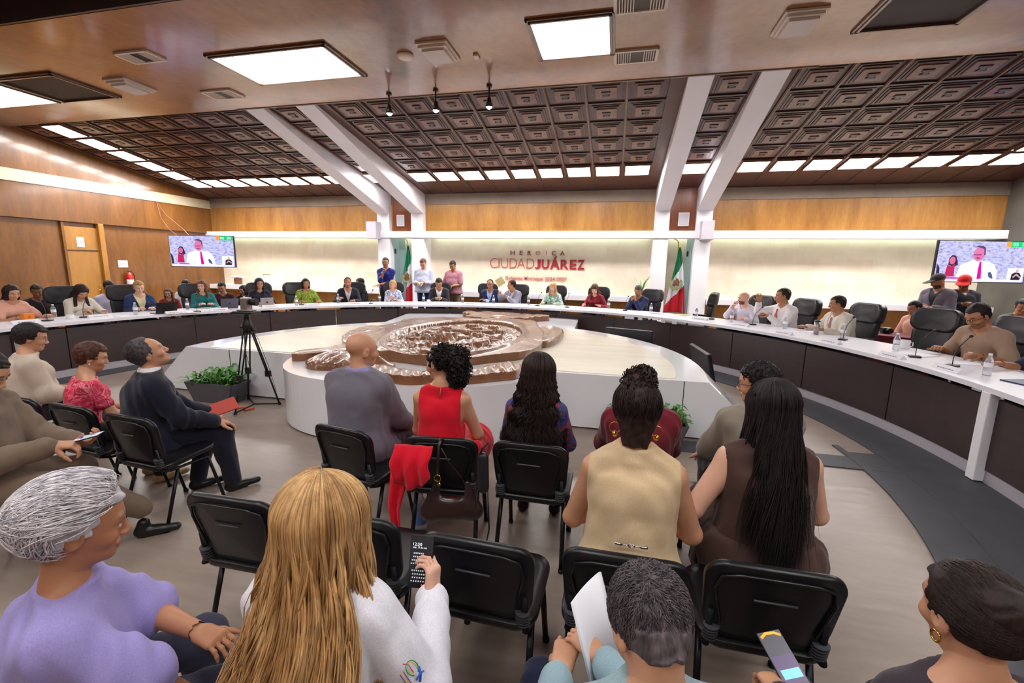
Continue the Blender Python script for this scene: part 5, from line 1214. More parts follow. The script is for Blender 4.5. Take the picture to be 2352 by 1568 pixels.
# ================================================================ FIGURES
def pat(name, cols, scale=18, kind='noise', fold=.35, stretch=None, sharp=.02):
    if name in MATS: return MATS[name]
    m, n, b = nt(name); b.inputs['Roughness'].default_value = .8
    if kind == 'noise': f = noise(n, scale, 2, .5, dist=1.2, stretch=stretch)
    else:
        t_ = n.nodes.new('ShaderNodeTexVoronoi'); t_.inputs['Scale'].default_value = scale; tc = n.nodes.new('ShaderNodeTexCoord'); n.links.new(tc.outputs['Object'], t_.inputs['Vector']); f = t_.outputs['Color']
    st = []; N_ = len(cols); lo, hi = (.32, .68) if kind == 'noise' else (.1, .9)
    for i, c in enumerate(cols):
        a = lo+(hi-lo)*i/N_; st += [(a+sharp, c)]
        if i < N_-1: st += [(lo+(hi-lo)*(i+1)/N_-sharp*.5, c)]
    n.links.new(ramp(n, f, st), b.inputs['Base Color']); bump(n, noise(n, 9, 3, .5, dist=1.5), b, fold, .05); MATS[name] = m; return m
S = srgb
def fb(r, g, b_, **k): return fabric('cloth_%d_%d_%d' % (r, g, b_), S(r, g, b_), **k)
def cpos(ang, r_=6.87): return (TX+r_*math.cos(R(ang)), TY+r_*math.sin(R(ang)))
def wrist(y=.42, x=.13, z=.785): return [(x, y, z), (-x, y, z)]
HC = dict(black=S(22, 18, 20), dark=S(48, 32, 28), brown=S(90, 60, 42), grey=S(110, 104, 106), blond=S(170, 130, 84))
HM_ = dict(black=H_black, dark=H_dark, brown=H_brown, grey=H_grey, blond=H_blond, red=H_red)
def member(label, ang, ztop, sex, skin, hc, style, top_, hands=None, head=(0, 8, 0), lean=12, turn=0, bulk=1.0, beard=None, jacket=None, tie=None, vneck=.05, sleeve=1.93, glasses=False, poses=('relax', 'relax'), r_=6.87, legs='trousers', legm=None, hd=(None, None), hn=(None, None), vol=.009, leanx=0, z0=.13, neckup=.03, at=None, h=None, lips=None):
    heading = ang+90+turn if at is None else turn
    p = person(label, at or cpos(ang, r_), ztop, heading, z0, sex=sex, skin=skin, lean=(lean, leanx), head=head, bulk=bulk, hands=hands or wrist(), fine=.0056, coarse=.0125)
    p.build_body(hair_c=HC.get(hc, HC['dark']), beard=beard, poses=poses, hd=hd, hn=hn, lips=lips)
    if jacket: p.top(jacket, g=.024, open_=.30, name='jacket', sleeve=1.85); p.top(top_, g=.012, vneck=vneck, sleeve=0 if False else 1.93)
    else: p.top(top_, g=.014, vneck=vneck, sleeve=sleeve, loose=.01 if sleeve < 1.2 else 0, neckup=neckup)
    if tie: p.tie(tie)
    p.trousers(legm or fb(44, 42, 52), h=.02); p.shoes(M_black)
    if style: p.hair(style, HM_[hc], vol=vol, h=.0068)
    if glasses: p.glasses()
    return p
F_, M_ = 'f', 'm'
white = fb(232, 230, 236); wh2 = fb(238, 236, 242)
member('woman in a white blouse with long dark hair bent over her papers', 169.6, 1.39, F_, 'tan', 'dark', 'longfront', fb(226, 218, 204), [(.05, .46, .79), (-.22, .50, .785)], (10, 42, 0), 24, -6, poses=('pinch', 'flat'), vol=.02)
member('woman with short blonde hair in a navy jacket behind a tablet', 162.4, 1.43, F_, 'fair', 'blond', 'short', fb(226, 214, 170), [(.1, .40, .79), (-.12, .42, .79)], (0, 12, 0), 12, -8, 1.15, jacket=pat('navy_floral', [S(24, 40, 84), S(30, 52, 100), S(22, 36, 76)], 16), vol=.02)
member('woman in a teal top typing on a laptop', 153.4, 1.43, F_, 'fair', 'brown', 'longfront', fb(20, 112, 112), [(.10, .44, .82), (-.10, .46, .82)], (-25, 6, 0), 10, -10, vol=.016)
member('woman with glasses and long black hair in a dark navy blouse', 144.0, 1.47, F_, 'tan', 'black', 'longfront', fb(30, 28, 50), [(.14, .40, .79), (-.16, .44, .785)], (6, 6, 0), 10, -4, 1.1, sleeve=.9, glasses=True, vol=.016)
member('woman in a green embroidered dress with shoulder length black hair', 135.6, 1.46, F_, 'olive', 'black', 'bob', pat('green_dress', [S(24, 110, 40), S(40, 150, 50), S(200, 190, 50), S(30, 120, 50), S(170, 40, 60)], 30), [(.16, .40, .79), (-.22, .44, .79)], (4, 6, 0), 10, 0, 1.15, sleeve=1.2)
member('man in an open black jacket over a pale shirt with moustache', 127.4, 1.49, M_, 'olive', 'dark', 'receding', fb(206, 200, 214), [(.20, .40, .84), (-.14, .42, .785)], (0, 8, 0), 10, -6, 1.05, 'goatee', fb(34, 32, 44), vneck=.10)
member('woman with wavy light hair in a blue and white patterned blouse', 118.0, 1.42, F_, 'fair', 'blond', 'bob', pat('blue_white', [S(232, 236, 244), S(60, 110, 180), S(236, 238, 246), S(46, 92, 160)], 26, stretch=(1, 1, .35)), [(.04, .34, .86), (-.12, .38, .80)], (0, 4, 0), 8, -4, 1.1, sleeve=1.4, poses=('hold', 'relax'), vol=.02)
member('young man in a dark suit and white shirt looking down at his phone', 107.9, 1.49, M_, 'olive', 'black', 'short', wh2, [(.05, .40, .83), (-.06, .40, .83)], (0, 34, 0), 16, 0, 1.0, None, fb(48, 42, 50), vneck=.08, poses=('hold', 'hold'))
member('man with glasses in a navy suit resting his chin on his fist', 96.3, 1.48, M_, 'olive', 'dark', 'receding', fb(176, 196, 236), [(-.02, .22, 1.02), (.06, .40, .80)], (8, 6, 0), 18, -8, 1.1, 'stubble', fb(40, 44, 88), vneck=.08, poses=('fist', 'relax'), glasses=True)
member('man in a light grey suit turned to his neighbour', 91.4, 1.47, M_, 'olive', 'black', 'short', wh2, [(-.04, .36, .90), (.24, .36, .98)][::-1], (-46, 4, 0), 12, -26, 1.05, None, fb(150, 148, 164), tie=fb(122, 96, 150), poses=('hold', 'hold'))
member('woman with long blonde hair in a green and white patterned blouse', 82.0, 1.43, F_, 'fair', 'blond', 'longfront', pat('green_white', [S(236, 240, 236), S(60, 190, 80), S(240, 240, 244), S(120, 90, 170), S(70, 200, 90)], 20), [(.18, .40, .79), (-.20, .40, .79)], (0, 6, 0), 10, 0, 1.1, vol=.018)
member('woman with brown hair in a red blouse writing with a pink pen', 72.7, 1.43, F_, 'fair', 'brown', 'longfront', fb(150, 34, 52), [(.16, .48, .79), (-.24, .42, .785)], (20, 34, 0), 22, -4, 1.0, poses=('pinch', 'flat'), vol=.016)
member('man in a dark blue shirt with both hands folded at his chin', 63.4, 1.44, M_, 'olive', 'grey', 'short', fb(44, 50, 92), [(.04, .36, 1.00), (-.03, .36, 1.0)], (20, 26, 0), 16, -4, 1.05, 'goatee', poses=('fist', 'fist'))
member('bald bearded man in a white shirt with his fist at his mouth', 43.3, 1.42, M_, 'fair', 'dark', None, fb(228, 222, 236), [(.08, .34, 1.03), (-.30, .44, .80)], (-22, 8, 0), 16, -10, 1.15, 'full', poses=('fist', 'relax'))
member('man in a white shirt with a pink red tie gesturing with raised hand', 37.0, 1.53, M_, 'olive', 'dark', 'crop', fb(240, 236, 238), [(.26, .42, 1.16), (-.02, .40, .90)], (-24, 4, 0), 12, -16, 1.15, tie=fb(222, 96, 104), poses=('flat', 'hold'))
member('man in a cream suit with glasses and a pale red tie', 28.9, 1.46, M_, 'olive', 'dark', 'short', wh2, [(.26, .42, .80), (-.12, .40, .80)], (-28, 10, 0), 12, -14, 1.2, 'moustache', fb(220, 212, 200), tie=fb(196, 130, 124), glasses=False)
p = member('man with glasses in a khaki shirt leaning over the table at the right', 12.8, 1.50, M_, 'olive', 'black', 'short', fb(166, 138, 118), [(.22, .46, .80), (-.26, .50, .80)], (-4, 30, 0), 24, 4, 1.2, 'stubble', sleeve=.95, poses=('relax', 'pinch'), glasses=True)
# standing men behind the council
def stander(label, at, ztop, turn, skin, hc, style, top_, legm, hands, head, bulk=1.1, beard=None, sleeve=1.93, poses=('hold', 'hold'), glasses=False, z0=.0, length=.06, cap=None, jacket=None):
    p = person(label, at, ztop, turn, z0, stand=True, sex='m', skin=skin, lean=(3, 0), head=head, bulk=bulk, hands=hands, fine=.0056, coarse=.0125)
    p.build_body(hair_c=HC.get(hc, HC['dark']), beard=beard, poses=poses)
    p.top(top_, g=.016, vneck=.07, sleeve=sleeve, loose=.012 if sleeve < 1.2 else 0, length=length)
    if jacket: p.top(jacket, g=.028, open_=.3, name='jacket', sleeve=1.9, length=.1)
    p.trousers(legm, h=.018); p.shoes(M_black)
    if style: p.hair(style, HM_[hc], h=.0068)
    if glasses: p.glasses()
    if cap:
        F = Field(); F.el(p.hp((0, -.016, .042)), V3(.092, .112, .092)*p.hk, p.HM); F.rc(p.hp((-.02, .10, .045)), p.hp((.02, .10, .045)), .05*p.hk, .05*p.hk, .02, p.HM @ V3(0, 0, 1), .16); F.rc(p.hp((-.02, .15, .038)), p.hp((.02, .15, .038)), .045*p.hk, .045*p.hk, .02, p.HM @ V3(0, 0, 1), .14)
        V, Q = mesh_field(F, .006, post=lambda D, G: np.maximum(D, .028-((G-p.hc) @ p.HM)[..., 2]/p.hk)); obj('cap', npmesh('cap', V, Q), cap, p.root)
    return p
p = stander('standing man in a royal blue shirt with his hand on his chin', (-6.41, 11.61), 2.03, 190, 'olive', 'dark', 'short', fb(36, 44, 130), fb(60, 50, 52), [(.0, .24, 1.50), (.12, .26, 1.14)], (6, 6, 0), 1.0, 'stubble', 1.2, ('fist', 'flat'), z0=.13, length=0)
p.watch(0, M_chrome)
p = stander('standing man with glasses in a pale blue shirt typing on his phone', (-5.46, 12.07), 2.02, 185, 'fair', 'brown', 'short', fb(206, 212, 236), fb(38, 56, 108), [(.06, .32, 1.20), (-.06, .32, 1.20)], (0, 34, 0), 1.3, 'goatee', 1.3, glasses=True, z0=.13)
p.watch(1, M_black)
stander('standing man in a dusty pink short sleeved shirt holding a pen', (-4.64, 12.30), 1.98, 175, 'olive', 'black', 'short', fb(188, 128, 146), fb(150, 120, 90), [(.20, .26, 1.12), (-.06, .28, 1.12)], (-4, 28, 0), 1.2, None, .85, z0=.13)
stander('standing man in a grey jacket and dark cap near the right television', (5.93, 10.0), 1.84, 120, 'olive', 'black', None, fb(50, 50, 62), fb(40, 40, 48), [(.05, .3, 1.22), (-.1, .3, 1.2)], (-30, 24, 0), 1.1, 'full', cap=fb(66, 58, 56), jacket=fb(112, 104, 118))
stander('standing man in a red cap and black jacket near the right television', (6.35, 10.0), 1.82, 175, 'brown', 'black', None, fb(42, 40, 52), fb(30, 30, 36), [(.10, .26, 1.28), (-.02, .28, 1.28)], (-36, 26, 0), 1.3, None, cap=fb(232, 40, 40))
# people seated behind the council
bgr = 'black plastic visitor chairs behind the council'
def bgchair(p, label):
    o = dup(vc0, p.root.location, p.root.rotation_euler[2], label, bgr); f = Vector((-math.sin(p.root.rotation_euler[2]), math.cos(p.root.rotation_euler[2]), 0)); o.location = p.root.location-f*.02; return o
def bg(label, at, ztop, turn, sex, skin, hc, style, top_, chair_label, hands=None, head=(0, 20, 0), z0=0, **kw):
    p = member(label, 0, ztop, sex, skin, hc, style, top_, hands or [(.1, .36, .66), (-.1, .36, .66)], head, kw.pop('lean', 8), turn, at=at, z0=z0, **kw); bgchair(p, chair_label); return p
bg('girl in a yellow green top seated at the far left behind the table', (-10.39, 5.57), 1.22, 262, F_, 'olive', 'brown', 'long', fb(208, 206, 110), 'black visitor chair of the girl in yellow green')
bg('man in dark clothes with a strap seated at the far left', (-10.95, 6.3), 1.34, 240, M_, 'brown', 'black', 'short', fb(44, 34, 42), 'black visitor chair of the man with the strap')
bg('person in white half hidden behind an office chair at the left', (-10.43, 7.22), 1.40, 250, M_, 'olive', 'dark', 'short', fb(206, 200, 226), 'black visitor chair of the half hidden person in white')
bg('woman with glasses and long brown hair in a red top behind the council', (-9.92, 8.06), 1.22, 235, F_, 'fair', 'brown', 'longfront', fb(150, 36, 44), 'black visitor chair of the woman in the red top', head=(-20, 16, 0), glasses=True)
bg('man in a white shirt seated near the left television', (-10.39, 8.92), 1.38, 225, M_, 'olive', 'black', 'short', wh2, 'black visitor chair of the man in the white shirt by the television')
bg('young man in a maroon shirt looking down behind the council', (-9.49, 9.08), 1.33, 232, M_, 'tan', 'black', 'short', fb(72, 34, 44), 'black visitor chair of the young man in maroon', head=(-24, 24, 0))
bg('woman with long dark hair in black behind the council', (-9.10, 9.32), 1.26, 205, F_, 'tan', 'dark', 'longfront', fb(30, 28, 30), 'black visitor chair of the woman in black', head=(-26, 20, 0))
bg('man with glasses turned aside behind a council chair', (-7.13, 11.41), 1.45, 140, M_, 'olive', 'black', 'short', fb(60, 50, 60), 'black visitor chair of the man turned aside', head=(-10, 4, 0), glasses=True)
bg('person in a peach top seated at the maroon covered desk', (5.32, 9.45), 1.34, 110, M_, 'olive', 'black', 'short', fb(214, 160, 140), 'black visitor chair at the maroon covered desk', head=(-10, 20, 0))
bg('person in an olive top seated at the far right edge', (7.3, 10.0), 1.40, 150, M_, 'olive', 'black', 'short', fb(90, 88, 84), 'black visitor chair at the far right edge', head=(10, 20, 0))
# people cut by the picture edges, at the council table
member('person in peach reaching over the table at the left picture edge', 177.0, 1.42, F_, 'tan', 'dark', 'bob', fb(226, 170, 150), [(.10, .50, .79), (-.24, .52, .79)], (0, 18, 0), 22, 0, sleeve=.7)
member('person in dark blue with one arm on the table at the right picture edge', 4.6, 1.45, M_, 'olive', 'black', 'short', fb(34, 36, 72), [(.30, .52, .80), (-.14, .5, .80)], (20, 20, 0), 18, 10, sleeve=1.0, bulk=1.1)
# ================================================================ AUDIENCE
def aud(label, at, ztop, turn, sex, skin, hc, **k):
    kw = dict(sex=sex, skin=skin, lean=k.pop('lean', (6, 0)), head=k.pop('head', (0, 5, 0)), bulk=k.pop('bulk', 1.0), hands=k.pop('hands', None), fine=k.pop('fine', .0046), coarse=k.pop('coarse', .010))
    for q in ('knee', 'feet', 'spread', 'twist', 'hs', 'hoff', 'seat'):
        if q in k: kw[q] = k.pop(q)
    p = person(label, at, ztop, turn, 0, **kw); p.build_body(hair_c=HC.get(hc, HC['dark']), **k); return p
# --- row B
p = aud('bald man with dark goatee in a grey suit seen from behind', (-1.75, 2.80), 1.36, -8, 'm', 'tan', 'black', head=(-26, 4, 0), bulk=1.22, hands=[(.18, .40, .60), (-.14, .38, .60)], beard='goatee', lean=(6, 0))
p.top(fb(112, 106, 118), g=.026, name='jacket', h=.009, neckup=.035, length=.10, fold=.006, fq=.6); p.top(fb(150, 146, 196), g=.008, name='shirt', neckup=.055); p.trousers(fb(88, 84, 100)); p.shoes(M_black)
p = aud('woman in a sleeveless red dress with a black curly ponytail', (-1.12, 2.72), 1.31, 6, 'f', 'tan', 'black', head=(66, 4, 0), bulk=1.0, hands=[(.17, .34, .60), (-.12, .36, .60)], lean=(8, 0))
M_rd = fb(214, 8, 38); p.top(M_rd, sleeve=0, straps=1.0, g=.012, name='dress_top', neckup=.02, h=.009, fold=.004); p.skirt(M_rd, g=.05, drop=.32, name='dress_skirt'); p.shoes(M_black)
F = Field(); F.rc((-.2, -.12, .52), (-.17, -.20, .62), .06, .06, .05); F.rc((.20, -.02, .52), (.22, .05, .62), .08, .06, .06); F.rc((-.15, -.06, .42), (.15, -.06, .40), .05, .05, .05)
V, Q = mesh_field(F, .009, post=lambda D, G: D+.009*np.sin(46*G[..., 0]+8*G[..., 2])); obj('dress_drape', npmesh('drape', V, Q), M_rd, p.root)
def drape(p, name, x0, x1, z0, z1, y, mat, folds=4, taper=.0, round_=.4):
    bm = BM(); n, m = 26, 16; G = []
    for j in range(m+1):
        v = j/m; row = []
        for i in range(n+1):
            u = i/n; cx = (x0+x1)/2; hw = (x1-x0)/2*(1-taper*v); x = cx+(2*u-1)*hw+.006*math.sin(9*v); L = (z0-z1)*((1-round_)+round_*math.sin(PI*min(1, max(0, .08+u*.84)))); row.append(bm.verts.new((x, y-.030*math.sin(v*2.2)-.016*math.sin(u*folds*6.28)*(.3+v)+(.06*(1-v)**6), z0-L*v)))
        G.append(row)
    for j in range(m):
        for i in range(n): f = bm.faces.new((G[j][i], G[j][i+1], G[j+1][i+1], G[j+1][i])); f.smooth = True
    o = obj(name, bm, mat, p.root); q = o.modifiers.new('s', 'SOLIDIFY'); q.thickness = .012; return o
drape(p, 'dress_drape', -.17, .06, .80, .56, -.415, M_rd, 2.6); drape(p, 'dress_drape', -.22, -.11, .60, .22, -.38, M_rd, 1.2, .7, .1)
bm = BM(); tube(bm, [p.N+V3(.015, -.078, .02), p.N+V3(.012, -.098, -.05)], .004, 6); obj('keyhole_slit', bm, plain('slit_skin', S(170, 90, 80), .6), p.root)
p.hair('curlypony', H_black, vol=.006); p.tufts(H_black, 700, .05, .0035, (0, -1, 0), .5, 4, region=lambda X, r: X[1] < .01 and X[2] > -.03, curl=.5, name='hair_curls')
def curls(p, mat, n, fld, name='hair_curls', r_=.003, L=.03, seed=3):
    rg = np.random.RandomState(seed); bm = BM()
    for q in range(n):
        c, rad = fld[rg.randint(len(fld))]; v = rg.randn(3); v /= np.linalg.norm(v); q0 = p.hp(V3(*c)+v*V3(*rad)*.95); pts = []; u = nrm(p.HM @ v); a = nrm(np.cross(u, rg.randn(3))); b = np.cross(u, a); ph = rg.rand()*6
        for i in range(9): t_ = i/8*5; pts.append(q0+u*(L*.22*i/2)+(a*math.cos(ph+t_)+b*math.sin(ph+t_))*.007)
        tube(bm, pts, r_, 4, False)
    return obj(name, bm, mat, p.root)
curls(p, H_black, 900, [((.02, -.135, .03), (.085, .08, .09)), ((.035, -.14, -.06), (.08, .07, .085)), ((.03, -.12, -.12), (.06, .05, .05))])
p.earrings(M_chrome, .008)
p = aud('woman with very long dark curly hair and a purple floral top', (-.45, 2.74), 1.27, 2, 'f', 'tan', 'dark', bulk=1.0, head=(0, 8, 3), lean=(8, 2), hands=[(.16, .36, .6), (-.14, .36, .6)])
p.top(pat('purple_floral', [S(50, 44, 92), S(70, 62, 140), S(40, 60, 70), S(150, 50, 60), S(60, 60, 130)], 10), sleeve=1.2, h=.009); p.trousers(fb(40, 40, 70)); p.shoes(M_black)
p.hair('longbase', H_dark, vol=.016); p.locks(H_dark, 1500, .50, .19, .022, 4.6, .0034, 118, .15, 5, 28, .026, flat=.6)
p = aud('man in a maroon sweater half hidden behind the woman in the beige vest', (.20, 2.74), 1.25, 2, 'm', 'tan', 'black', bulk=1.12, head=(-6, 6, 0), hands=[(.18, .38, .6), (-.18, .38, .6)])
p.top(fb(112, 24, 38), g=.02, h=.009, fold=.006); p.trousers(fb(96, 110, 150)); p.shoes(M_black); p.hair('short', H_black, vol=.016); p.tufts(H_black, 500, .03, .0028, (0, -.3, 1), .8, 6, region=lambda X, r: X[2] > .06, curl=.4)
p = aud('person with black curly hair and glasses in khaki, behind the woman in brown', (.86, 2.82), 1.30, 4, 'm', 'tan', 'black', bulk=1.05, head=(62, 8, 0), hands=[(.16, .4, .6), (-.2, .38, .6)])
p.top(fb(142, 130, 116), g=.02, sleeve=1.0, loose=.012, h=.009); p.trousers(fb(60, 50, 60)); p.shoes(M_black); p.hair('short', H_black, vol=.018); p.tufts(H_black, 700, .03, .003, (0, -.3, 1), .8, 7, region=lambda X, r: X[2] > .03 and X[1] < .07, curl=.5); p.glasses()
# --- row C
p = aud('woman in a beige sleeveless vest with dark messy high bun and gold hoop earrings', (.12, 1.90), 1.355, -1, 'f', 'tan', 'dark', bulk=1.12, head=(0, 12, 0), lean=(10, 0), hands=[(.20, .36, .6), (-.18, .36, .6)], coarse=.009)
M_bg = fabric('vest_crepe', S(214, 186, 148), fold=.5); p.top(M_bg, sleeve=0, straps=1.10, g=.014, name='vest', neckup=.04, h=.008, fold=.005, length=.12); p.trousers(fb(206, 180, 144)); p.shoes(M_black)
p.hair('highbun', H_dark, vol=.022); p.tufts(H_dark, 3500, .10, .0014, (0, .1, 1), .18, 8, region=lambda X, r: X[1] < .03 and X[2] > -.07, npt=7, name='hair_strands', wrap=True, vol=.022, curl=.06); curls(p, H_dark, 260, [((0, -.05, .125), (.055, .055, .055))], r_=.0028, seed=9)
for q in (1, -1):
    c = p.hp((q*.086, -.004, -.05)); bm = BM(); tube(bm, [c+V3(.0, 0, 0)+V3(.024*math.sin(a), .004, -.024+.024*math.cos(a)) for a in [2*PI*i/22 for i in range(23)]], .0014, 6, False); obj('earring', bm, M_gold, p.root); bm = BM(); ball(bm, c+V3(0, 0, -.052), .013, 12); obj('earring_ball', bm, M_gold, p.root)
bk = lambda x, z, o=.0: V3(x, p.W[1]-.115*1.12-.050-o, z)
bm = BM(); zb = p.W[2]+.055
for q in (1, -1):
    tube(bm, [bk(q*.035, zb+.0), bk(q*.062, zb+.003)], .0055, 8); tube(bm, [bk(q*.008, zb), bk(q*.035, zb)], .002, 6)
tube(bm, [bk(.012*math.cos(a), zb+.008*math.sin(a)) for a in [2*PI*i/16 for i in range(17)]], .0018, 6, False); tube(bm, [bk(.004+.010*math.cos(a), zb+.006*math.sin(a), .002) for a in [2*PI*i/16 for i in range(17)]], .0015, 6, False)
obj('back_clasp', bm, M_chrome, p.root)
p = aud('woman in a sleeveless brown dress with long straight black hair', (.72, 2.17), 1.335, 0, 'f', 'fair', 'black', bulk=1.25, head=(24, 6, 0), lean=(6, 0), hands=[(.22, .34, .6), (-.30, .22, .62)], coarse=.009)
M_br = fb(82, 58, 52); p.top(M_br, sleeve=0, straps=1.10, g=.016, name='dress_top', neckup=.03, h=.008, fold=.006); p.skirt(M_br, g=.03, name='dress_skirt'); p.shoes(M_black)
p.hair('longbase', H_black, vol=.016); p.locks(H_black, 1600, .60, .09, .012, 1.4, .0036, 114, .205, 12, 26, .018, jit=.035, flat=.5)
# --- row A
p = aud('woman in a cream puff sleeved blouse with short dark hair at the left', (-4.95, 2.76), 1.275, -22, 'f', 'tan', 'black', bulk=1.25, head=(-14, 14, 0), hands=[(.12, .38, .62), (-.1, .38, .62)], lean=(12, 0))
p.top(fb(206, 188, 172), g=.02, sleeve=1.2, loose=.016, h=.009, neckup=.015); p.trousers(fb(40, 36, 44)); p.shoes(M_black); p.hair('short', H_black, vol=.024)
p = aud('woman in a pink floral top with short auburn hair and pearl earring', (-3.88, 2.50), 1.21, -22, 'f', 'tan', 'dark', bulk=.95, head=(-16, 14, 0), hands=[(.12, .38, .62), (-.1, .38, .62)], lean=(12, 0))
p.top(pat('pink_floral', [S(214, 50, 86), S(232, 90, 110), S(190, 24, 70), S(240, 130, 140), S(206, 40, 80)], 12), g=.014, sleeve=.6, h=.009, neckup=-.02); p.trousers(fb(40, 36, 44)); p.shoes(plain('beige_shoe', S(190, 160, 120), .6)); p.hair('short', H_red, vol=.024); p.tufts(H_red, 600, .03, .003, (0, -1, .3), .5, 9, region=lambda X, r: X[2] > -.02 and X[1] < .05, curl=.3)
bm = BM(); ball(bm, p.hp((.084, -.004, -.052)), .006, 8); obj('earring', bm, M_paper, p.root)
p = aud('elderly balding man in a navy suit looking up to the right', (-3.32, 2.50), 1.29, -32, 'm', 'tan', 'grey', bulk=1.12, head=(-8, -26, 0), hands=[(.20, .42, .62), (-.04, .42, .62)], lean=(10, 0), knee=(.48, .44), feet=[(.16, .50, .085), (-.06, .30, .085)], fine=.004, poses=('relax', 'relax'))
M_nv = fb(26, 26, 44); p.top(M_nv, g=.026, name='jacket', h=.009, length=.12, fold=.006, neckup=.03); p.top(wh2, g=.010, name='shirt', neckup=.055); p.trousers(M_nv, g=.018); p.shoes(M_black); p.hair('receding', H_grey, vol=.014); p.tufts(H_grey, 3500, .045, .0013, (0, -1, -.4), .2, 10, wrap=True, vol=.012, curl=.1, npt=5, region=lambda X, r: X[2] > -.05 and X[1] < -.02)
lp = p.root.matrix_basis if False else None
# --- man in olive suit with phone
p = aud('man in an olive beige suit at the left edge looking at his phone', (-3.48, 1.70), 1.33, -58, 'm', 'tan', 'black', bulk=1.2, head=(-2, 32, 0), lean=(12, 0), hands=[(.08, .46, .76), (-.08, .50, .72)], poses=('pinch', 'hold'), hd=((-.3, 1, -.15), (.1, 1, .1)), hn=((0, -.3, -1), (.3, 0, 1)), feet=[(-.10, .78, .20), (-.14, .42, .085)], knee=(.56, .44))
M_ol = fb(128, 108, 92); p.top(M_ol, g=.026, name='jacket', h=.009, length=.10, fold=.006, neckup=.03); p.top(fb(180, 186, 214), g=.010, name='shirt', neckup=.055); p.trousers(M_ol, g=.020); p.shoes(M_black); p.hair('short', H_black)
ph = p.hp; pw = p
def phone(parent_p, c, d, n, label, glow=None, scale=1.0, world=None):
    """slab phone centred at c (figure frame), long axis d, screen normal n"""
    d, n = nrm(d), nrm(n); n = nrm(n-d*(n@d)); x = np.cross(d, n); M = Matrix(((x[0], d[0], n[0], 0), (x[1], d[1], n[1], 0), (x[2], d[2], n[2], 0), (0, 0, 0, 1))); 
    rt = parent_p.root; W_ = Matrix.Translation(rt.location) @ Matrix.Rotation(rt.rotation_euler[2], 4, 'Z'); MM = W_ @ Matrix.Translation(c) @ M
    t = thing('smartphone', label, 'phone', MM.translation); t.rotation_euler = MM.to_euler()
    w_, h = .036*scale, .076*scale; bm = BM(); box(bm, -w_, w_, -h, h, -.0045, .0035, .003, 2); obj('case', bm, M_black, t); bm = BM(); box(bm, -w_+.002, w_-.002, -h+.002, h-.002, .0032, .0042); sc = obj('screen', bm, glow or M_screen_dark, t); return t, sc, w_, h
t, sc, w_, h = phone(p, (.01, .60, .77), (.1, 1, .25), (0, -.35, 1), 'lit smartphone in the hands of the man in the olive suit', emis('phone_glow', S(180, 190, 210), .9))
for (x, y, a, b, c) in ((-.5, .3, .4, .3, (40, 60, 150)), (.4, .2, .3, .4, (30, 170, 110)), (0, -.4, .6, .2, (90, 60, 190)), (.5, -.6, .2, .2, (230, 90, 60)), (-.3, .75, .4, .15, (240, 240, 255))):
    bm = BM(); box(bm, (x-a/2)*w_, (x+a/2)*w_, (y-b/2)*h, (y+b/2)*h, .0042, .0046); obj('icon_tile', bm, emis('tile%d' % c[0], S(*c), .9), sc)
# --- row D (nearest)
p = aud('elderly man with white hair in a lavender t-shirt at the lower left', (-1.46, .85), 1.215, -38, 'm', 'olive', 'grey', bulk=1.2, hs=1.15, hoff=.05, seat=.42, head=(4, 12, 0), lean=(14, 0), hands=[(.24, .40, .50), (.12, .38, .70), (1, .5, .5), (-.6, .2, -.6)], fine=.0036, coarse=.009, poses=('relax', 'relax'))
p.top(fabric('lavender_cotton', S(156, 144, 204), fold=.6), g=.018, sleeve=.95, loose=.02, h=.008, fold=.007, neckup=.02, fq=.6); p.trousers(fb(60, 60, 80)); p.shoes(M_black)
p.hair('short', H_white, vol=.018, h=.005)
p.tufts(H_white, 6500, .10, .0014, (.05, -1, -.10), .2, 11, wrap=True, vol=.036, spray=.14, npt=9, curl=.07, region=lambda X, r: (X[2] > .066 and X[1] < .062) or (X[2] > .036 and X[1] < .034))
p.tufts(H_white, 4000, .085, .0014, (.1, -.35, -1), .2, 15, wrap=True, vol=.034, spray=.2, npt=8, curl=.08, name='nape_hair', region=lambda X, r: X[1] < -.045 and X[2] > -.075)
p = aud('woman with very long wavy blonde hair in a white shirt holding a phone', (-.735, .97), 1.255, 2, 'f', 'fair', 'blond', bulk=1.12, head=(-6, 6, 0), lean=(10, 0), hands=[(.235, .28, .825), (-.16, .36, .60)], fine=.005, coarse=.009, poses=('hold', 'relax'), hd=((-.05, .35, 1), None), hn=((-1, .2, .1), None))
M_ws = fabric('white_polo', S(232, 230, 240), fold=.5); p.top(M_ws, g=.022, sleeve=1.93, h=.008, fold=.006, neckup=.035, length=.08); p.trousers(fb(50, 60, 110)); p.shoes(M_black)
p.hair('longbase', H_strand, vol=.020); p.locks(H_strand, 2800, .50, .19, .026, 1.3, .0042, 122, .175, 21, 26, .034, jit=.022, flat=.42)
bl = p
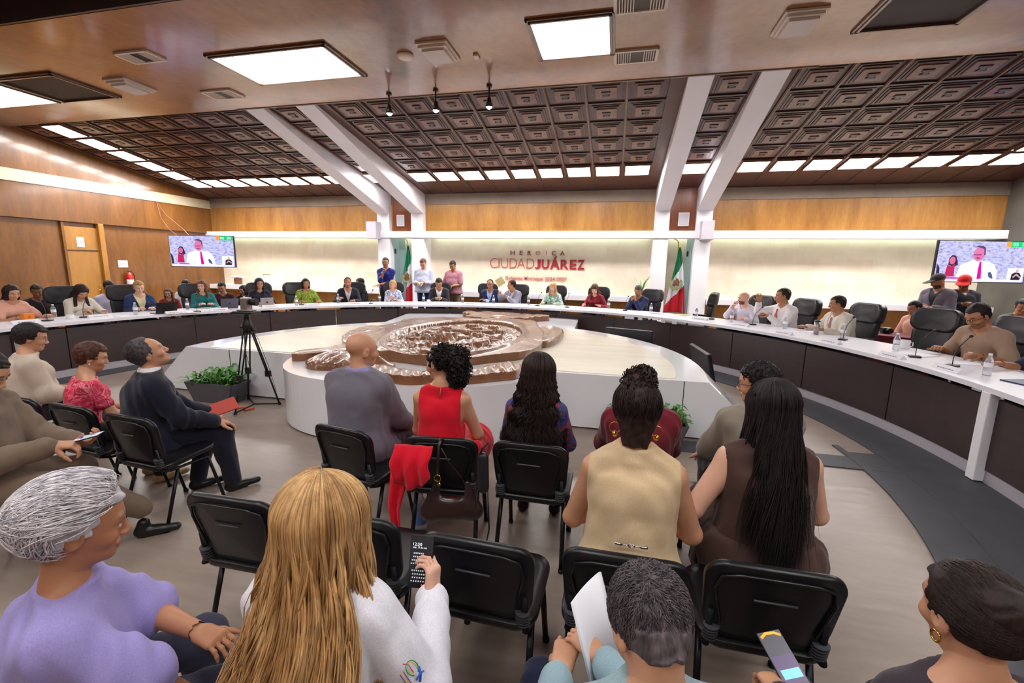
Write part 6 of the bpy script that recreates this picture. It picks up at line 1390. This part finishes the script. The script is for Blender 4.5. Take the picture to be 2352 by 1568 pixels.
# embroidered emblem on the right sleeve
def on_sleeve(p, t_, a, out):  # point on outside of right upper arm
    c = p.S[0]+(p.elb[0]-p.S[0])*t_; return c+nrm(V3(*a))*out
pt = phone(bl, tuple(bl.wr[0]+V3(-.055, .05, .075)), (-.02, .30, 1), (.1, -1, .3), 'black smartphone held up by the blonde woman', None, 1.08)
t, sc, w_, h = pt
for k, (s_, z) in enumerate((('12:50', .60), ('mié. 13 de nov', .50))):
    o = text('clock_digits', s_, -w_*.75, (-w_*.75+w_*(.75 if k == 0 else 1.2)), 0, (.009, .006)[k], emis('digits', S(235, 235, 240), 1.0), 0, 0, .0002, parent=sc)
    o.rotation_euler = (R(-90), 0, 0); o.location = (0, h*z, .0046)
bm = BM()
for i in range(9):
    for j in range(6):
        a = -.5+i*.14; x = -w_*.75+j*w_*.2*(1-.03*i)+.004*math.sin(i); y = -h*.75+i*h*.13; 
        if 3 < i < 5: continue
        box(bm, x, x+w_*.09, y, y+h*.05, .0044, .0048)
obj('wallpaper_dots', bm, emis('dots', S(200, 200, 206), .8), sc)
bm = BM(); ball(bm, (w_*.2, -h*.86, .0046), .003, 8, 0, (1, 1, .2)); obj('red_dot', bm, emis('reddot', S(240, 30, 60), 1), sc)
# emblem on the sleeve: coloured swirl and little human figure, as embroidered
sv = nrm(bl.elb[0]-bl.S[0]); cc = bl.S[0]+(bl.elb[0]-bl.S[0])*.62; outw = nrm(V3(.75, -.65, .25)); outw = nrm(outw-sv*(outw@sv)); sx = np.cross(sv, outw)
def EP(u, v, o=.0): 
    r_ = .052*1.05+.022+.006; a = u/r_; return cc+sv*(-v)+(outw*math.cos(a)+sx*math.sin(a))*(r_+o)
def estrip(nm, pts, r_, mat):
    bm = BM(); tube(bm, [EP(u, v) for u, v in pts], r_, 6, flat=.5); return obj(nm, bm, mat, bl.root)
A_ = lambda cx, cy, rx, ry, a0, a1, n=14: [(cx+rx*math.cos(R(a0+(a1-a0)*i/n)), cy+ry*math.sin(R(a0+(a1-a0)*i/n))) for i in range(n+1)]
estrip('embroidered_ring', A_(0, .01, .014, .020, -60, 250), .0024, plain('thread_green', S(30, 150, 90), .6)); estrip('embroidered_ring', A_(0, .01, .010, .016, -80, 220), .0018, plain('thread_yellow', S(230, 190, 60), .6))
estrip('embroidered_flash', [(.010, .036), (.002, .024), (.004, .0)], .0018, plain('thread_red', S(220, 40, 60), .6)); estrip('embroidered_figure', [(-.012, -.002), (-.006, -.018), (.006, -.03)], .0042, plain('thread_blue', S(40, 90, 200), .6)); estrip('embroidered_figure', [(-.016, -.02), (-.004, -.016), (.010, -.020)], .003, MATS['thread_blue']); estrip('embroidered_figure', [(-.014, .004), (-.013, .006)], .004, MATS['thread_blue'])
for i, (nm, u) in enumerate((('thread_purple', .020), ('thread_orange', .025), ('thread_purple', .030))):
    estrip('embroidered_text', [(u, .022), (u+.003, -.026)], .0015, plain(nm, S(*((90, 50, 130), (236, 170, 60))[i % 2]), .6))
# man looking down at a paper
p = aud('man with short greying hair looking down at white paper sheets, seen from above', (.115, .90), 1.155, 12, 'm', 'tan', 'grey', bulk=1.1, hs=1.12, head=(6, 46, 0), lean=(9, 0), hands=[(-.06, .36, .76), (-.17, .34, .73)], fine=.0036, coarse=.009, poses=('hold', 'hold'), knee=(.46, .58), spread=.16)
p.top(fb(150, 176, 186), g=.018, h=.009, sleeve=1.85); p.trousers(fb(38, 42, 70), g=.02); p.shoes(M_black)
p.hair('short', H_grey, vol=.010, h=.0045); p.tufts(H_grey, 11000, .032, .0011, (.25, .8, -.5), .45, 13, wrap=True, vol=.010, curl=.10, spray=.25, region=lambda X, r: ((X[2] > .06 and X[1] < .07) or (X[2] > .01 and X[1] < .03) or (X[2] > -.06 and X[1] < -.03)) and (abs(X[0]) > .004) and not (math.hypot(X[0]-.01, (X[1]+.055)) < .030 and X[2] > .07 and r.rand() < .75))
gm = p
# woman with low bun
p = aud('woman with sleek dark low bun and gold hoop earring at the lower right', (.815, 1.08), 1.205, 8, 'f', 'tan', 'dark', bulk=1.0, hs=1.10, head=(0, 6, 0), lean=(8, 0), hands=[(.1, .3, .62), (-.27, .26, .66)], fine=.0036, coarse=.009, poses=('relax', 'hold'))
p.top(fb(60, 50, 60), g=.016, sleeve=1.93, h=.009, neckup=.0); p.trousers(fb(40, 40, 50)); p.shoes(M_black)
p.hair('bun', H_dark, vol=.014, h=.0045); p.tufts(H_dark, 6000, .11, .0010, (0, -1, -.25), .10, 14, wrap=True, vol=.008, curl=.01, region=lambda X, r: ((X[2] > .066 and X[1] < .06) or (X[2] > .02 and X[1] < .03) or (X[2] > -.06 and X[1] < -.03)), npt=7, name='hair_strands')
p.earrings(M_gold, .012)
bw = p

def world(p, q): v = V3(*q); h = p.root.rotation_euler[2]; return Vector((v[0]*math.cos(h)-v[1]*math.sin(h)+p.root.location[0], v[0]*math.sin(h)+v[1]*math.cos(h)+p.root.location[1], v[2]))
t = thing('paper_sheets', 'white paper sheets held up in front of the grey haired man looking down', 'paper', world(gm, tuple((gm.wr[0]+gm.wr[1])*.5+V3(.07, .06, .045))), R(24))
t.rotation_euler = (R(-20), R(6), R(66))
bm = BM(); n = 8
for k in range(3):
    L = [bm.verts.new((-.10+.2*i/n, .012*math.sin(i/n*2.4)+.003*k, -.13)) for i in range(n+1)]; U = [bm.verts.new((-.10+.2*i/n, .012*math.sin(i/n*2.4)+.003*k+.01, .13)) for i in range(n+1)]
    for i in range(n): f = bm.faces.new((L[i], L[i+1], U[i+1], U[i])); f.smooth = True
o = obj('sheet', bm, M_paper, t); m_ = o.modifiers.new('s', 'SOLIDIFY'); m_.thickness = .0008
t, sc, w_, h = phone(bw, tuple(bw.wr[1]+V3(.045, .09, .03)), (-.25, 1, .45), (-.1, -.45, 1), 'smartphone with a bright colourful lock screen held at the lower right', emis('dark_violet_screen', S(26, 14, 40), .8), 1.05)
bm = BM(); tube(bm, [(-w_*.8, h*.80, .0042), (-w_*.3, h*.92, .0042), (w_*.4, h*.9, .0042), (w_*.85, h*.78, .0042)], .004, 6, flat=.2); obj('screen_glow', bm, emis('amber', S(240, 170, 60), 1.0), sc)
bm = BM(); box(bm, -w_*.9, w_*.9, -h*.75, h*.15, .0042, .0045); obj('screen_tile', bm, emis('violet', S(60, 20, 90), .8), sc)
bm = BM(); box(bm, -w_*.7, w_*.8, -h*.60, -h*.30, .0045, .0049); obj('screen_banner', bm, emis('banner', S(110, 190, 240), 1.0), sc)
# ================================================================ THINGS ON THE TABLE
M_pet = plain('clear_bottle', srgb(232, 236, 244), .06); b_ = M_pet.node_tree.nodes['Principled BSDF']; b_.inputs['Transmission Weight'].default_value = .8; b_.inputs['IOR'].default_value = 1.15
def bottle(label):
    t = thing('water_bottle', label, 'bottle', group='water bottles on the council table')
    bm = BM(); lathe(bm, [(0, 0), (.031, 0), (.034, .01), (.033, .03), (.034, .05), (.032, .065), (.034, .08), (.034, .135), (.030, .155), (.015, .185), (.013, .20), (.013, .205), (0, .205)], 14); obj('bottle_body', bm, M_pet, t, True)
    bm = BM(); lathe(bm, [(.0345, .085), (.0345, .13)], 14); obj('bottle_label', bm, M_paper, t)
    bm = BM(); lathe(bm, [(.015, .198), (.015, .218), (0, .218)], 12); obj('cap', bm, M_white, t); return t
BOT = [ (-9.225, 5.484), (-8.453, 6.223), (-8.485, 7.260), (-8.010, 8.208), (-7.163, 8.812), (-6.743, 9.796), (-6.036, 10.567), (-4.941, 10.910), (-3.914, 11.10), (-3.080, 11.16), (-2.142, 11.15), (-0.124, 10.94), (0.810, 10.256), (1.644, 9.558), (2.173, 8.975), (2.856, 8.295), (3.331, 7.414), (3.537, 6.510), (3.575, 5.125) ]
who = ['the far left orange card', 'the navy jacket woman', 'the red topped woman behind the table', 'the grey laptop', 'the green dress', 'the black jacket', 'the blue and white blouse', 'the pale blue shirted standing man', 'the dusty pink standing man', 'the navy suited man', 'the light grey suit and the blonde woman', 'the red blouse', 'the dark blue shirt', 'the empty sideways chair', 'the bald man in white', 'the man with the pink red tie', 'the man in the cream suit', 'the white mug at the right', 'the blue notebook at the right edge']
b0 = None
for (x, y), wh in zip(BOT, who):
    lab = 'clear plastic water bottle on the table near '+wh
    if b0 is None: b0 = bottle(lab); o = b0
    else: o = dup(b0, (0, 0, 0), 0, lab)
    o.location = (x, y, TZ)
def ang_of(x, y): return math.atan2(y-TY, x-TX)
CARD = [ (-8.75, 4.829), (-8.55, 5.711), (-8.00, 6.592), (-7.75, 7.296), (-7.35, 8.219), (-6.75, 8.85), (-6.15, 9.6), (-5.306, 10.15), (-4.339, 10.584), (-3.572, 10.73), (0.90, 9.95), (1.65, 9.2), (2.20, 8.45), (2.60, 7.60), (2.95, 6.885), (3.20, 5.934), (3.36, 5.287) ]
cw = ['at the far left edge', 'before the white blouse', 'before the navy jacket', 'before the teal top', 'before the glasses woman in navy', 'between the glasses woman and the green dress', 'before the black jacket', 'before the blue and white blouse', 'before the phone reading young man', 'between phone reader and navy suit', 'right of the dark blue shirt', 'left of the bald man', 'before the bald bearded man', 'before the man with the pink red tie', 'before the cream suit', 'beside the white mug at the right', 'before the khaki shirt']
c0 = None
for (x, y), wh in zip(CARD, cw):
    lab = 'white folded name card '+wh
    if c0 is None:
        c0 = thing('name_card', lab, 'name card', group='name cards on the council table')
        bm = BM(); v = [bm.verts.new(p) for p in ((-.16, -.045, 0), (.16, -.045, 0), (.16, .0, .05), (-.16, .0, .05), (-.16, .045, 0), (.16, .045, 0))]
        bm.faces.new((v[0], v[1], v[2], v[3])); bm.faces.new((v[3], v[2], v[5], v[4])); bm.faces.new((v[1], v[5], v[2])); bm.faces.new((v[0], v[3], v[4])); bm.faces.new((v[0], v[4], v[5], v[1])); obj('card', bm, M_paper, c0); bm = BM(); [box(bm, -.10+i*.035, -.075+i*.035, -.033, -.030, .014, .022, 0, 1) for i in range(6)]; obj('printed_name', bm, plain('print_grey', srgb(150, 150, 160), .7), c0); o = c0
    else: o = dup(c0, (0, 0, 0), 0, lab)
    o.location = (x, y, TZ+.001); o.rotation_euler = (0, 0, ang_of(x, y)+PI/2+PI)
MIC = [ (-8.734, 5.095, 1), (-8.749, 5.599, -1), (-1.876, 10.96, 0), (-1.121, 10.80, 1), (0.255, 10.50, 1), (0.879, 10.084, 0), (1.90, 9.349, 1), (2.458, 8.684, -1), (3.25, 7.210, 1), (3.467, 6.0, -1), (3.534, 5.52, 1), (-5.9, 9.9, 0), (-7.1, 8.9, 0), (-7.9, 6.95, 0)]
mw = ['at the far left by the orange card', 'before the white blouse', 'left of the blonde woman', 'right of the blonde woman', 'left of the dark blue shirt', 'right of the dark blue shirt', 'left of the bald man', 'before the man with the pink red tie', 'right of the cream suit', 'by the white mug', 'before the khaki shirt', 'between black jacket and blue white blouse', 'by the green dress', 'by the tablet']
m0 = None
for (x, y, s_), wh in zip(MIC, mw):
    lab = 'thin black gooseneck microphone '+wh
    if m0 is None:
        m0 = thing('desk_microphone', lab, 'microphone', group='gooseneck microphones')
        bm = BM(); box(bm, -.05, .05, -.06, .05, 0, .022, .008); obj('base', bm, M_black, m0)
        bm = BM(); tube(bm, [(0, 0, .02), (0, 0, .10), (.02, .03, .22), (.06, .10, .32)], .0042, 6); obj('gooseneck', bm, M_black, m0)
        bm = BM(); ball(bm, (.065, .11, .33), .017, 8); obj('capsule', bm, M_black, m0); o = m0
    else: o = dup(m0, (0, 0, 0), 0, lab)
    o.location = (x, y, TZ); o.rotation_euler = (0, 0, ang_of(x, y)-PI/2+s_*.5)
def laptop(x, y, label, wid=.33, hh=.22, mat=None, tilt=15, rz=None):
    t = thing('laptop', label, 'laptop', (x, y, TZ), (ang_of(x, y)-PI/2) if rz is None else rz); mat = mat or plain('space_grey', srgb(88, 84, 96), .4, .5)
    bm = BM(); box(bm, -wid/2, wid/2, 0, hh, 0, .014, .004); obj('keyboard_base', bm, mat, t)
    bm = BM(); M = Matrix.Rotation(R(tilt), 4, 'X'); box(bm, -wid/2, wid/2, -.008, 0, .006, hh, .004, 2, M); l = obj('lid', bm, mat, t)
    bm = BM(); ball(bm, M @ Vector((0, -.009, hh*.5)), .018, 8, 0, (1, .08, 1)); obj('lid_mark', bm, M_black, l); return t
laptop(-7.92, 7.72, 'open grey laptop seen from behind before the teal woman'); laptop(-8.12, 6.52, 'black tablet with stand before the navy jacketed woman', .34, .23, M_black, 20)
laptop(-7.50, 8.30, 'silver laptop standing open before the woman with glasses', .26, .2, M_steel, 4)
def mug(x, y, label, mat=None, r_=.042, h=.095, handle=True, z=TZ):
    t = thing('mug', label, 'mug', (x, y, z)); bm = BM(); lathe(bm, [(0, 0), (r_*.9, 0), (r_, .01), (r_, h), (r_*.9, h), (r_*.88, .01), (0, .01)], 18); obj('cup', bm, mat or M_white, t, True)
    if handle: bm = BM(); tube(bm, [(r_*.95, 0, h*.8), (r_*1.6, 0, h*.7), (r_*1.6, 0, h*.35), (r_*.95, 0, h*.2)], .006, 6); obj('handle', bm, mat or M_white, t)
    return t
mug(-4.631, 10.52, 'white mug before the phone reading young man'); mug(3.718, 6.669, 'white mug next to the bottle at the right', None, .055, .11); mug(-8.736, 5.404, 'low white cup before the white blouse', None, .05, .07, False)
mug(-7.728, 7.97, 'beige paper cup between the laptops', plain('beige_cup', srgb(206, 188, 170), .6), .04, .11, False)
t = thing('tumbler', 'tall brushed steel tumbler left of the cream suited man', 'tumbler', (3.10, 7.72, TZ)); bm = BM(); lathe(bm, [(0, 0), (.036, 0), (.042, .2), (.0, .2)], 18); obj('tumbler_body', bm, M_steel, t, True); bm = BM(); lathe(bm, [(.043, .198), (.043, .218), (.02, .225), (0, .225)], 18); obj('lid', bm, M_black, t)
t = thing('orange_card', 'orange card standing on the table at the far left', 'card', (-8.98, 5.0, TZ), R(95)); bm = BM(); box(bm, -.07, .07, -.035, .035, 0, .12, .004); obj('card', bm, plain('orange', srgb(232, 130, 30), .6), t); bm = BM(); tube(bm, [(-.02, -.036, .05), (.0, -.037, .08), (.02, -.036, .05)], .005, 6); obj('printed_mark', bm, plain('orange_deep', srgb(196, 84, 30), .6), t)
PAP = [(-8.35, 5.95, 'before the white blouse'), (-7.95, 6.85, 'beside the tablet'), (-6.65, 9.25, 'between green dress and black jacket'), (-1.383, 10.9, 'before the blonde woman'), (-0.75, 10.72, 'before the red blouse'), (1.22, 9.75, 'before the empty sideways chair'), (3.162, 8.0, 'under the open folder of the cream suited man'), (3.60, 6.15, 'beside the white mug'), (3.80, 5.75, 'under the hands of the khaki shirted man'), (-4.35, 10.9, 'before the phone reading man'), (-3.1, 10.9, 'before the navy suit')]
p0 = None
for i, (x, y, wh) in enumerate(PAP):
    lab = 'white paper sheets lying on the table '+wh
    if p0 is None: bm = BM(); box(bm, -.15, .15, -.105, .105, 0, .004); box(bm, -.14, .155, -.10, .11, .004, .007); p0 = obj('paper_stack', bm, M_paper); tag(p0, lab, 'papers', 'papers on the council table'); o = p0
    else: o = p0.copy(); COL.objects.link(o); o['label'] = lab
    o.location = (x, y, TZ+.001); o.rotation_euler = (0, 0, ang_of(x, y)+.2*math.sin(i*2.1))
bm = BM(); box(bm, -.16, .16, -.11, .11, 0, .012, .003); o = obj('notebook', bm, plain('navy_cover', srgb(40, 44, 90), .5)); tag(o, 'dark blue notebook on the table at the right picture edge', 'notebook'); o.location = (3.72, 4.86, TZ+.001); o.rotation_euler = (0, 0, .3)
bm = BM(); box(bm, -.15, .15, -.1, .1, 0, .006, .002); o = obj('folder', bm, M_kraft); tag(o, 'manila folder left of the bald man', 'folder'); o.location = (1.42, 9.95, TZ+.008); o.rotation_euler = (0, 0, -.5)
# envelope held between the two suited men
t = thing('envelope', 'cream envelope held up between the navy suit and the grey suit', 'envelope', (-3.02, 11.62, 1.42)); bm = BM(); box(bm, -.11, .11, -.002, .002, -.10, .12); obj('sheet', bm, M_kraft, t); t.rotation_euler = (.2, -.6, .2)
# pens
for nm, x, y, z, c, lab in (('pen', -.70, 10.98, .93, (230, 50, 120), 'pink pen in the hand of the woman in the red blouse'), ('pen', -4.62, 11.98, 1.26, (60, 60, 70), 'dark pen held by the standing man in pink')):
    bm = BM(); tube(bm, [(-.02, 0, -.05), (.02, .02, .07)], .005, 6); o = obj(nm, bm, plain('pen%d' % c[0], srgb(*c), .4)); tag(o, lab, 'pen'); o.location = (x, y, z)
# maroon covered desk at the right
t = thing('covered_desk', 'side desk under a maroon cloth behind the right end of the table', 'table', (4.95, 9.3, 0), R(-28))
bm = BM(); box(bm, -.75, .75, -.45, .45, .70, .75, .01); obj('desk_top', bm, fb(112, 36, 48), t)
bm = BM(); n = 60; top_, bot_ = [], []
per = [(-.76+1.52*i/15, -.46) for i in range(15)]+[(.76, -.46+.92*i/10) for i in range(10)]+[(.76-1.52*i/15, .46) for i in range(15)]+[(-.76, .46-.92*i/10) for i in range(10)]
for i, (x, y) in enumerate(per): k = 1+.02*math.sin(i*1.9); top_.append(bm.verts.new((x, y, .745))); bot_.append(bm.verts.new((x*k*1.02, y*k*1.03, .03)))
for i in range(len(per)): j = (i+1) % len(per); f = bm.faces.new((top_[i], top_[j], bot_[j], bot_[i])); f.smooth = True
obj('tablecloth', bm, fb(112, 36, 48), t)
o = dup(b0, (4.62, 9.35, .752), 0, 'clear plastic water bottle on the maroon covered desk', 'bottles on the side desk'); 
t = thing('camera_bag', 'dark camera gear on the maroon covered desk', 'camera', (4.85, 9.3, .751)); bm = BM(); box(bm, -.07, .07, -.06, .06, 0, .11, .02); tube(bm, [(0, -.05, .06), (0, -.16, .06)], .045, 12); obj('camera_body', bm, M_black, t); bm = BM(); tube(bm, [(-.06, 0, .09), (-.12, .05, .06), (-.05, .1, .03), (.05, .06, .1)], .007, 6); obj('strap', bm, M_black, t)
# ================================================================ FLOOR THINGS
t = thing('camera_tripod', 'black video tripod standing left of the crest platform', 'tripod', (-4.45, 4.58, 0))
feet = [(.04, -.34, 0), (-.30, .22, 0), (.27, .13, 0)]
for i, (fx, fy, fz) in enumerate(feet):
    fv = Vector((fx, fy, .02)); tp = Vector((fx*.12, fy*.12, 1.02)); mid = tp.lerp(fv, .58); d = (fv-tp).normalized(); sd = d.cross(Vector((-fx, -fy, 0)).normalized()).normalized()
    bm = BM()
    for s_ in (-1, 1): tube(bm, [tp+sd*s_*.028, mid+sd*s_*.022], .009, 8)
    lg = obj('leg', bm, M_metal, t)
    bm = BM(); box(bm, -.035, .035, -.022, .022, -.04, .04, .008, 2, Matrix.Translation(mid)); obj('leg_clamp', bm, M_black, lg)
    bm = BM(); tube(bm, [mid, fv], .011, 8); tube(bm, [fv+Vector((0, 0, .03)), fv], [.014, .022], 8); obj('lower_leg', bm, M_metal, lg)
    bm = BM(); tube(bm, [fv+Vector((0, 0, .015)), (-.02, .02, .035)], .010, 6); obj('spreader_bar', bm, M_black, t)
bm = BM(); lathe(bm, [(0, .98), (.05, .98), (.065, 1.04), (.05, 1.10), (.035, 1.14), (.035, 1.20), (.05, 1.21), (0, 1.21)], 16); tube(bm, [(.06, 0, 1.02), (.12, 0, 1.0)], .018, 8); tube(bm, [(-.05, 0, 1.05), (-.09, -.02, 1.04)], .016, 8); obj('head', bm, M_black, t)
bm = BM(); box(bm, -.14, .14, -.09, .09, 1.21, 1.245, .012); obj('plate', bm, M_black, t)
bm = BM(); tube(bm, [(.0, .0, 1.1), (.12, .02, .9), (.2, .08, .5), (.26, .1, .2)], .003, 5); tube(bm, [(-.1, -.03, 1.2), (-.16, .05, .9), (-.12, .1, .5)], .003, 5); obj('thin_cable', bm, M_black, t)
t2 = thing('video_camera', 'small grey video camera on top of the black tripod', 'camera', (-4.45, 4.58, 1.246)); bm = BM(); box(bm, -.045, .045, -.05, .06, 0, .17, .015); obj('camera_body', bm, M_steel, t2); bm = BM(); tube(bm, [(.03, .02, .11), (.13, .04, .11)], [.038, .045], 16); obj('lens', bm, M_black, t2); bm = BM(); box(bm, -.09, .09, -.06, .07, -.0, .02, .006); obj('foot_plate', bm, M_steel, t2)
bm = BM(); tube(bm, [(-4.62, 4.45, .02), (-4.55, 4.40, .03), (-4.50, 4.48, .03), (-4.44, 4.40, .02), (-4.38, 4.5, .02)], .012, 8); tag(obj('orange_cable', bm, plain('orange_pvc', srgb(226, 90, 40), .5)), 'short orange cable on the floor under the tripod', 'cable')
def planter(x, y, label, seed):
    t = thing('planter', label, 'planter', (x, y, 0)); bm = BM()
    A = [bm.verts.new(p) for p in ((-.30, -.13, 0), (.30, -.13, 0), (.30, .13, 0), (-.30, .13, 0))]; B = [bm.verts.new(p) for p in ((-.39, -.17, .27), (.39, -.17, .27), (.39, .17, .27), (-.39, .17, .27))]; C_ = [bm.verts.new(p) for p in ((-.36, -.14, .27), (.36, -.14, .27), (.36, .14, .27), (-.36, .14, .27))]; D_ = [bm.verts.new(p) for p in ((-.36, -.14, .22), (.36, -.14, .22), (.36, .14, .22), (-.36, .14, .22))]
    bm.faces.new(A[::-1])
    for P_, Q_ in ((A, B), (B, C_), (C_, D_)):
        for i in range(4): bm.faces.new((P_[i], P_[(i+1) % 4], Q_[(i+1) % 4], Q_[i]))
    bmesh.ops.bevel(bm, geom=[e for e in bm.edges if abs(e.verts[0].co.z-e.verts[1].co.z) > .2], offset=.02, segments=3, affect='EDGES'); obj('trough', bm, plain('trough_grey', srgb(84, 82, 88), .6, var=.08, vs=9), t)
    bm = BM(); box(bm, -.355, .355, -.135, .135, .20, .225); obj('soil', bm, plain('soil', srgb(60, 46, 38), .9), t)
    rg = random.Random(seed); bm = BM()
    for i in range(150):
        x0, y0 = rg.uniform(-.36, .34), rg.uniform(-.13, .13); a = rg.uniform(0, 6.28); L = rg.uniform(.08, .2); hh = rg.uniform(.04, .22)*(1.2 if -.1 < x0 < .25 else .7); wd = rg.uniform(.012, .034)
        d = Vector((math.cos(a), math.sin(a), 0)); s_ = Vector((-d.y, d.x, 0)); b = Vector((x0, y0, .22)); pts = [b, b+d*L*.4+Vector((0, 0, hh*.8)), b+d*L*.75+Vector((0, 0, hh)), b+d*L+Vector((0, 0, hh*.85))]
        ws = [wd*.15, wd*.8, wd, .001]; pv = None
        for p_, w2 in zip(pts, ws):
            cur = (bm.verts.new(p_-s_*w2), bm.verts.new(p_+Vector((0, 0, -.004))), bm.verts.new(p_+s_*w2))
            if pv: bm.faces.new((pv[0], pv[1], cur[1], cur[0])); bm.faces.new((pv[1], pv[2], cur[2], cur[1]))
            pv = cur
    o = obj('foliage', bm, M_leaf, t, True); return t
planter(-5.12, 4.70, 'grey trough planter with leafy green plants before the left platform wing', 3); planter(.42, 4.70, 'grey trough planter with green plants before the right platform wing, hidden by the audience', 8)
def monitor(x, y, rz, label, tilt=14):
    t = thing('floor_monitor', label, 'monitor', (x, y, 0), R(rz)); M = Matrix.Translation((0, 0, .10)) @ Matrix.Rotation(R(tilt), 4, 'X')
    bm = BM(); box(bm, -.46, .46, -.03, .03, 0, .60, .012, 2, M); obj('case', bm, M_black, t); bm = BM(); box(bm, -.44, .44, .029, .033, .02, .58, 0, 1, M); obj('screen', bm, M_screen_dark, t)
    for s_ in (-1, 1): bm = BM(); tube(bm, [(s_*.3, -.2, 0.01), (s_*.3, 0, .14), (s_*.3, .2, 0.01)], .014, 8); obj('foot', bm, M_metal, t)
    return t
monitor(1.42, 6.95, -84, 'black flat monitor leaning on the floor beside the right platform wing'); monitor(.35, 8.9, -20, 'black flat monitor on the floor behind the right platform wing')
# handbag, bottle, folder
t = thing('handbag', 'dark brown leather shoulder bag hung on the chair of the woman in red', 'bag', (-.90, 2.33, .10), R(7))
F = Field(); F.rc((-.14, 0, .25), (.14, 0, .28), .05, .05, .03, (0, 1, 0), .75); F.rc((-.135, 0, .27), (-.08, 0, .46), .05, .018, .03, (0, 1, 0), .6); F.rc((.14, 0, .30), (.10, 0, .46), .05, .018, .03, (0, 1, 0), .6); F.rc((-.09, 0, .31), (.10, 0, .32), .05, .05, .03, (0, 1, 0), .7)
V, Q = mesh_field(F, .006, post=lambda D, G: D+.0012*np.sin(50*G[..., 0]+20*G[..., 2])); M_bag = plain('brown_leather', srgb(52, 34, 32), .32, var=.2, vs=12, coat=.2); obj('pouch', npmesh('pouch', V, Q), M_bag, t)
bm = BM(); tube(bm, [(-.075, -.01, .46), (-.07, -.03, .60), (-.062, -.03, .70), (-.058, .0, .735), (-.05, .06, .71)], .009, 8, flat=.5); tube(bm, [(.085, -.01, .46), (.07, -.01, .50), (.0, -.03, .60), (-.045, -.035, .69)], .006, 6, flat=.5); obj('strap', bm, M_bag, t)
bm = BM(); tube(bm, [(-.072+.02*math.cos(a), -.035, .50+.02*math.sin(a)) for a in [2*PI*i/16 for i in range(17)]], .0035, 6, False); ball(bm, (-.06, -.038, .465), .013, 8); obj('ring_charm', bm, M_gold, t)
t = thing('floor_bottle', 'clear blue labelled water bottle standing under the chair of the woman in red', 'bottle', (-1.24, 2.62, 0)); bm = BM(); lathe(bm, [(0, 0), (.04, 0), (.043, .02), (.043, .22), (.02, .27), (.016, .30), (0, .30)], 16); obj('bottle_body', bm, M_pet, t, True); bm = BM(); lathe(bm, [(.0435, .07), (.0435, .19)], 16); obj('bottle_label', bm, plain('blue_label', srgb(90, 120, 190), .5), t)
bm = BM(); box(bm, -.07, .07, -.11, .11, 0, .012, .003); o = obj('red_folder', bm, plain('brick_folder', srgb(186, 70, 56), .6)); tag(o, 'red folder on the lap of the man in the navy suit', 'folder'); o.location = (-3.10, 2.86, .66); o.rotation_euler = (.25, .5, -.5)
t = thing('red_toy', 'small red and white bow shaped thing on the seat beside the curly haired woman', 'accessory', (.0, 2.55, .56)); bm = BM(); ball(bm, (-.03, 0, 0), .028, 8, 0, (1.3, .6, .8)); ball(bm, (.04, 0, .02), .030, 8, 0, (1.2, .6, 1)); obj('loop', bm, M_redp, t); bm = BM(); ball(bm, (0, 0, 0), .018, 8); obj('knot', bm, M_paper, t)
# second bag with cord between the red dress chair and the next
t = thing('black_bag', 'small black bag with thin cord hanging between two chairs of the middle row', 'bag', (-.70, 2.33, 0)); F = Field(); F.rc((0, 0, .56), (0, 0, .74), .04, .035, .03, (0, 1, 0), .7); V, Q = mesh_field(F, .008); obj('pouch', npmesh('pouch', V, Q), M_leather, t)
bm = BM(); tube(bm, [(-.03, 0, .56), (-.045, -.01, .3), (-.02, -.01, .12), (.01, -.01, .10), (.045, -.01, .3), (.03, 0, .56)], .005, 6); tube(bm, [(-.03, 0, .72), (0, -.02, .80), (.03, 0, .84)], .006, 6); obj('cord', bm, M_black, t)
print('SCENE OK', len(bpy.data.objects))
